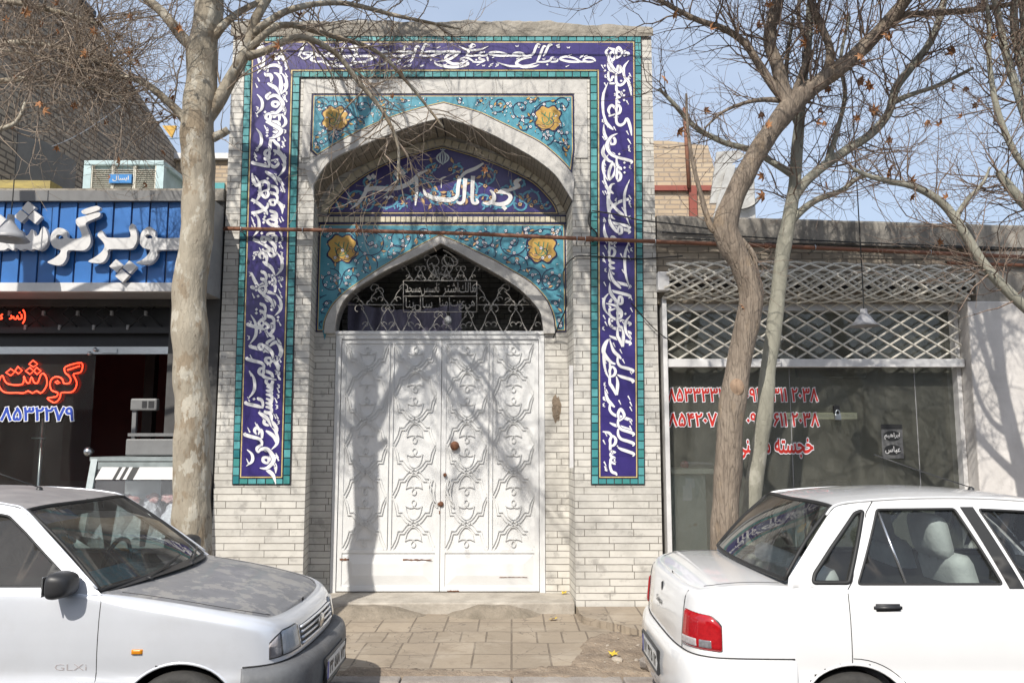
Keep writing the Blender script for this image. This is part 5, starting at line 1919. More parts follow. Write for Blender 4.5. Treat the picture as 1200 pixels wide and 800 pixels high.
shifted(mb.build('shop_window', glassm('dusty_shop_glass', (0.93, 0.95, 0.94), .9, 0.24, (.36, .36, .31)), rs_))
mb = MB()
for x in (2.95, 4.28):
    mb.box(x - .004, x + .004, gy2 - .004, gy2 - .001, GZ + .1, 2.37)
mb.box(RX0 + .085, RX1 - .05, gy2 - .02, gy2 + .03, GZ, GZ + .1)
shifted(mb.build('pane_seam', M['grey_trim'], rs_))
mb = MB()
x0, x1, y0, y1, z0, z1 = RX0 + .02, RX1 + .6, .32, 3.4, GZ + .02, 3.05
mb.add([(x0, y0, z0), (x1, y0, z0), (x1, y1, z0), (x0, y1, z0), (x0, y0, z1), (x1, y0, z1), (x1, y1, z1), (x0, y1, z1)], [(4, 7, 6, 5), (0, 3, 7, 4), (1, 5, 6, 2), (3, 2, 6, 7)], 0)
mb.add([(x0, .1, z0), (x1, .1, z0), (x1, y1, z0), (x0, y1, z0)], [(0, 1, 2, 3)], 1)
shifted(mb.build('interior', [mat('dim_olive_wall', (.42, .41, .36), .9, scale=3), mat('shop_floor', (.36, .31, .27), .7, scale=4)], rs_))

# lattice shutter: flat part, bottom bar, rolled bundle
sh = thing('lattice_shutter', 'cream painted expanding lattice shutter half rolled up over the right shop window', 'shutter', (3.2, 0, 2.4))
M['cream_steel'] = mat('cream_steel_paint', (.70, .67, .59), .5, c2=(.52, .48, .41), scale=10)
LYr = .04
zb2, zt3 = 2.455, 3.1
mb = MB()
pw, ph = .248, .152
def lattice(fn, u0, u1, v0, v1, r, n=1):
    """crossing straight bars over a (u, v) rectangle"""
    import itertools
    for sgn in (1, -1):
        k0 = int((u0 - (v1 - v0) * pw / ph) / pw) - 2
        k1 = int((u1 + (v1 - v0) * pw / ph) / pw) + 2
        for k in range(k0, k1):
            ua = k * pw
            # u = ua + sgn * (v - v0) * pw/ph
            va, vb = v0, v1
            sl = sgn * pw / ph
            def vu(u): return v0 + (u - ua) / sl
            lo, hi = sorted((vu(u0), vu(u1)))
            va, vb = max(va, lo), min(vb, hi)
            if vb - va < .02: continue
            pts = []
            N = max(1, int((vb - va) / .03)) if n > 1 else 1
            for q in range(N + 1):
                v = va + (vb - va) * q / N
                pts.append(fn(ua + sl * (v - v0), v, sgn))
            mb.tube(pts, r, 5, smooth=False)
lattice(lambda u, v, s_: (u, LYr + s_ * .005, v), RX0 + .1, RX1 - .02, zb2, zt3, .0105)
shifted(mb.build('flat_lattice', M['cream_steel'], sh))
mb = MB()
mb.bbox(RX0 + .09, RX1 - .01, LYr - .03, LYr + .035, 2.372, 2.458, .006)
shifted(mb.build('bottom_bar', M['white_trim'], sh))
mb = MB()
mb.tube(crom([(2.60, LYr - .03, 2.44), (2.61, LYr - .07, 2.415), (2.70, LYr - .075, 2.41), (2.79, LYr - .07, 2.415), (2.80, LYr - .03, 2.44)], 4), .008, 6)
shifted(mb.build('pull_handle', M['white_trim'], sh))
mb = MB()
for (rad, cy, cz, ph0) in ((.205, .0, 3.265, 0), (.15, .01, 3.25, .09), (.10, .02, 3.27, .17)):
    def cyl(u, v, s_, rad=rad, cy=cy, cz=cz):
        a = v / rad
        w_ = 1 + .05 * math.sin(u * 2.1 + rad * 40)
        return (u + .02 * math.sin(v * 9), cy - (rad + s_ * .004) * w_ * math.cos(a) * .8, cz + (rad + s_ * .004) * w_ * math.sin(a) - .01 * (u - 3))
    lattice(cyl, RX0 + .06 + ph0 * .3, RX1 + .06, -rad * 1.6, rad * 1.6, .0115, 2)
shifted(mb.build('rolled_lattice', M['cream_steel'], sh))
mb = MB()
mb.tube([(RX0 + .02, .03, 3.26), (RX1 + .08, .03, 3.20)], .035, 10)
shifted(mb.build('roller_shaft', M['dark_steel'], sh))
jb = MB()
jb.bbox(RX0 - .02, RX0 + .1, -.14, -.02, Wz(770, 341, -.1), Wz(770, 319, -.1), .01)
tag(jb.build('junction_box', M['white_trim']), 'small white junction box at the left end of the lattice shutter', 'junction box')

# red phone numbers on the right window
gyn = gy2 - .008
rows = (('۸۵۳۳۳۳۲', 781, 851, 453, 472), ('۰۹۱۳ ۳۱۱ ۲۰۳۸', 873, 960, 453, 472), ('۸۵۴۲۰۷۰', 781, 846, 482, 501), ('۰۹۱۳ ۶۱۱ ۲۰۳۸', 873, 960, 482, 501))
labs = ('row of red Persian numerals with white outlines left of the brown tree, upper of two', 'row of red Persian numerals with white outlines behind the pale tree trunk, upper of two',
        'row of red Persian numerals with white outlines left of the brown tree, lower of two', 'row of red Persian numerals with white outlines behind the pale tree trunk, lower of two')
for (s_, a, b, c, d), lb in zip(rows, labs):
    number('window_numbers', s_, Wx(a, 470, gyn), Wx(b, 470, gyn), Wz(800, d, gyn), Wz(800, c, gyn), gyn, red_num, white_num, lb)
wd_ = [shape_word(w) for w in ('خجسته', 'مومنى')]
number('window_name', wd_[1] + ' ' + wd_[0], Wx(862, 525, gyn), Wx(954, 525, gyn), Wz(800, 539, gyn), Wz(800, 512, gyn), gyn, red_num, white_num, 'red Persian name with white outline below the numerals on the right shop window')
# black and white notice
x0, x1, z0, z1 = Wx(1033, 515, gyn), Wx(1058, 515, gyn), Wz(1040, 537, gyn), Wz(1040, 497, gyn)
nt_ = thing('paper_notice', 'black and white paper notice stuck on the right shop window', 'notice', ((x0 + x1) / 2, gyn, z0))
mb = MB(); mb.box(x0, x1, gyn - .001, gyn + .001, z0, z1, 0)
shifted(mb.build('paper', mat('notice_grey', (.16, .16, .16), .7, c2=(.07, .07, .07), scale=30), nt_))
mb = MB()
mb.box(x0, x1, gyn - .003, gyn - .0015, z1 - .05, z1)
h = z1 - z0
for f0, f1 in ((.52, .80), (.10, .40)):
    cxm = (x0 + x1) / 2
    mb.sheet([(cxm + .09 * math.cos(t), z0 + h * (f0 + f1) / 2 + .055 * math.sin(t)) for t in [2 * math.pi * k / 20 for k in range(20)]], gyn - .0025)
shifted(mb.build('black_print', M['black'], nt_))
mb = MB()
for f0, f1, t_ in ((.56, .76, 'ابراهيم'), (.14, .36, 'عباس')):
    mb.loops(fit_loops(text_loops(shape_word(t_), .02, 2), x0 + .03, x1 - .03, z0 + h * f0, z0 + h * f1), gyn - .0045)
shifted(mb.build('lettering', M['white_trim'], nt_))
# padlock
pk = thing('padlock', 'steel padlock hanging on a black hasp on the right shop window', 'padlock', (Wx(982, 485, .15), .15, Wz(982, 490, .15)))
mb = MB(); kx, kz = W(982, 488, .15); mb.bbox(kx - .032, kx + .032, .14, .17, kz - .035, kz + .025, .006)
shifted(mb.build('body', M['steel'], pk))
mb = MB(); mb.tube(crom([(kx - .02, .155, kz + .02), (kx - .02, .155, kz + .05), (kx, .155, kz + .07), (kx + .02, .155, kz + .05), (kx + .02, .155, kz + .02)], 4), .007, 6)
shifted(mb.build('shackle', M['steel'], pk))
mb = MB(); mb.bbox(kx - .035, kx + .03, .165, .195, kz + .03, kz + .12, .008)
shifted(mb.build('hasp', M['black'], pk))

# things inside the right shop
cbn = thing('metal_cabinet', 'grey green metal cabinet with a pale top inside the left of the right shop window', 'cabinet', (2.0, .9, GZ + .02))
cgm = mat('grey_green_metal', (.46, .52, .50), .5, c2=(.34, .39, .375), scale=5)
overlay(cgm, (.25, .12, .05), 5, .63, .7, .8)
CYc = .36
x0, x1 = Wx(785, 600, CYc), Wx(828, 600, CYc)
mb = MB(); mb.bbox(x0, x1, CYc, CYc + .55, GZ + .02, Wz(800, 556, CYc), .01)
mb.box(x0 + .04, x1 - .04, CYc - .012, CYc + .002, .05, Wz(800, 560, CYc))
shifted(mb.build('body', cgm, cbn))
mb = MB(); mb.bbox(x0 - .04, x1 + .08, CYc - .05, CYc + .6, Wz(800, 555, CYc), Wz(800, 549, CYc), .008)
shifted(mb.build('top', mat('pale_top', (.8, .8, .7), .5, scale=5), cbn))
mb = MB()
a, b, c, d = Wx(800, 580, CYc), Wx(814, 580, CYc), Wz(800, 586, CYc), Wz(800, 560, CYc)
mb.box(a, b - .03, CYc - .016, CYc - .013, c, d - .08); mb.box(a + .03, b, CYc - .0165, CYc - .013, d - .1, d)
shifted(mb.build('paper_label', mat('pale_blue_paper', (.45, .55, .65), .7, c2=(.62, .64, .66), scale=40), cbn))
mb = MB(); kx, kz = W(802, 545, .7)
mb.lathe([(0, 0), (.04, 0), (.05, .03), (.045, .06), (.02, .075), (0, .08)], (kx, .7, Wz(800, 549, CYc)), n=16)
tag(mb.build('red_jar', mat('red_plastic', (.5, .05, .04), .4, scale=9)), 'small red jar standing on the grey green cabinet top', 'jar')
mb = MB(); x, z = W(960, 487, 3.2)
mb.tube([(x - .55, 3.3, z), (x + .55, 3.3, z)], .03, 10)
mb.box(x - .6, x + .6, 3.34, 3.4, z - .04, z + .05)
tag(mb.build('tube_light', emis('tube_light_glow', (.75, .74, .55), .25)), 'pale fluorescent tube light on the back wall of the right shop', 'tube light')
mb = MB(); x, z = W(1036, 403, 2.6)
pw_ = thing('framed_picture', 'pale blue framed picture behind the lattice of the right shop', 'picture', (x, 2.6, z))
mb.box(x - .16, x + .16, 2.59, 2.62, z - .26, z + .24)
shifted(mb.build('frame', M['white_trim'], pw_))
mb = MB(); mb.box(x - .13, x + .13, 2.575, 2.588, z - .23, z + .21)
shifted(mb.build('picture', mat('pale_blue_print', (.3, .42, .46), .3, scale=6), pw_))
ch = thing('office_chair', 'dark office chair standing inside the right shop', 'chair', (Wx(985, 560, 1.6), 1.6, GZ + .02))
cx, cy = ch.location.x, ch.location.y
cm = mat('dark_fabric', (.03, .032, .036), .9, scale=20)
mb = MB(); mb.bbox(cx - .24, cx + .24, cy - .24, cy + .24, .36, .46, .03); shifted(mb.build('seat', cm, ch))
mb = MB(); mb.bbox(cx - .23, cx + .23, cy + .2, cy + .27, .56, 1.12, .03); shifted(mb.build('backrest', cm, ch))
mb = MB(); mb.tube([(cx, cy, GZ + .1), (cx, cy, .37)], .03, 8); mb.tube([(cx, cy + .2, .4), (cx, cy + .25, .7)], .02, 6); shifted(mb.build('column', M['dark_steel'], ch))
for k in range(5):
    a = 2 * math.pi * k / 5 + .3
    mb = MB(); mb.tube([(cx, cy, GZ + .12), (cx + .28 * math.cos(a), cy + .28 * math.sin(a), GZ + .055)], .018, 6); mb.lathe([(0, -.03), (.028, -.025), (.03, 0), (.028, .025), (0, .03)], (cx + .28 * math.cos(a), cy + .28 * math.sin(a), GZ + .05), 'x', 10)
    shifted(mb.build('leg', M['dark_steel'], ch))
for (px, py, Yq, w_, h_, nm, lb, ct) in ((1108, 440, 2.2, .24, .09, 'wall_heater', 'small pale wall unit high on the right shop wall', 'wall unit'), (1103, 465, 2.0, .16, .3, 'dark_speaker', 'small dark box on the right shop wall below the pale wall unit', 'wall box'), (975, 425, 3.3, .5, .22, 'wall_shelf', 'dim shelf board on the back wall of the right shop', 'shelf')):
    x, z = W(px, py, Yq)
    mb = MB(); mb.bbox(x - w_, x + w_, Yq, Yq + .18, z - h_, z + h_, .02)
    mb.box(x - w_ * .8, x + w_ * .8, Yq - .006, Yq + .01, z - h_ * .4, z - h_ * .2)
    tag(mb.build(nm, M['black'] if 'dark' in nm else M['grey_trim']), lb, ct)

# ------------------------------------------------------------------ pipes, cables, lamps
mb = MB()
pipe = [(W(262, 268, -.11)), (W(400, 270, -.11)), (W(540, 273.5, -.11)), (W(690, 280, -.11)), (W(790, 284, -.11)), (W(900, 288, -.11)), (W(1150, 299, -.11)), (W(1260, 304, -.11))]
mb.tube([(x, -.11, z) for x, z in pipe], .021, 10)
for i in (3, 5, 6):
    x, z = pipe[i]
    mb.tube([(x - .035, -.11, z), (x + .035, -.11, z)], .029, 10)
gp = thing('gas_pipe', 'long rusty brown gas pipe running across the portal and the right shop', 'pipe', (0, -.11, 3.8))
shifted(mb.build('pipe', M['rust_pipe'], gp))
for (px, py) in ((283, 268.5), (355, 269.5), (676, 279.4), (686, 279.8), (768, 283), (955, 290), (1090, 296)):
    x, z = W(px, py, -.11)
    mb = MB()
    mb.tube([(x, -.11 + .026 * math.sin(t), z + .026 * math.cos(t)) for t in [k * .6 for k in range(11)]], .005, 5)
    mb.box(x - .008, x + .008, -.085, .06, z - .03, z - .022)
    shifted(mb.build('clip', M['steel'], gp))
mb = MB()
mb.tube([(*W(1110, 308, -.1)[:1], -.1, W(1110, 308, -.1)[1]), (W(1270, 313, -.1)[0], -.1, W(1270, 313, -.1)[1])], .018, 8)
tag(mb.build('lower_pipe', M['rust_pipe']), 'short rusty pipe running under the long gas pipe at the right edge', 'pipe')
cabm = mat('black_cable', (.025, .024, .023), .6, scale=20)
def cable(name, pts, r, label, m=cabm, Y=None, n=6):
    mb = MB()
    q = []
    for p in pts:
        y = p[2] if len(p) > 2 else Y
        x, z = W(p[0], p[1], y)
        q.append((x, y, z))
    mb.tube(crom(q, 6), r, 6)
    return tag(mb.build(name, m), label, 'cable', None)
cable('wall_cable', [(648, 396, .46), (656, 378, .3), (664, 355, -.02), (660, 320, -.02), (672, 302, -.03), (690, 300, -.04), (740, 303, -.04), (772, 302, -.02), (800, 300, -.03)], .007, 'black cable from beside the gate arch across the right tile band')
cable('wall_cable', [(692, 245, -.05), (690, 262, -.05), (700, 275, -.06), (694, 284, -.05)], .009, 'short black cable looping round the pipe on the right tile band')
cable('wall_cable', [(694, 247, -.07), (720, 251, -.08), (750, 258, -.1), (785, 262, -.1), (830, 268, -.1)], .008, 'black cable sagging from the right tile band to the right shop parapet')
cable('wall_cable', [(776, 272, -.04), (850, 276, -.04), (960, 282, -.05), (1080, 287, -.05), (1230, 292, -.05)], .008, 'thick black cable along the right shop wall above the rusty pipe')
cable('wall_cable', [(790, 279, -.04), (900, 284.5, -.05), (1050, 289, -.05), (1150, 291, -.05), (1230, 297, -.05)], .006, 'thin black cable just under the thick one along the right shop wall')
cable('wall_cable', [(740, 355, -.035), (760, 378, -.04), (775, 392, -.04), (790, 402, .02)], .005, 'thin loose cable hanging from the right pillar to the shutter')
cable('old_rope', [(1122, 255, -.05), (1140, 268, -.06), (1146, 292, -.05), (1143, 310, -.06)], .010, 'pale curved hose hooked over the right shop parapet', M['grille_steel'])
cable('washing_line', [(-60, 186, 2.0), (60, 175, 3.4), (210, 162, 5.4)], .008, 'thin blue line strung along the tall brick side wall', mat('blue_line', (.2, .35, .45), .7))
cable('overhead_wire', [(-40, 194, 1.2), (60, 172, 1.6), (120, 140, 2.4), (165, 103, 3.5)], .007, 'thin pale wire rising across the tall brick side wall', M['white_trim'])

mb = MB()
mb.tube(crom([(-12, -.9, 7.1), (-4.9, -.9, 6.75), (0, -.9, 6.65), (3.35, -.9, 6.7), (12, -.9, 7.2)], 8), .008, 6)
tag(mb.build('street_cable', cabm), 'overhead street cable that carries the two hanging lamps', 'cable')
shade_m = mat('grey_lamp_enamel', (.36, .36, .37), .45, c2=(.26, .26, .27), scale=8)
def lamp(px, pyt, pyb, label, w):
    y = -.9
    x, zt_ = W(px, pyt, y)
    zb_ = W(px, pyb, y)[1]
    h = zt_ - zb_
    L_ = thing('hanging_lamp', label, 'lamp', (x, y, zb_), group=None)
    m_ = MB()
    m_.lathe([(.012, h), (.03, h), (.034, h * .72), (.06, h * .55), (w * .7, h * .22), (w, 0), (w - .004, -.002), (w * .68, h * .2), (.05, h * .5), (.0, h * .52)], n=28)
    m_.build('lamp_shade', shade_m, L_)
    m_ = MB()
    m_.lathe([(0, h * .1), (.03, h * .15), (.034, h * .3), (.02, h * .5)], n=14)
    m_.build('bulb', M['white_trim'], L_)
    m_ = MB()
    top = 6.74 if x < 0 else 6.70
    m_.tube(crom([(0, 0, h), (.004, 0, h + .3), (-.004, 0, (top - zb_) * .5), (0, 0, top - zb_)], 6), .006, 6)
    m_.build('cord', cabm, L_)
lamp(13, 252, 281, 'grey cone lamp hanging on a wire before the blue shop sign', .175)
lamp(1012, 362, 382, 'grey cone lamp hanging on a wire before the right shop lattice', .135)

# paper strip and stickers, knocked out hole in the jamb
mb = MB(); mb.sheet([W(667, 428, -.004), W(671.5, 428, -.004), W(672, 548, -.004), W(667.5, 548, -.004)], -.004)
tag(mb.build('paper_strip', M['white_trim']), 'narrow white paper strip pasted upright beside the right tile band', 'paper strip')
hole = MB()
x, z = W(652, 478, YB - .004)
pts = [(x + (.055 + .03 * noise.noise(Vector((math.cos(t) * 2, math.sin(t) * 2, 3)))) * math.cos(t) * .9, z + (.14 + .07 * noise.noise(Vector((math.cos(t) * 2, math.sin(t) * 2, 8)))) * math.sin(t)) for t in [2 * math.pi * k / 30 for k in range(30)]]
for k in range(4):
    s_ = 1 - .22 * k
    hole.prism([(x + (a - x) * s_, z + (b - z) * s_) for a, b in pts], YB - .004 - .007 * k, YB + .005, 0)
ob = hole.build('cement_patch', M['earth'], portal); shifted(ob)
for (px, py, w_, h_, lb) in ((760, 427, 9, 4, 'small white plate with numerals on the right pillar'), (262, 418, 8, 5, 'small white plate with numerals on the left pillar')):
    mb = MB(); a, b = W(px - w_ / 2, py + h_ / 2, -.006), W(px + w_ / 2, py - h_ / 2, -.006)
    pl = thing('number_plate', lb, 'number plate', (a[0], -.006, a[1]))
    mb.box(a[0], b[0], -.008, .002, a[1], b[1]); shifted(mb.build('plate', M['marble'], pl))
    mb = MB(); mb.loops(fit_loops(text_loops('۱۳۸۱', .0, 2), a[0] + .012, b[0] - .012, a[1] + .01, b[1] - .01), -.0095)
    shifted(mb.build('numerals', M['black'], pl))

# ------------------------------------------------------------------ buildings behind
M['brown_brick'] = brickmat('brown_brick', (.40, .335, .26), (.30, .25, .195), (.12, .10, .08), .24, .078, .012, .95, dirt=(.17, .15, .13), axes='yz', bump=.6)
M['buff_brick'] = brickmat('buff_brick', (.50, .40, .28), (.42, .32, .22), (.3, .25, .2), .24, .075, .012, .95, dirt=(.3, .24, .18), bump=.6)
tw = thing('brick_building', 'tall blank brown brick side wall rising behind the butcher shop', 'building', (-8, 3, GZ))
mb = MB()
prof = [(.22, 4.16), (.22, 8.35), (.75, 8.2), (1.9, 7.78), (1.9, 7.62), (2.5, 7.5), (2.5, 7.4), (5.45, 6.66), (5.45, 4.16)]
xw = -5.9
mb.add([(xw, y, z) for y, z in prof] + [(-13, y, z) for y, z in prof], [tuple(range(9)), tuple(range(17, 8, -1))] + [(i, (i + 1) % 9, 9 + (i + 1) % 9, 9 + i) for i in range(9)])
shifted(mb.build('wall', M['brown_brick'], tw))
mb = MB()
mb.box(xw - .25, xw + .07, 2.0, 2.35, 7.50, 7.58)
mb.box(xw - .25, xw + .05, .75, 1.9, 7.9, 7.99)
shifted(mb.build('coping', M['dark_steel'], tw))
mb = MB()
mb.box(xw - .01, xw + .012, .9, 2.2, 4.3, 5.35)
shifted(mb.build('cement_patch', mat('grey_render', (.2, .19, .175), .95, var=.2, scale=3), tw))
mb = MB()
x, z = W(199, 155, 5.3)
mb.sheet([(x - .14, z + .12), (x + .11, z + .12), (x + .03, z - .1)], 5.3)
mb.prism([(x - .14, z + .12), (x + .11, z + .12), (x + .03, z - .1)], 5.3, 5.34)
tag(mb.build('awning_corner', mat('orange_sheet', (.55, .33, .06), .7, scale=9)), 'orange sheet corner at the far end of the tall brick wall', 'awning')
bh = thing('small_house', 'small buff brick house seen between the tree trunk and the portal', 'house', (-4.8, 4, GZ))
mb = MB(); mb.box(-6.2, -3.6, 5.4, 8, -.3, W(255, 188, 5.4)[1]); shifted(mb.build('wall', M['buff_brick'], bh))
mb = MB(); zz = W(255, 188, 5.4)[1]; mb.box(-6.3, -3.5, 5.3, 8.1, zz, zz + .1); shifted(mb.build('roof', M['white_trim'], bh))
mb = MB(); a, b = W(246, 226, 5.4), W(264, 215, 5.4); mb.box(a[0], b[0], 5.36, 5.405, a[1] - .4, b[1]); shifted(mb.build('window_head', M['turq'][1], bh))
fb = thing('buff_brick_house', 'buff brick upper storey behind the right shop with a red steel post', 'house', (2.4, 4, GZ))
mb = MB()
fz = W(800, 165, 4)[1]
fx = W(838, 200, 4)[0]
mb.prism([(.6, -.3), (.6, fz), (fx - .75, fz), (fx - .1, fz - .08), (fx, fz - .5), (fx, -.3)], 4.0, 6.5)
shifted(mb.build('wall', M['buff_brick'], fb))
redp = mat('red_oxide_steel', (.26, .07, .05), .7, scale=9)
mb = MB(); a, b = W(808, 250, 3.96), W(816, 222, 3.96)
mb.box(a[0], b[0], 3.93, 4.0, 3.5, b[1]); mb.box(a[0] - .9, b[0] + .45, 3.94, 3.999, b[1] - .02, b[1] + .06)
shifted(mb.build('steel_post', redp, fb))
mb = MB(); x = a[0] - .01; mb.tube([(x, 3.9, b[1]), (x - .04, 3.9, fz + .5)], .03, 8)
shifted(mb.build('pole', M['rust_pipe'], fb))
jk = thing('rooftop_cooler', 'battered grey metal cooler and duct on the roof behind the brown tree', 'air cooler', (3.25, 3.0, 3.95))
tin = mat('weathered_tin', (.5, .5, .48), .5, .3, c2=(.3, .29, .27), scale=5, bump=.2)
def Q(px, py, y): 
    x, z = W(px, py, y)
    return (x, y, z)
mb = MB()
def slab(pts, th, mi=0):
    n_ = len(pts)
    v = pts + [(x, y + th, z) for x, y, z in pts]
    mb.add(v, [tuple(range(n_)), tuple(range(2 * n_ - 1, n_ - 1, -1))] + [(i, (i + 1) % n_, n_ + (i + 1) % n_, n_ + i) for i in range(n_)], mi)
slab([Q(840, 178, 2.9), Q(866, 176, 2.9), Q(874, 182, 2.9), Q(862, 188, 2.9), Q(848, 206, 2.9), Q(843, 238, 2.9), Q(832, 238, 2.9)], .05)
slab([Q(852, 196, 2.8), Q(862, 192, 2.8), Q(858, 214, 2.8), Q(846, 254, 2.8), Q(836, 254, 2.8)], .04)
shifted(mb.build('sheet_panel', tin, jk))
mb = MB()
a, b = W(852, 250, 3.0), W(884, 196, 3.0)
mb.bbox(a[0], b[0], 3.0, 3.6, 3.95, b[1], .02)
mb.box(a[0] + .08, b[0] - .12, 2.99, 3.01, b[1] - .28, b[1] - .08, 1)
shifted(mb.build('cabinet', [tin, M['black']], jk))
mb = MB()
x, z = W(884, 236, 2.9)
mb.grid(lambda u, v: (x - .25 + .34 * math.sin(u) + (v - .5) * .0, 2.9 + v * .4, z + .12 - .26 * math.cos(u) * .9), [i * .14 for i in range(12)], [0, 1])
mb.grid(lambda u, v: (x - .25 + .36 * math.sin(u), 2.9 + v * .4, z + .12 - .28 * math.cos(u) * .9), [i * .14 for i in range(12)], [0, 1])
shifted(mb.build('duct', tin, jk))

# the other side of the street (behind the camera, seen only in reflections)
for (x0, x1, h, lab, c) in ((-20, -6.5, 4.6, 'low cream rendered building across the street', (.42, .38, .32)), (-6.3, 5.5, 5.4, 'brown brick shop building across the street', (.26, .2, .15)), (5.7, 20, 4.2, 'low grey building across the street', (.3, .3, .29))):
    b_ = thing('opposite_building', lab, 'building', ((x0 + x1) / 2, -17, GZ))
    mb = MB(); mb.box(x0, x1, -24, -17, -.3, h); shifted(mb.build('wall', mat('opposite_wall', c, .9, scale=2), b_))
    x = x0 + .8
    while x + 1.8 < x1:
        mb = MB(); mb.box(x, x + 1.7, -17.01, -16.95, .4, 2.6); shifted(mb.build('shopfront', M['dark_steel'], b_))
        x += 2.6
# ------------------------------------------------------------------ trees
def bark(name, c, c2, scale, flakes=None, bump=.5, stretch=(1, 1, .35), rough=.9, crack=None):
    m = mat(name, c, rough, c2=c2, scale=scale, bump=bump, bscale=scale * 5, stretch=stretch, detail=8)
    nt = m.node_tree
    if crack:
        p = nt.nodes['Principled BSDF']
        src = p.inputs['Base Color'].links[0].from_socket
        tc = nd(nt, 'ShaderNodeTexCoord')
        mp = nd(nt, 'ShaderNodeMapping')
        mp.inputs['Scale'].default_value = (1, 1, crack[1])
        nz = nd(nt, 'ShaderNodeTexNoise')
        nz.inputs['Scale'].default_value = 12
        vm = nd(nt, 'ShaderNodeVectorMath', operation='MULTIPLY_ADD')
        vm.inputs[1].default_value = (.09, .09, .09)
        vo = nd(nt, 'ShaderNodeTexVoronoi', feature='DISTANCE_TO_EDGE')
        vo.inputs['Scale'].default_value = crack[0]
        mr = nd(nt, 'ShaderNodeMapRange')
        mr.inputs[2].default_value = crack[2]
        mr.inputs[3].default_value = crack[3]
        mr.inputs[4].default_value = 0
        mx = nd(nt, 'ShaderNodeMixRGB')
        mx.inputs['Color2'].default_value = (*[x * .35 for x in c2], 1)
        nt.links.new(tc.outputs['Object'], mp.inputs[0])
        nt.links.new(mp.outputs[0], nz.inputs['Vector'])
        nt.links.new(nz.outputs['Color'], vm.inputs[0])
        nt.links.new(mp.outputs[0], vm.inputs[2])
        nt.links.new(vm.outputs[0], vo.inputs['Vector'])
        nt.links.new(vo.outputs['Distance'], mr.inputs[0])
        nt.links.new(mr.outputs[0], mx.inputs['Fac'])
        nt.links.new(src, mx.inputs['Color1'])
        nt.links.new(mx.outputs[0], p.inputs['Base Color'])
        bn = nd(nt, 'ShaderNodeBump')
        bn.inputs['Strength'].default_value = .6
        bn.inputs['Distance'].default_value = .02
        iv = nd(nt, 'ShaderNodeMath', operation='SUBTRACT')
        iv.inputs[0].default_value = 1
        nt.links.new(mr.outputs[0], iv.inputs[1])
        nt.links.new(iv.outputs[0], bn.inputs['Height'])
        nt.links.new(p.inputs['Normal'].links[0].from_socket, bn.inputs['Normal'])
        nt.links.new(bn.outputs[0], p.inputs['Normal'])
    if flakes:
        for i, (cc, sc_, lo, hi, am) in enumerate(flakes):
            overlay(m, cc, sc_, lo, hi, am, stretch=(1, 1, .55), seed=2.3 * i + 1)
    return m
plane_bark = bark('plane_tree_bark', (.37, .33, .26), (.25, .21, .155), 5, [((.23, .175, .115), 6, .53, .57, .75), ((.46, .43, .36), 8, .56, .59, .75), ((.13, .10, .075), 17, .63, .66, .7)], .7, crack=(23, .3, .02, .16))
brown_bark = bark('brown_bark', (.27, .22, .17), (.16, .125, .095), 9, [((.10, .07, .05), 20, .6, .68, .6), ((.27, .2, .13), 6, .55, .65, .6)], .9, (1, 1, .3), crack=(30, .10, .09, .32))
pale_bark = bark('pale_bark', (.30, .29, .235), (.20, .19, .15), 7, [((.13, .12, .09), 14, .62, .67, .8), ((.40, .38, .32), 8, .58, .64, .6)], .4, crack=(16, .5, .015, .2))
twig_m = mat('twig_bark', (.25, .185, .14), .9, c2=(.14, .10, .08), scale=9)
twig_pale = mat('pale_twig_bark', (.38, .31, .24), .9, c2=(.20, .15, .115), scale=7)
leaf_dry = mat('hanging_dry_leaf', (.42, .21, .09), .85, c2=(.24, .10, .045), scale=18)

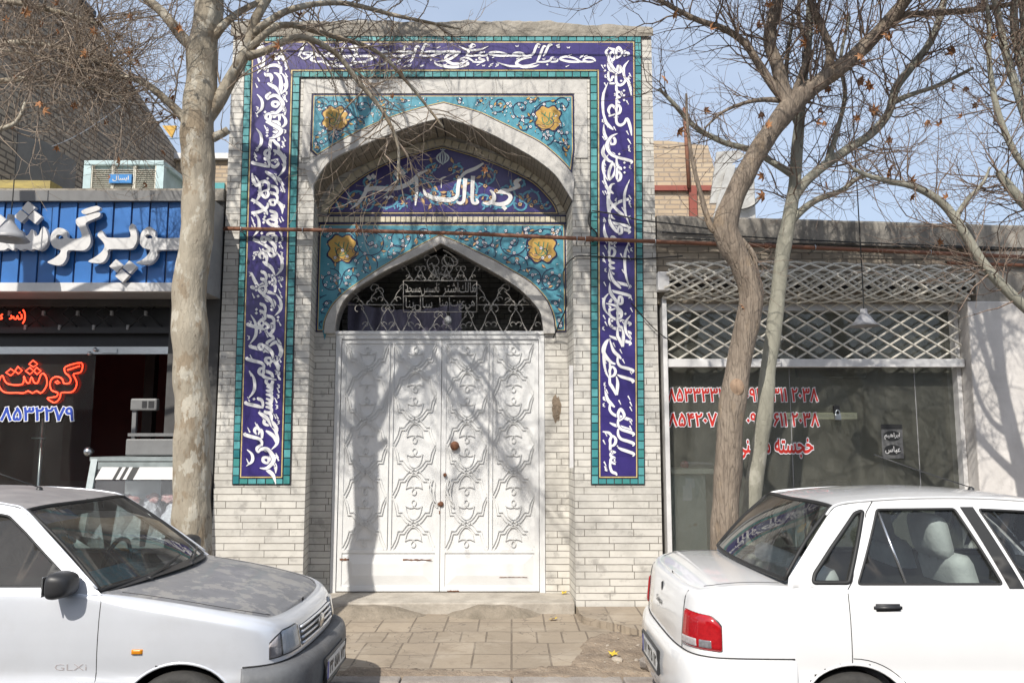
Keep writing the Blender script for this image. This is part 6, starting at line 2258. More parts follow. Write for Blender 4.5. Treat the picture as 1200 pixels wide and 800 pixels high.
class Tree:
    def __init__(self, name, label, px, Y, bark_m, twm, seed, group=None):
        x, _ = W(px, 655, Y)
        self.Y = Y
        self.root = thing(name, label, 'tree', (x, Y, GZ), group=group)
        self.bm, self.tm = bark_m, twm
        self.r = random.Random(seed)
        self.tw = MB()
        self.lf = MB()
        self.limbs = []
    def P(self, px, py, dy=0.0):
        x, z = W(px, py, self.Y + dy)
        return Vector((x, self.Y + dy, z))
    def limb(self, pts, name='limb', n=8, sides=9, knob=.06, px=True):
        """pts: (px, py, radius in px, dy) -> one mesh"""
        q = []
        for p in pts:
            dy = p[3] if len(p) > 3 else 0.0
            v = self.P(p[0], p[1], dy)
            sc_ = CAM_F / (self.Y + dy + CAM_D)
            q.append((v.x, v.y, v.z, p[2] / sc_))
        return self.limb3(q, name, n, sides, knob)
    def limb3(self, q, name='limb', n=8, sides=9, knob=.06):
        q = crom(q, n)
        mb = MB()
        N = len(q)
        pts = [Vector(p[:3]) for p in q]
        rad = [max(.003, p[3]) * (1 + knob * noise.noise(Vector((p[0] * 3, p[1] * 3, p[2] * 3 + 7)) * 1.7)) for p in q]
        fine = name == 'trunk'
        wob = [pts[i] + Vector((noise.noise(pts[i] * 2.3), noise.noise(pts[i] * 2.3 + Vector((9, 0, 0))), 0)) * rad[i] * .25 for i in range(N)]
        mb.tube(wob, rad, sides)
        # bumps on the bark
        if fine:
            out = []
            for k, v in enumerate(mb.v):
                c = wob[min(k // sides, N - 1)]
                d = Vector(v) - c
                q = Vector((v[0] * 9, v[1] * 9, v[2] * 1.6))
                f = 1 + .055 * noise.noise(q) + .035 * noise.noise(Vector((v[0] * 26, v[1] * 26, v[2] * 5))) + .05 * noise.noise(Vector((v[0] * 3, v[1] * 3, v[2] * 2.2 + 5)))
                out.append(tuple(c + d * f))
            mb.v = out
        o = mb.build(name, self.bm, self.root)
        shifted(o)
        self.limbs.append((wob, rad))
        return o
    def seg(self, a, b, ra, rb):
        self.tw.tube([a, b], [ra, rb], 3 if ra < .006 else 4, cap=False)
    def twig(self, p, d, L, r0, lev, up=.12, kink=.35):
        r = self.r
        n = max(2, int(L / .085))
        st = L / n
        pts, rads = [p.copy()], [r0]
        d = d.normalized()
        for i in range(n):
            d = (d + Vector((r.gauss(0, kink), r.gauss(0, kink), r.gauss(0, kink) + up)) * .5).normalized()
            p = p + d * st
            pts.append(p.copy())
            rads.append(max(.0016, r0 * (1 - .75 * (i + 1) / n)))
            if lev > 0 and r.random() < (.62 if lev > 1 else .42):
                side = d.cross(Vector((r.gauss(0, 1), r.gauss(0, 1), r.gauss(0, 1)))).normalized()
                a = r.uniform(.5, 1.1)
                nd_ = d * math.cos(a) + side * math.sin(a)
                self.twig(p, nd_, L * r.uniform(.3, .6), rads[-1] * .75, lev - 1, up, kink)
            elif r.random() < .25:     # bud / knot
                side = d.cross(Vector((r.gauss(0, 1), r.gauss(0, 1), r.gauss(0, 1)))).normalized()
                self.tw.tube([p, p + (side + d) * .022], [rads[-1] * .9, .0012], 3, cap=False)
        self.tw.tube(pts, rads, 4 if r0 > .007 else 3, cap=False)
        if r.random() < self.leafp: self.leaf(p)
    leafp = .012
    dens = 1.7
    lsz = 1.0
    def leaf(self, p):
        r = self.r
        s = r.uniform(.06, .09) * self.lsz
        base = leaf_mesh(s, None, r.uniform(.6, 2.2))
        base.v = [(v[0] * r.uniform(.6, 1), v[1], v[2]) for v in base.v]
        M_ = Matrix.Rotation(r.uniform(0, 6.3), 4, 'Z') @ Matrix.Rotation(r.uniform(1.0, 2.2), 4, 'X')
        self.lf.add([p + M_ @ Vector(v) - Vector((0, 0, s * .6)) for v in base.v], base.f)
    def sprout(self, limb, k, L, r0, lev, t0=.15, up=.12, bias=Vector((0, 0, 0)), kink=.35):
        wob, rad = limb
        r = self.r
        for _ in range(int(k * self.dens)):
            t = t0 + (1 - t0) * r.random()
            i = min(len(wob) - 2, int(t * (len(wob) - 1)))
            d = (wob[i + 1] - wob[i]).normalized()
            side = d.cross(Vector((r.gauss(0, 1), r.gauss(0, 1), r.gauss(0, 1)))).normalized()
            a = r.uniform(.6, 1.35)
            v = d * math.cos(a) + side * math.sin(a) + bias
            self.twig(wob[i], v, L * r.uniform(.5, 1.2), min(r0, rad[i] * .7) * r.uniform(.7, 1), lev, up, kink)
    def done(self):
        o = self.tw.build('twigs', self.tm, self.root, recalc=False)
        shifted(o)
        if self.lf.v:
            o = self.lf.build('dry_leaves', leaf_dry, self.root, recalc=False)
            shifted(o)

# --- left plane tree
T = Tree('plane_tree', 'stout pale plane tree with flaking bark between the butcher sign and the portal', 226, -2.0, plane_bark, twig_pale, 3)
T.leafp = .010
def trunk(tree, pts, base_px, flare=1.25):
    b = tree.P(base_px, 655)
    q = [(b.x, tree.Y, GZ - .05, pts[0][2] * flare / 147), (b.x, tree.Y, GZ + .12, pts[0][2] * 1.06 / 147)]
    for p in pts:
        dy = p[3] if len(p) > 3 else 0
        v = tree.P(p[0], p[1], dy)
        q.append((v.x, v.y, v.z, p[2] * (tree.Y + dy + CAM_D) / CAM_F))
    return tree.limb3(q, 'trunk', 16, 44, .10)
trunk(T, [(226, 640, 21), (225, 560, 20), (225, 480, 20), (224, 400, 20.5), (226, 320, 19), (230, 240, 18.5), (234, 175, 20), (235, 140, 18.5), (237, 80, 18), (243, 30, 17), (247, -20, 16), (252, -90, 14, .1), (258, -180, 12, .2)], 226)
T.limb([(228, 160, 9), (222, 146, 7), (200, 122, 5), (165, 95, 4), (120, 88, 3), (60, 70, 2, -.2), (0, 58, 1.5, -.3)])
T.limb([(238, 85, 9), (232, 62, 8), (214, 44, 7), (190, 15, 6), (160, -12, 5), (120, -60, 4, -.3)])
T.limb([(242, 140, 10), (256, 118, 8.5), (268, 95, 8), (282, 72, 7.5), (292, 50, 6.5), (300, 22, 6), (318, -10, 5), (340, -60, 4, -.3)])
T.limb([(290, 66, 6), (312, 60, 4.5), (352, 44, 4), (392, 62, 3.4, .2), (420, 96, 3, .3), (448, 130, 2.5, .35), (466, 170, 2, .4), (466, 215, 1.3, .4)])
T.limb([(292, 58, 5), (330, 30, 4), (380, 40, 3.4, .3), (440, 60, 2.6, .5), (480, 100, 2, .6), (520, 150, 1.4, .7)])
T.limb([(250, 162, 6), (262, 156, 5), (268, 152, 4.5)])
T.limb([(296, 40, 5), (340, 12, 4), (400, 4, 3.2, .3), (470, 20, 2.4, .5), (540, 34, 1.5, .7)])
T.limb([(240, 60, 7), (262, 30, 5), (284, 12, 4, .3), (330, -10, 3, .5)])
for k, (n_, L, r0, lev) in enumerate([(2, .3, .006, 1), (16, .9, .010, 2), (8, .8, .009, 2), (10, .7, .010, 2), (20, .75, .009, 2), (16, .7, .008, 2), (2, .3, .006, 1), (16, .7, .008, 2), (8, .6, .008, 2)]):
    T.sprout(T.limbs[k], n_, L, r0, lev, .5 if k == 0 else .2, up=.06 if k not in (4, 5) else -.06)
# crown above the picture, leaning out over the road
tp = T.P(252, -90, .1)
for (dx, dy, dz, r0) in ((1.2, -1.6, 1.0, .055), (2.2, -1.0, .6, .05), (-.8, -2.0, 1.3, .05), (.7, -2.4, .1, .045), (-1.6, -.6, 1.2, .05), (1.0, .6, 1.6, .045), (2.6, -2.0, 1.4, .05)):
    T.limb3([(tp.x, tp.y, tp.z - .2, r0), (tp.x + dx * .3, tp.y + dy * .3, tp.z + dz * .45, r0 * .85), (tp.x + dx * .7, tp.y + dy * .72, tp.z + dz * .8, r0 * .6), (tp.x + dx * 1.2, tp.y + dy * 1.15, tp.z + dz, r0 * .35), (tp.x + dx * 1.7, tp.y + dy * 1.5, tp.z + dz * 1.1, r0 * .15)])
    T.sprout(T.limbs[-1], 20, 1.15, .020, 2, .2)
T.done()

# --- brown leaning tree on the right
A = Tree('leaning_tree', 'thick brown leaning tree with a forked crown in front of the right shop window', 850, -1.9, brown_bark, twig_m, 11)
A.leafp = .017
A.lsz = 1.4
trunk(A, [(847.0, 640.0, 16.1), (851.0, 580.0, 15.7), (857.0, 500.0, 15.3), (864.0, 440.0, 14.9), (875.0, 380.0, 14.0), (880.0, 345.0, 14.0), (872.0, 312.0, 14.0), (856.0, 284.0, 14.9), (850.0, 262.0, 14.4), (862.0, 228.0, 12.8), (884.0, 186.0, 11.9), (906.0, 152.0, 11.5), (928.0, 124.0, 12.8), (946.0, 108.0, 11.0), (972.0, 88.0, 10.2), (1002.0, 64.0, 9.3), (1036.0, 30.0, 8.1), (1070.0, -12.0, 7.2, -0.2), (1110.0, -80.0, 6.0, -0.5), (1160.0, -170.0, 4.2, -0.9)], 848, 1.2)
A.limb([(926, 126, 11), (918, 104, 9), (911, 76, 8), (902, 50, 7.5), (906, 20, 7.5), (916, -20, 7), (915, -90, 5, -.4), (905, -160, 3.5, -.8)])
A.limb([(922, 118, 7), (906, 100, 5.5), (890, 76, 5), (872, 50, 4.5), (848, 34, 4), (818, 24, 3.4), (790, 10, 3), (760, -8, 2.4), (720, -30, 1.6, .3)])
A.limb([(968, 90, 7), (972, 60, 5), (962, 30, 4.6), (950, 0, 4), (950, -50, 3), (940, -110, 2)])
A.limb([(920, 118, 4), (896, 117, 3), (872, 121, 2.2), (846, 132, 1.8), (826, 150, 1.2)])
A.limb([(850, 266, 6), (834, 268, 4), (822, 230, 3), (812, 190, 2.4), (806, 150, 1.8), (804, 110, 1.3)])
A.limb([(868, 282, 5), (884, 300, 3), (888, 330, 2)])
A.limb([(1030, 36, 7), (1052, 20, 5), (1090, 16, 4), (1140, 12, 3.6, -.1), (1190, 4, 3, -.2), (1240, -6, 2.5, -.3)])
A.limb([(930, 112, 4), (946, 60, 3, .2), (936, 20, 2.5, .3), (940, -20, 2, .4)])
A.sprout(A.limbs[0], 26, .9, .011, 2, .62)
for k, (n_, L, r0, lev) in enumerate([(14, .9, .011, 2), (24, .8, .009, 2), (12, .8, .009, 2), (10, .5, .006, 1), (7, .4, .005, 1), (10, .35, .004, 1), (12, .7, .008, 2), (8, .6, .007, 2)]):
    A.sprout(A.limbs[k + 1], n_, L, r0, lev, .2)
tp = A.P(915, -90, -.4)
for (dx, dy, dz, r0) in ((-1.4, -1.4, .9, .04), (-.4, -2.2, .9, .04), (1.3, -1.8, 1.1, .045), (-2.0, -.8, .9, .035), (2.4, -1.2, 1.0, .04)):
    A.limb3([(tp.x, tp.y, tp.z - .1, r0), (tp.x + dx * .4, tp.y + dy * .4, tp.z + dz * .5, r0 * .8), (tp.x + dx, tp.y + dy, tp.z + dz, r0 * .45), (tp.x + dx * 1.6, tp.y + dy * 1.5, tp.z + dz * 1.2, r0 * .15)])
    A.sprout(A.limbs[-1], 18, 1.1, .019, 2, .15)
# sawn knot and blue paint mark on the trunk
mb = MB()
p = A.P(862, 455)
d = Vector((-.15, -1, .05)).normalized()
p = p + d * .100
mb.tube([p - d * .06, p - d * .012, p + d * .004, p - d * .004, p - d * .006], [.075, .056, .046, .04, .0], 18)
mb.v = [(v[0], v[1], p.z + (v[2] - p.z) * 1.3) for v in mb.v]
o = mb.build('sawn_knot', mat('sawn_wood', (.33, .23, .155), .9, c2=(.2, .135, .09), scale=20), A.root); shifted(o)
A.done()

# --- thin pale tree
B = Tree('slender_tree', 'slender pale barked tree just right of the brown leaning tree', 875, -1.5, pale_bark, twig_m, 23)
B.leafp = .03
B.lsz = 1.4
trunk(B, [(874, 640, 11), (880, 590, 10.5), (893, 500, 9.8), (901, 430, 9.3), (908, 370, 9), (915, 310, 8.6), (924, 255, 8.2), (931, 215, 7.5), (935, 160, 6.2), (941, 100, 5.2), (948, 40, 4.6), (952, -20, 4), (960, -100, 3)], 868, 1.2)
B.limb([(928, 236, 6), (942, 216, 6), (962, 198, 5.8), (990, 178, 5.6), (1020, 158, 5.2), (1040, 134, 5), (1050, 104, 5), (1066, 82, 5), (1090, 50, 4.6), (1104, 10, 4.2), (1110, -30, 3.6), (1120, -90, 2.6)])
B.limb([(922, 268, 4), (936, 250, 4.5), (958, 234, 3.8), (985, 224, 3.2), (1004, 210, 2.6), (1020, 204, 2)])
B.limb([(930, 206, 5), (908, 192, 4), (880, 176, 3.8), (846, 166, 3.4), (812, 146, 3), (786, 118, 2.5), (772, 104, 1.8)])
B.limb([(970, 190, 4), (982, 150, 3), (990, 110, 2.6), (985, 70, 2.2), (996, 20, 1.8)])
B.limb([(936, 150, 4), (925, 120, 3), (922, 70, 2.6), (930, 20, 2)])
B.limb([(1046, 120, 4), (1070, 110, 3), (1100, 100, 2.6, .1), (1140, 80, 2, .1)])
B.sprout(B.limbs[0], 26, .7, .009, 2, .6)
for k, (n_, L, r0, lev) in enumerate([(34, .75, .009, 2), (14, .6, .007, 2), (18, .6, .007, 2), (14, .5, .006, 2), (12, .5, .006, 2), (12, .5, .006, 2)]):
    B.sprout(B.limbs[k + 1], n_, L, r0, lev, .12)
B.done()

# --- trees whose stems stand just outside the picture
C_ = Tree('pale_limbed_tree', 'bare tree with smooth pale limbs reaching in from the right edge', 1330, -2.1, pale_bark, twig_m, 31)
C_.leafp = .014
trunk(C_, [(1328, 620, 20), (1322, 520, 19), (1300, 440, 18), (1276, 380, 16), (1252, 300, 14), (1232, 220, 12), (1215, 150, 10), (1206, 60, 8), (1200, -20, 7), (1190, -120, 5)], 1330, 1.25)
C_.limb([(1290, 415, 9), (1240, 388, 7), (1206, 364, 6.6), (1178, 338, 6), (1152, 308, 5.8), (1130, 272, 5.5), (1106, 240, 5), (1074, 220, 4.4), (1044, 213, 3.6), (1020, 207, 2.8), (996, 196, 1.8)])
C_.limb([(1246, 280, 8), (1222, 258, 6.5), (1198, 236, 6), (1178, 212, 5.5), (1170, 200, 4)])
C_.limb([(1220, 170, 7), (1204, 140, 6), (1190, 100, 5), (1176, 50, 4.5), (1166, 0, 4), (1150, -60, 3)])
C_.limb([(1210, 110, 6), (1196, 70, 5), (1188, 20, 4.5), (1196, -40, 3.5)])
C_.limb([(1228, 215, 6), (1196, 190, 4), (1172, 140, 3.6), (1160, 80, 3), (1158, 20, 2.6), (1150, -30, 2)])
C_.limb([(1120, 256, 4), (1132, 236, 2.6), (1152, 214, 2), (1160, 196, 1.4)])
for k, (n_, L, r0, lev) in enumerate([(10, .6, .008, 2), (26, .7, .008, 2), (14, .7, .008, 2), (18, .8, .009, 2), (14, .7, .008, 2), (16, .7, .008, 2), (5, .4, .005, 1)]):
    C_.sprout(C_.limbs[k], n_, L, r0, lev, .55 if k == 0 else .25)
C_.done()
D_ = Tree('dense_twiggy_tree', 'bare tree with dense fine twigs reaching in from the top left corner', -190, -2.1, plane_bark, twig_pale, 37)
D_.leafp = .02
trunk(D_, [(-190, 620, 20), (-188, 480, 19), (-180, 340, 18), (-176, 220, 17), (-170, 120, 15), (-165, 20, 13), (-160, -100, 10)], -190)
D_.limb([(-172, 140, 10), (-110, 90, 7), (-40, 62, 5), (30, 50, 3.6), (90, 62, 2.6), (140, 84, 1.6)])
D_.limb([(-176, 220, 9), (-110, 190, 6), (-50, 170, 4), (0, 152, 3), (20, 142, 2.4), (30, 120, 1.6)])
D_.limb([(-168, 60, 9), (-90, 10, 6), (-10, 0, 4.5), (60, 12, 3.4), (120, 30, 2)])
D_.limb([(-172, 160, 9), (-100, 125, 6), (-20, 100, 4), (50, 92, 3), (110, 104, 2), (150, 118, 1.2)])
for k, (n_, L, r0, lev) in enumerate([(4, .6, .008, 2), (40, .8, .008, 2), (10, .5, .006, 2), (34, .8, .008, 2), (34, .7, .007, 2)]):
    D_.sprout(D_.limbs[k], n_, L, r0, lev, .5)
D_.done()

# --- pale bare trees behind the roofs
def back_tree(x, y, h, seed, label):
    T = Tree('background_tree', label, 600, y, twig_pale, mat('far_twig_bark_%d' % seed, (.34, .27, .22), .9, c2=(.24, .18, .15), scale=5), seed, 'bare trees behind the roofs')
    T.root.location = (x, y, GZ)
    T.leafp = 0
    T.dens = 1.2
    T.limb3([(x, y, GZ, .16), (x + .1, y, h * .35, .13), (x, y, h * .6, .09), (x + .15, y, h * .9, .03)], 'trunk', 5, 8)
    r = T.r
    for k in range(9):
        a = 2 * math.pi * k / 9 + r.uniform(-.3, .3)
        z0 = h * r.uniform(.35, .65)
        l = h * r.uniform(.28, .4)
        T.limb3([(x, y, z0, .06), (x + math.cos(a) * l * .4, y + math.sin(a) * l * .4, z0 + l * .45, .04), (x + math.cos(a) * l * .7, y + math.sin(a) * l * .7, z0 + l * 1.0, .015)], 'limb', 5, 5)
        T.sprout(T.limbs[-1], 16, 1.5, .014, 2, .2, .15)
    T.done()
back_tree(-1.3, 11.0, 9.3, 51, 'pale bare tree showing above the middle of the portal coping')
back_tree(1.1, 12.0, 10.2, 52, 'pale bare tree showing above the right end of the portal coping')
back_tree(3.4, 13.0, 9.8, 53, 'pale bare tree behind the buff brick upper storey')
# ------------------------------------------------------------------ the two saloon cars
def lerpc(tab, x):
    if x <= tab[0][0]: return tab[0][1]
    for (a, b), (c, d) in zip(tab, tab[1:]):
        if x <= c:
            t = (x - a) / (c - a)
            return b + (d - b) * t
    return tab[-1][1]
def smoothc(tab):
    q = crom(tab, 8)
    return lambda x: lerpc(q, x)
OUT = crom([(0.035, 0), (0.038, -.3), (.052, -.5), (.085, -.655), (.16, -.745), (.30, -.785), (.7, -.803), (1.3, -.81), (2.0, -.812), (2.7, -.808), (3.1, -.796), (3.4, -.768), (3.6, -.722), (3.71, -.655), (3.766, -.555), (3.795, -.4), (3.807, -.2), (3.81, 0)], 24)
OL = [0.0]
for a, b in zip(OUT, OUT[1:]): OL.append(OL[-1] + math.hypot(b[0] - a[0], b[1] - a[1]))
OT = OL[-1]
def out_at(u):
    s = max(0, min(OT, u * OT))
    lo, hi = 0, len(OL) - 1
    while hi - lo > 1:
        m_ = (lo + hi) // 2
        if OL[m_] <= s: lo = m_
        else: hi = m_
    t = (s - OL[lo]) / (OL[hi] - OL[lo])
    a, b = OUT[lo], OUT[hi]
    i, j = max(lo - 2, 0), min(hi + 2, len(OUT) - 1)
    tx, ty_ = OUT[j][0] - OUT[i][0], OUT[j][1] - OUT[i][1]
    if lo < 2: tx, ty_ = 0, -1
    if hi > len(OUT) - 3: tx, ty_ = 0, 1
    l = math.hypot(tx, ty_)
    return a[0] + (b[0] - a[0]) * t, a[1] + (b[1] - a[1]) * t, ty_ / l, -tx / l     # outward normal
def u_of_x(x):
    i0 = min(range(len(OUT)), key=lambda i: (OUT[i][1] > -.6, abs(OUT[i][0] - x)))
    for i in range(len(OUT) - 1):
        if OUT[i][1] < -.5 and OUT[i][0] <= x <= OUT[i + 1][0]:
            t = (x - OUT[i][0]) / (OUT[i + 1][0] - OUT[i][0] + 1e-12)
            return (OL[i] + t * (OL[i + 1] - OL[i])) / OT
    return OL[i0] / OT
def u_of_y(y, front):
    rngi = range(len(OUT) - 2, 0, -1) if front else range(len(OUT) - 1)
    for i in rngi:
        a, b = OUT[i][1], OUT[i + 1][1]
        if min(a, b) <= y <= max(a, b):
            t = (y - a) / (b - a + 1e-12)
            return (OL[i] + t * (OL[i + 1] - OL[i])) / OT
ztop = smoothc([(0, .935), (.06, .945), (.13, .96), (.35, .985), (.6, .985), (.9, .972), (1.5, .968), (2.2, .96), (2.75, .95), (2.9, .938), (3.2, .893), (3.5, .836), (3.72, .792), (3.83, .768), (3.89, .750)])
rad_ = lambda x: lerpc([(0, .05), (.5, .045), (.75, .016), (2.7, .016), (2.95, .05), (3.6, .07), (3.9, .06)], x)
def d_side(z): return lerpc([(.18, .075), (.24, .045), (.30, .012), (.34, -.007), (.505, -.007), (.53, .007), (.555, .009), (.64, .002), (.72, 0), (.82, .003), (.9, .012), (1.0, .028)], z)
def d_end(z): return lerpc([(.18, .07), (.3, .03), (.55, .0), (.7, .004), (.85, .02), (1.0, .05)], z)
def PS(u, z, off=0.0):
    x, y, nx, ny = out_at(u)
    k = abs(nx)
    lean_ = lerpc([(.58, 0), (.80, .035)], z) * max(0, nx)
    zt = ztop(x)
    r = rad_(x)
    d = d_side(min(z, zt)) * (1 - k) + d_end(min(z, zt)) * k
    d += lean_
    if z > zt - r:
        h = min(r, z - (zt - r))
        d += r - math.sqrt(max(0, r * r - h * h))
    return (x - nx * (d - off), y - ny * (d - off), z)
YG = lambda z: -(.772 - (z - .96) * .34 - max(0, z - .96) ** 2 * .30)
RX, FX, WZ, WR, AR = .903, 3.262, .275, .278, .322

def build_car(name, label, ox, paint, hoodpaint, bumper_m, glass_m, seat_m, extras):
    car = thing(name, label, 'car', (ox, -3.25, -.15))
    def bld(mb, nm, m_, parent=None):
        return mb.build(nm, m_, parent or car)
    mir = lambda v: (v[0], -v[1], v[2])
    # body shell with wheel arches, split at the door gaps
    xs_cut = [.898, 1.835, 2.835]
    us = sorted(set([i / 190 for i in range(191)] + [u_of_x(x) for x in xs_cut]))
    us2 = []
    for u in us:
        if us2 and u - us2[-1] < .0022 and not any(abs(u - u_of_x(x)) < 1e-9 for x in xs_cut):
            continue
        us2.append(u)
    us = us2
    ZV = [.19 + (1 - .19) * 0] 
    NV = 36
    grid, uv = [], []
    for u in us:
        x = out_at(u)[0]
        zt, r = ztop(x), rad_(x)
        colz = [.19 + (zt - r - .19) * k / 28 for k in range(29)] + [zt - r + r * math.sin(math.pi / 2 * k / 7) for k in range(1, 8)]
        grid.append([PS(u, z) for z in colz])
        uv.append([(u, z) for z in colz])
    nv = len(grid[0])
    # snap to the arches
    keep = [[True] * nv for _ in us]
    for cx in (RX, FX):
        for i, u in enumerate(us):
            for j in range(nv):
                p = grid[i][j]
                if p[1] > -.5: continue
                dx, dz = p[0] - cx, p[2] - WZ
                dist = math.hypot(dx, dz)
                if dist < AR - .018: keep[i][j] = False
                elif dist < AR + .012 and dz > -.1:
                    s_ = AR / dist
                    nx_, nz_ = cx + dx * s_, WZ + dz * s_
                    grid[i][j] = PS(u_of_x(nx_), nz_)
    parts = {}
    for i in range(len(us) - 1):
        um = (us[i] + us[i + 1]) / 2
        xm_, ym_ = out_at(um)[:2]
        for j in range(nv - 1):
            if not (keep[i][j] and keep[i + 1][j] and keep[i][j + 1] and keep[i + 1][j + 1]): continue
            zc = (uv[i][j][1] + uv[i][j + 1][1]) / 2
            nm = 'body'
            if ym_ < -.6 and zc > .30:
                if xs_cut[0] < xm_ < xs_cut[1]: nm = 'rear_door'
                elif xs_cut[1] < xm_ < xs_cut[2]: nm = 'front_door'
            parts.setdefault(nm, []).append((i, j))
    def emit(cells, sides):
        mb = MB()
        for s_ in sides:
            idx = {}
            vs, fs = [], []
            for i, j in cells:
                f = []
                for a, b in ((i, j), (i + 1, j), (i + 1, j + 1), (i, j + 1)):
                    if (a, b) not in idx:
                        idx[(a, b)] = len(vs)
                        p = grid[a][b]
                        vs.append(p if s_ < 0 else mir(p))
                    f.append(idx[(a, b)])
                fs.append(tuple(f) if s_ < 0 else tuple(f[::-1]))
            mb.add(vs, fs, 0, True)
        return mb
    body = bld(emit(parts['body'], (-1, 1)), 'body', paint)
    doors = {}
    for nm in ('rear_door', 'front_door'):
        for s_ in (-1, 1):
            doors[(nm, s_)] = bld(emit(parts[nm], (s_,)), nm, paint)
    # decks: boot lid and bonnet
    def deck(x0, x1, crown, m_, nm, inset_y=0.0):
        rows = [i for i, u in enumerate(us) if x0 <= out_at(u)[0] <= x1 and out_at(u)[1] < -1e-4]
        mb = MB()
        NT = 28
        P = []
        for i in rows:
            b = grid[i][-1]
            yb = b[1]
            kx = crown(b[0])
            P.append([(b[0] + 0 * t, yb * t, b[2] + kx * (1 - abs(t) ** 2.2)) for t in [1 - 2 * k / NT for k in range(NT + 1)]])
        vs = [p for r_ in P for p in r_]
        fs = [(a * (NT + 1) + k, a * (NT + 1) + k + 1, (a + 1) * (NT + 1) + k + 1, (a + 1) * (NT + 1) + k) for a in range(len(P) - 1) for k in range(NT)]
        mb.add(vs, fs, 0, True)
        return bld(mb, nm, m_)
    hc = lambda x: lerpc([(2.7, .02), (3.0, .034), (3.5, .03), (3.8, .018), (3.89, .0)], x)
    tc_ = lambda x: lerpc([(0, .0), (.1, .012), (.3, .02), (.8, .03)], x)
    deck(.86, 2.78, lambda x: -.02, M['black'], 'cabin_floor')
    bon = deck(2.70, 3.9, hc, hoodpaint, 'bonnet')
    boot = deck(0.0, .90, tc_, paint, 'boot_lid')
    # shut lines as thin dark seals let into the surface
    gm_ = M['seal']
    def seal(pts, r=.0028, parent=None, nm='shut_line', mirror=True):
        for s_ in ((-1, 1) if mirror else (-1,)):
            mb = MB()
            mb.tube([p if s_ < 0 else mir(p) for p in pts], r, 5)
            bld(mb, nm, gm_, parent)
    for x in xs_cut:
        zlo = .30
        if x == .898: zlo = WZ + AR + .004
        seal([PS(u_of_x(x), z, -.001) for z in [zlo + (ztop(x) - zlo) * k / 20 for k in range(21)]])
    seal([PS(u_of_x(x), .305, -.001) for x in [1.23 + (2.835 - 1.23) * k / 30 for k in range(31)]])
    arc = [(RX + (AR + .03) * math.cos(a), WZ + (AR + .03) * math.sin(a)) for a in [math.pi / 2 * (1 - k / 14) for k in range(15)]]
    seal([PS(u_of_x(x), z, -.001) for x, z in arc])
    # bonnet and boot gaps along the deck edge
    def deck_edge(x, f, crown):
        i = min(range(len(us)), key=lambda i_: (out_at(us[i_])[1] > -.05, abs(out_at(us[i_])[0] - x)))
        b = grid[i][-1]
        return (b[0], b[1] * f, b[2] + crown(b[0]) * (1 - f ** 2.2))
    seal([deck_edge(x, .93, hc) for x in [2.9 + .85 * k / 24 for k in range(25)]])
    seal([deck_edge(x, .92, tc_) for x in [.12 + .45 * k / 16 for k in range(17)]])
    # boot lid rear edge: down the tail between the lamps
    seal([PS(u_of_y(-.55, False), z, .001) for z in [.60 + .33 * k / 10 for k in range(11)]])
    # wheel arch lips and dark wells
    for cx in (RX, FX):
        for s_ in (-1, 1):
            mb = MB()
            pts = [PS(u_of_x(cx + AR * math.cos(a)), WZ + AR * math.sin(a), -.002) for a in [math.pi * k / 30 for k in range(31)]]
            mb.tube([p if s_ < 0 else mir(p) for p in pts], .008, 6)
            bld(mb, 'arch_lip', paint)
            mb = MB()
            mb.grid(lambda a, y: (cx + (AR - .002) * math.cos(a), s_ * y, WZ + (AR - .002) * math.sin(a)), [math.pi * k / 24 - .25 * (k == 0) + .25 * (k == 24) for k in range(25)], [.45, .6, .77])
            mb.lathe([(0, 0), (AR, 0)], (cx, s_ * .45, WZ), 'y', 24)
            bld(mb, 'wheel_well', M['black'])
    # bumpers
    def bumper(u0, u1, prof, nm, m_):
        """prof: (offset, z) section swept along the outline"""
        mb = MB()
        N = 60
        for s_ in (-1, 1):
            rows = []
            for k in range(N + 1):
                u = u0 + (u1 - u0) * k / N
                x, y, nx, ny = out_at(u)
                e = min(1, min(k, N - k if u1 < .98 and u0 > .02 else 99, k if u0 > .02 else 99) / 3) if False else 1
                rows.append([(x + nx * o_, (y + ny * o_), z) for o_, z in prof])
            vs = [p if s_ < 0 else mir(p) for r_ in rows for p in r_]
            n_ = len(prof)
            fs = [(a * n_ + b, a * n_ + b + 1, (a + 1) * n_ + b + 1, (a + 1) * n_ + b) for a in range(N) for b in range(n_ - 1)]
            mb.add(vs, fs, 0, True)
            endr = 0 if u0 > .02 else N
            mb.add([vs[endr * n_ + b] for b in range(n_)], [tuple(range(n_))], 0)
        return bld(mb, nm, m_)
    rp = crom([(-.03, .615), (.012, .618), (.032, .600), (.046, .55), (.052, .46), (.048, .36), (.034, .29), (.0, .24), (-.05, .22)], 4)
    rb = bumper(0.0, u_of_x(.60), rp, 'rear_bumper', bumper_m if extras.get('grey_rear') else paint)
    fpf = crom([(-.03, .555), (.03, .557), (.075, .54), (.096, .49), (.097, .40), (.085, .31), (.05, .25), (-.05, .22)], 4)
    fb_ = bumper(u_of_x(3.57), 1.0, fpf, 'front_bumper', bumper_m)
    for s_ in (-1, 1):
        for ua, ub, z in ((0.0, u_of_x(.60), .622), (u_of_x(3.575), 1.0, .562)):
            mb = MB()
            q = [PS(ua + (ub - ua) * k / 40, z, .001) for k in range(41)]
            mb.tube([p if s_ < 0 else mir(p) for p in q], .004, 5)
            bld(mb, 'bumper_gap', gm_)
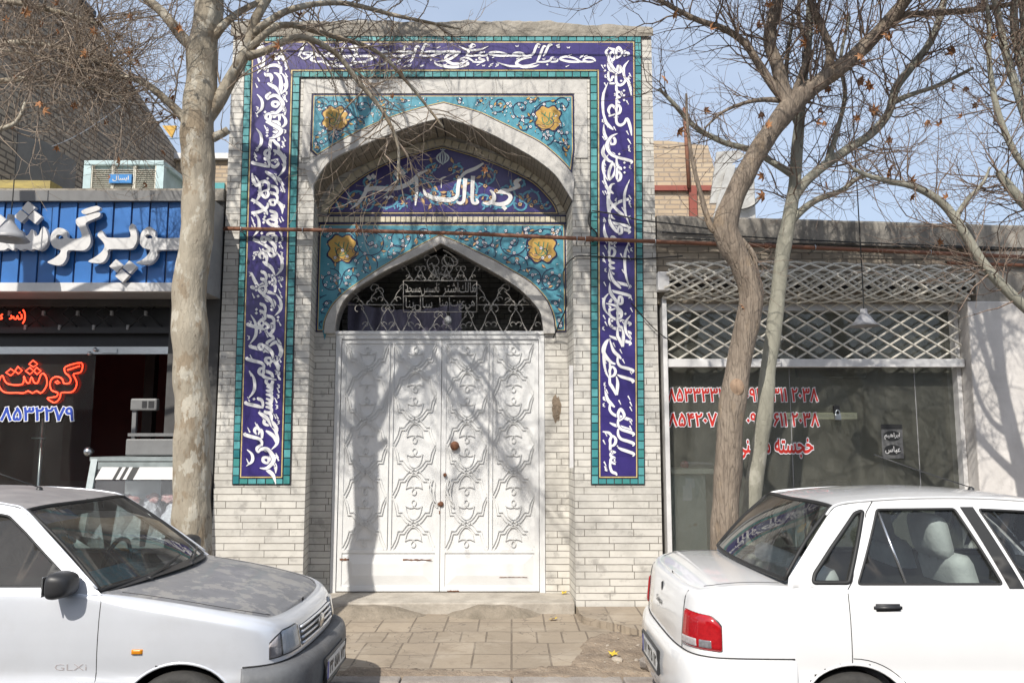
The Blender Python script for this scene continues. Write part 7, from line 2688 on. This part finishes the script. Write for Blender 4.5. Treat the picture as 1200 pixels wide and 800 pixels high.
    # greenhouse sides: painted frame with window openings
    frame = [(.585, .972), (.60, 1.03), (.70, 1.145), (.80, 1.258), (.885, 1.348), (.94, 1.392), (1.1, 1.414), (1.4, 1.43), (1.75, 1.43), (2.0, 1.416), (2.18, 1.394), (2.27, 1.372), (2.42, 1.27), (2.6, 1.13), (2.76, 1.005), (2.83, .945), (2.2, .950), (1.5, .958), (.9, .962)]
    wq = [(1.083, 1.366), (1.035, 1.352), (.86, 1.175), (.742, 1.045), (.727, 1.003), (.918, 1.003)]
    wr = [(1.165, 1.372), (1.60, 1.376), (1.735, .995), (.965, .995)]
    wf = [(1.735, 1.374), (2.08, 1.358), (2.20, 1.338), (2.33, 1.25), (2.68, .985), (1.868, .985)]
    def rnd(poly, r=.016):
        out = []
        n_ = len(poly)
        for i in range(n_):
            a, b, c = Vector(poly[i - 1]), Vector(poly[i]), Vector(poly[(i + 1) % n_])
            p0 = b + (a - b).normalized() * min(r, (a - b).length * .4)
            p1 = b + (c - b).normalized() * min(r, (c - b).length * .4)
            for k in range(5):
                t = k / 4
                out.append(tuple((p0 * (1 - t) + b * t) * (1 - t) + (b * (1 - t) + p1 * t) * t))
        return out
    def densify(poly, st=.04):
        out = []
        for a, b in zip(poly, poly[1:] + poly[:1]):
            n_ = max(1, int(math.hypot(b[0] - a[0], b[1] - a[1]) / st))
            out += [(a[0] + (b[0] - a[0]) * k / n_, a[1] + (b[1] - a[1]) * k / n_) for k in range(n_)]
        return out
    wins = [densify(rnd(w)) for w in (wq, wr, wf)]
    fl = densify(frame)
    ext = [(.6 + .05 * i + .01, .97 + .045 * j) for i in range(46) for j in range(11)]
    ext = [p for p in ext if inside(p, fl) and not any(inside(p, w) for w in wins) and min(math.hypot(p[0] - q[0], p[1] - q[1]) for w in [fl] + wins for q in w) > .016]
    ov, fs = tri2d([fl] + wins, ext)
    for s_ in (-1, 1):
        mb = MB()
        F3 = lambda p, dd=0.0: (p[0], -s_ * (YG(p[1]) + dd) * 1.0, p[1]) if s_ > 0 else (p[0], YG(p[1]) + dd, p[1])
        mb.add([F3(p) for p in ov], fs, 0, True)
        for w in wins:
            n_ = len(w)
            mb.add([F3(p) for p in w] + [F3(p, .022) for p in w], [(i, (i + 1) % n_, n_ + (i + 1) % n_, n_ + i) for i in range(n_)], 0)
        sf = mb.build('side_frame', paint, car, recalc=False)
        for w, nm in zip(wins, ('quarter_window', 'rear_door_window', 'front_door_window')):
            mb = MB()
            o2, f2 = tri2d([w])
            mb.add([F3(p, .014) for p in o2], f2, 0, True)
            bld(mb, nm, glass_m)
            mb = MB()
            mb.tube([F3(p, .004) for p in w], .009 if nm != 'quarter_window' else .013, 5, closed=True)
            bld(mb, 'window_seal', gm_)
        # vent bar, black pillar panel, mirror sail
        mb = MB(); mb.tube([F3((1.168, 1.372), .008), F3((1.225, .995), .008)], .008, 6); bld(mb, 'window_bar', M['alu'])
        bp_ = densify([(1.632, 1.388), (1.706, 1.388), (1.845, .975), (1.765, .975)])
        o2, f2 = tri2d([bp_]); mb = MB(); mb.add([F3(p, -.003) for p in o2], f2, 0, True); bld(mb, 'pillar_panel', gm_)
        sl_ = densify([(2.50, .975), (2.70, .975), (2.53, 1.10)])
        o2, f2 = tri2d([sl_]); mb = MB(); mb.add([F3(p, -.004) for p in o2], f2, 0, True); bld(mb, 'mirror_sail', gm_)
        # drip rail
        mb = MB(); mb.tube([F3(p, -.006) for p in crom([(.87, 1.345), (.94, 1.398), (1.1, 1.42), (1.4, 1.436), (1.75, 1.436), (2.0, 1.422), (2.18, 1.40), (2.28, 1.372), (2.45, 1.25), (2.62, 1.12), (2.80, .975)], 5)], .007, 6); bld(mb, 'drip_rail', paint)
        # front door/quarter gaps across the frame
        mb = MB(); mb.tube([F3(p, -.001) for p in ((.90, .965), (.935, 1.01), (1.10, 1.36), (1.15, 1.415))], .0028, 5); bld(mb, 'shut_line', gm_)
        # mirror
        if s_ < 0 or True:
            mb = MB()
            def sup(t, e): return math.copysign(abs(t) ** e, t)
            def mshape(a_, b_):
                ca, sa, cb, sb = math.cos(a_), math.sin(a_), math.cos(b_), math.sin(b_)
                x_ = sup(ca, .55) * sup(cb, .55)
                return (2.65 + .058 * x_ * (1.25 if x_ > 0 else .8), s_ * .855 + .10 * sup(sa, .5) * sup(cb, .5) * (1 - .15 * max(0, x_)), 1.01 + .068 * sup(sb, .55) * (1 - .2 * max(0, x_)))
            mb.grid(mshape, [2 * math.pi * k / 32 for k in range(33)], [-math.pi / 2 + math.pi * k / 16 for k in range(17)])
            mb.tube([(2.63, s_ * .745, .99), (2.65, s_ * .79, .99)], .03, 8)
            mo = bld(mb, 'wing_mirror', M['black_plastic'])
            mb = MB(); mb.bbox(2.595, 2.601, min(s_ * .78, s_ * .935), max(s_ * .78, s_ * .935), .96, 1.06, .002); bld(mb, 'mirror_glass', M['alu'], mo)
        for x, nm in ((1.03, 'rear_door'), (1.97, 'front_door')):
            mb = MB()
            a, b = PS(u_of_x(x), .885), PS(u_of_x(x + .14), .878)
            bm = bmesh.new(); bmesh.ops.create_cube(bm, size=1)
            bmesh.ops.scale(bm, vec=(.15, .03, .04), verts=bm.verts)
            bmesh.ops.bevel(bm, geom=bm.edges[:], offset=.012, segments=3, affect='EDGES')
            bm.verts.index_update()
            c_ = ((a[0] + b[0]) / 2, s_ * abs(a[1]), .883)
            mb.add([(v.co.x + c_[0], v.co.y + c_[1], v.co.z + c_[2]) for v in bm.verts], [[v.index for v in f.verts] for f in bm.faces], 0, True)
            bm.free()
            bld(mb, 'door_handle', M['black_plastic'], doors[(nm, s_)])
    # roof
    ze = smoothc([(p[0], p[1]) for p in frame[5:12]])
    zc_ = smoothc([(.84, 1.395), (.95, 1.425), (1.15, 1.452), (1.5, 1.472), (1.8, 1.468), (2.05, 1.445), (2.22, 1.415), (2.34, 1.385)])
    def rf(s, t):
        xr_ = .925 - .055 * (1 - t * t)
        xf_ = 2.275 + .055 * (1 - t * t)
        x = xr_ + (xf_ - xr_) * s
        e = ze(max(.94, min(2.27, x)))
        yb = YG(e)
        z = e + (zc_(x) - e) * (1 - abs(t) ** 2.6)
        return (x, -yb * t, z)
    ts = [math.sin(math.pi / 2 * (-1 + 2 * k / 30)) for k in range(31)]
    mb = MB(); mb.grid(rf, [k / 40 for k in range(41)], ts); roof = bld(mb, 'roof', extras.get('roof', paint))
    # screens
    def screen(bot, s_end, nm):
        def f(v, t):
            top = rf(s_end, t)
            b = bot(t)
            k = v
            bul = .012 * math.sin(math.pi * k)
            yb = b[1] + (top[1] - b[1]) * k
            return (b[0] + (top[0] - b[0]) * k + (bul if s_end > .5 else -bul), yb, b[2] + (top[2] - b[2]) * k + bul)
        tt = [-.975 + 1.95 * k / 24 for k in range(25)]
        mb = MB(); mb.grid(f, [.02 + .955 * k / 14 for k in range(15)], tt); g = bld(mb, nm, glass_m)
        mb = MB()
        loop = [f(.015, t) for t in tt] + [f(v, tt[-1]) for v in [.1 * k for k in range(1, 10)]] + [f(.985, t) for t in tt[::-1]] + [f(v, tt[0]) for v in [.1 * k for k in range(9, 0, -1)]]
        mb.tube(loop, .012, 6, closed=True); bld(mb, 'screen_seal', gm_)
        return f
    wsf = screen(lambda t: (2.80 + .13 * (1 - t * t), .755 * t, .952 + .02 * (1 - t * t)), 1.0, 'windscreen')
    rsf = screen(lambda t: (.585 - .075 * (1 - t * t), .748 * t, 1.01 + .012 * (1 - t * t)), 0.0, 'rear_window')
    # black cowl below the windscreen, wipers
    mb = MB(); mb.grid(lambda v, t: (2.76 + .15 * (1 - t * t) + v * .075, .70 * t, .957 + hc(2.95) * (1 - abs(t) ** 2.2) - v * .012 + .006), [0, .5, 1], [-1 + k / 10 for k in range(21)]); bld(mb, 'cowl', M['black_plastic'])
    for y0, y1 in ((-.42, .12), (.1, .62)):
        mb = MB()
        q = [Vector(wsf(v, t / .755)) + Vector((.018, 0, .014)) for v, t in ((-.01, y0), (.05, y0 + (y1 - y0) * .5), (.11, y1))]
        mb.tube([Vector((q[0].x + .03, q[0].y, q[0].z - .0)), q[0], q[1]], .009, 6)
        mb.tube([q[0] + Vector((0, .05, .0)), q[1] + Vector((-.004, 0, .004)), q[2]], .006, 5)
        bld(mb, 'wiper', M['black_plastic'])
    # lamps
    def patch_s(u0, u1, z0f, z1f, off, m_, nm, parent=None, s_=-1, nu=24, nz=10):
        mb = MB()
        edge = []
        def f(a, b):
            u = u0 + (u1 - u0) * a
            z = z0f(a) + (z1f(a) - z0f(a)) * b
            bev = min(1, min(a, 1 - a) * 14, min(b, 1 - b) * 8)
            p = PS(u, z, -.006 + (off + .006) * bev ** .5)
            return p if s_ < 0 else mir(p)
        mb.grid(f, [k / nu for k in range(nu + 1)], [k / nz for k in range(nz + 1)])
        return bld(mb, nm, m_, parent)
    for s_ in (-1, 1):
        u0, u1 = u_of_y(-.56, False), u_of_x(.262)
        u1 = u_of_x(.232)
        rt = lambda a: .846 - .010 * a - .06 * max(0, (a - .72) / .28) ** 2.2
        hous = patch_s(u0 - .001, u1 + .001, lambda a: .640, lambda a: rt(a) + .006, .006, M['black_plastic'], 'tail_light', None, s_)
        patch_s(u0, u1, lambda a: .646, rt, .015, M['red_lens'], 'red_lens', hous, s_)
        patch_s(u0 + (u1 - u0) * .05, u0 + (u1 - u0) * .55, lambda a: .664, lambda a: .712, .018, M['clear_lens'], 'clear_lens', hous, s_)
        patch_s(u0 + (u1 - u0) * .56, u0 + (u1 - u0) * .82, lambda a: .664, lambda a: .712, .018, M['grey_lens'], 'indicator_lens', hous, s_)
        u0, u1 = u_of_x(3.695), u_of_y(-.39, True)
        ht = lambda a: .655 + .07 * min(1, a * 2.6) ** .55 + .004 * a
        hl = patch_s(u0 - .001, u1 + .002, lambda a: .578, lambda a: ht(a) + .006, .003, M['black_plastic'], 'headlight', None, s_)
        patch_s(u0 + .0008, u0 + (u1 - u0) * .30, lambda a: .584, lambda a: ht(a * .3), .006, M['clear_lens'], 'indicator_lens', hl, s_)
        patch_s(u0 + (u1 - u0) * .31, u1, lambda a: .584, lambda a: ht(.31 + a * .69), .006, M['reflector'], 'reflector', hl, s_)
        patch_s(u0, u1, lambda a: .582, ht, .017, M['lens_glass'], 'lens', hl, s_)
        # side marker
        patch_s(u_of_x(3.01), u_of_x(3.075), lambda a: .645, lambda a: .674, .010, M['amber_lens'], 'side_marker', None, s_, 8, 6)
    # grille with oval badge
    mb = MB()
    ug = u_of_y(-.36, True)
    for s_ in (-1, 1):
        def f(a, b):
            p = PS(ug + (1 - ug) * a, .59 + .11 * b, .002)
            return p if s_ < 0 else mir(p)
        mb.grid(f, [k / 10 for k in range(11)], [0, .5, 1], 0)
    gr_ = bld(mb, 'grille', M['black_plastic'])
    mb = MB()
    for z in (.605, .635, .665, .693):
        pts = [PS(ug + (1 - ug) * k / 12, z, .01) for k in range(13)]
        mb.tube(pts + [mir(p) for p in pts[::-1]][1:], .008, 6)
    bld(mb, 'grille_bars', paint, gr_)
    mb = MB(); mb.lathe([(0, -.01), (.045, -.008), (.055, 0)], (0, 0, 0), 'x', 24)
    mb.v = [(3.822 - v[0], v[1] * 1.15, .655 + v[2] * .8) for v in mb.v]
    bld(mb, 'badge', M['alu'], gr_)
    # rear badge, script, plate
    mb = MB(); ub = u_of_y(-.02, False)
    xb = PS(0.0, .86)[0]
    mb.lathe([(0, -.006), (.022, -.005), (.028, .004)], (0, 0, 0), 'x', 20)
    mb.v = [(xb + v[0], v[1] * .7, .86 + v[2] * 1.15) for v in mb.v]
    mb.lathe([(.03, -.004), (.034, -.006), (.036, .002)], (0, 0, 0), 'x', 20)
    bld(mb, 'badge', M['dark_steel'], boot)
    mb = MB()
    lp = fit_loops(text_loops('Saipa', .01, 2), -.10, .10, .745, .79)
    mb.loops([[(-y_ , z_) for y_, z_ in l] for l in [[(p[0], p[1]) for p in q] for q in lp]], 0)
    xs2 = lambda z: PS(0.0, z)[0] - .003
    mb.v = [(xs2(v[2]), v[0] + .05, v[2]) for v in mb.v]
    bld(mb, 'script', M['dark_steel'], boot)
    def plate(x, d, zc, nm):
        mb = MB(); mb.bbox(min(x, x + d * .012), max(x, x + d * .012), -.26, .26, zc - .055, zc + .055, .004)
        p_ = bld(mb, nm, M['plate_white'])
        xf_ = x + d * .0135
        mb = MB(); mb.add([(xf_, -d * .255, zc - .05), (xf_, -d * .215, zc - .05), (xf_, -d * .215, zc + .05), (xf_, -d * .255, zc + .05)][::1], [(0, 1, 2, 3)]); 
        mb.v = [(v[0], v[1], v[2]) for v in mb.v]
        bld(mb, 'blue_band', M['plate_blue'], p_)
        mb = MB()
        lp = fit_loops(text_loops(extras['plate'], .02, 2), -.19, .24, zc - .036, zc + .036)
        mb.loops(lp, 0)
        mb.v = [(xf_ + d * .0005, v[0] * d, v[2]) for v in mb.v]
        bld(mb, 'numerals', M['black'], p_)
        mb = MB()
        fr_ = [(x + d * .006, yy, zz) for yy, zz in ((-.27, zc - .064), (.27, zc - .064), (.27, zc + .064), (-.27, zc + .064))]
        mb.tube(fr_, .011, 4, closed=True, smooth=False)
        bld(mb, 'plate_frame', M['black_plastic'], p_)
    plate(-.020, -1, .47, 'number_plate')
    plate(3.912, 1, .42, 'number_plate')
    # roof aerial
    mb = MB(); mb.lathe([(.02, 0), (.018, .012), (.008, .022), (0, .024)], (2.02, 0, zc_(2.02) - .002), n=12); mb.tube([(2.02, 0, zc_(2.02) + .015), (1.70, 0, zc_(2.02) + .12), (1.42, 0, zc_(2.02) + .22)], .0035, 5)
    bld(mb, 'aerial', M['black_plastic'])
    # wheels
    for cx in (RX, FX):
        for s_ in (-1, 1):
            yo = s_ * .735
            mb = MB()
            mb.lathe([(.165, .07), (.20, .082), (.245, .082), (.268, .066), (.278, .03), (.278, -.03), (.268, -.066), (.245, -.082), (.165, -.07)], (cx, yo - s_ * .005, WZ), 'y', 36)
            wh = bld(mb, 'wheel', M['tyre'])
            mb = MB()
            q = [(.172, .072), (.165, .078), (.155, .06), (.14, .045), (.10, .052), (.06, .07), (.045, .085), (0, .088)]
            mb.lathe([(r_, s_ * h) for r_, h in q], (cx, yo - s_ * .005, WZ), 'y', 30)
            for k in range(8):
                a = 2 * math.pi * k / 8
                c_ = (cx + .105 * math.cos(a), yo + s_ * .048, WZ + .105 * math.sin(a))
                mb.lathe([(0, s_ * .004), (.018, s_ * .004), (.02, -s_ * .004)], c_, 'y', 10, 1)
            bld(mb, 'rim', [M['rim'], M['black']], wh)
    # cabin: seats, dash, wheel
    mb = MB(); mb.bbox(2.42, 2.86, -.70, .70, .70, .955, .05); bld(mb, 'dashboard', M['dash'])
    mb = MB(); mb.box(.62, 2.9, -.74, .74, .28, .33); mb.box(.60, .95, -.70, .70, .33, .985); bld(mb, 'parcel_shelf', M['dash'])
    for s_ in (-1, 1):
        mb = MB()
        mb.bbox(1.72, 2.25, s_ * .36 - .24, s_ * .36 + .24, .42, .58, .05)
        st_ = bld(mb, 'front_seat', seat_m)
        mb = MB()
        mb.bbox(0, .14, -.23, .23, 0, .58, .06)
        c_, sn = math.cos(-.25), math.sin(-.25)
        mb.v = [(1.70 + v[0] * c_ + v[2] * sn, s_ * .36 + v[1], .54 - v[0] * sn + v[2] * c_) for v in mb.v]
        mb.s = [True] * len(mb.s)
        bld(mb, 'backrest', seat_m, st_)
        mb = MB()
        mb.bbox(-.065, .065, -.165, .165, -.13, .125, .06)
        mb.v = [(1.56 + v[0] + v[2] * -.2, s_ * .36 + v[1], 1.215 + v[2]) for v in mb.v]
        mb.s = [True] * len(mb.s)
        mb.tube([(1.58, s_ * .36 - .05, 1.07), (1.57, s_ * .36 - .05, 1.15)], .006, 5); mb.tube([(1.58, s_ * .36 + .05, 1.07), (1.57, s_ * .36 + .05, 1.15)], .006, 5)
        bld(mb, 'headrest', seat_m, st_)
        mb = MB(); mb.bbox(.86, 1.0, s_ * .33 - .29, s_ * .33 + .29, .5, 1.06, .06); mb.s = [True] * len(mb.s); mb.v = [(v[0] - (v[2] - .5) * .12, v[1], v[2]) for v in mb.v]
        bld(mb, 'rear_seat_back', seat_m)
    mb = MB(); mb.bbox(.98, 1.45, -.62, .62, .40, .56, .05); bld(mb, 'rear_bench', seat_m)
    mb = MB()
    sw = [(2.36 + .06 * math.cos(a) * .5, .36 + .185 * math.sin(a), .93 + .175 * math.cos(a)) for a in [2 * math.pi * k / 28 for k in range(28)]]
    mb.tube(sw, .014, 8, closed=True); mb.tube([(2.46, .36, .88), (2.36, .36, .93)], .04, 8); mb.tube([(2.365, .18, .93), (2.365, .54, .93)], .016, 6)
    bld(mb, 'steering_wheel', M['black_plastic'])
    mb = MB(); mb.bbox(2.28, 2.31, -.13, .13, 1.30, 1.365, .012); mb.tube([(2.30, 0, 1.36), (2.33, 0, 1.39)], .008, 6); bld(mb, 'inner_mirror', M['black_plastic'])
    return car, dict(boot=boot, bonnet=bon, doors=doors, wsf=wsf, rsf=rsf, bld=bld)

M['seal'] = mat('rubber_seal', (.018, .018, .018), .6, scale=20)
M['black_plastic'] = mat('black_plastic', (.03, .03, .032), .45, c2=(.022, .022, .023), scale=14)
M['alu'] = mat('bright_metal', (.6, .6, .6), .2, .9, var=.05)
M['red_lens'] = mat('red_lens_plastic', (.42, .008, .012), .08, c2=(.30, .004, .008), scale=60, coat=.8)
M['clear_lens'] = mat('clear_lens_plastic', (.50, .46, .46), .1, c2=(.34, .31, .31), scale=70, coat=.8)
M['grey_lens'] = mat('grey_lens_plastic', (.22, .22, .23), .1, c2=(.13, .12, .13), scale=60, coat=.8)
M['reflector'] = mat('headlamp_reflector', (.85, .86, .88), .25, 0, c2=(.66, .68, .70), scale=9, stretch=(1, 6, .5), bump=.5, bscale=30)
M['lens_glass'] = glassm('lens_glass', (.95, .96, .97), 1.3)
M['head_lens'] = mat('headlight_lens', (.55, .57, .6), .06, c2=(.30, .32, .34), scale=12, coat=1.0, metal=.4, stretch=(1, 4, .6))
M['amber_lens'] = mat('amber_lens_plastic', (.6, .22, .01), .2, scale=40)
M['plate_white'] = mat('plate_white', (.75, .75, .73), .4, scale=12)
M['plate_blue'] = mat('plate_blue', (.02, .05, .4), .4, scale=12)
M['tyre'] = mat('tyre_rubber', (.028, .027, .026), .85, c2=(.045, .042, .038), scale=14, bump=.3)
M['rim'] = mat('rim_paint', (.42, .43, .44), .35, .6, scale=9)
M['dash'] = mat('dash_plastic', (.05, .048, .046), .7, c2=(.10, .09, .08), scale=6)
white_p = mat('white_car_paint', (.73, .73, .73), .25, var=.03, scale=2, coat=1.0)
overlay(white_p, (.60, .56, .50), 2.5, .60, .85, .35)
silver_p = mat('silver_car_paint', (.70, .72, .76), .28, .35, var=.05, scale=3, coat=1.0)
overlay(silver_p, (.50, .47, .44), 2.0, .55, .85, .35)
dusty_p = mat('dusty_silver_bonnet', (.30, .30, .31), .5, .3, c2=(.21, .21, .22), scale=4, coat=.15, detail=9)
overlay(dusty_p, (.45, .43, .40), 7, .52, .56, .55, seed=3)
overlay(dusty_p, (.19, .19, .2), 16, .60, .64, .5, seed=8)
dusty_roof = mat('dusty_roof', (.34, .32, .31), .6, .2, c2=(.22, .21, .21), scale=6)
grey_bump = mat('dusty_grey_bumper', (.15, .155, .16), .6, c2=(.09, .09, .095), scale=5, bump=.15)
overlay(grey_bump, (.25, .23, .21), 3, .5, .7, .6)
pale_seat = mat('pale_seat_cover', (.55, .55, .55), .8, c2=(.42, .42, .43), scale=8, bump=.2)
beige_seat = mat('beige_seat_cover', (.26, .21, .16), .85, c2=(.16, .13, .1), scale=10, bump=.3)
gl_w = glassm('clear_car_glass', (.72, .78, .76), 1.0, .03)
gl_s = glassm('dusty_car_glass', (.62, .68, .66), 1.0, .10, (.42, .40, .37))
car1, k1 = build_car('parked_car', 'silver saloon car with dusty bonnet and grey bumper parked before the butcher shop', -5.005, silver_p, dusty_p, grey_bump, gl_s, beige_seat, {'plate': '۴۲ ۵۱۸ ۷۳', 'roof': dusty_roof, 'grey_rear': True})
car2, k2 = build_car('parked_car', 'white saloon car with red tail lights parked before the right shop', .88, white_p, white_p, M['black_plastic'], gl_w, pale_seat, {'plate': '۱۷ ۴۲۵ ۱۲'})
car1['group'] = car2['group'] = 'saloon cars parked along the kerb'
# model lettering low on the silver front door
mb = MB()
lp = fit_loops(text_loops('GLXi', -.01, 2), 2.62, 2.785, .568, .60)
mb.loops(lp, 0)
mb.v = [tuple(PS(u_of_x(v[0]), v[2], .002)) for v in mb.v]
k1['bld'](mb, 'lettering', M['clear_lens'], k1['doors'][('front_door', -1)])
# printed banner strip and papers behind the silver windscreen
for (v0, v1, t0, t1, c, nm) in ((.06, .22, -.93, -.55, (.03, .28, .36), 'windscreen_sticker'), (.80, .93, -.93, -.45, (.02, .12, .3), 'sun_strip')):
    mb = MB()
    mb.grid(lambda v, t: tuple(Vector(k1['wsf'](v, t)) - Vector((.012, 0, .009))), [v0 + (v1 - v0) * k / 4 for k in range(5)], [t0 + (t1 - t0) * k / 8 for k in range(9)])
    k1['bld'](mb, nm, mat(nm + '_print', c, .5, c2=tuple(x * .4 + .1 for x in c), scale=25))
cl = MB()
cl.grid(lambda u, v: (2.50 + u * .30, -.62 + v * .8, .968 + .03 * noise.noise(Vector((u * 5, v * 9, 2))) + .03 * math.sin(math.pi * u) * math.sin(math.pi * v)), [k / 14 for k in range(15)], [k / 24 for k in range(25)])
o = cl.build('dash_cloth', mat('patterned_cloth', (.4, .36, .32), .9, c2=(.10, .09, .10), scale=22), car1)
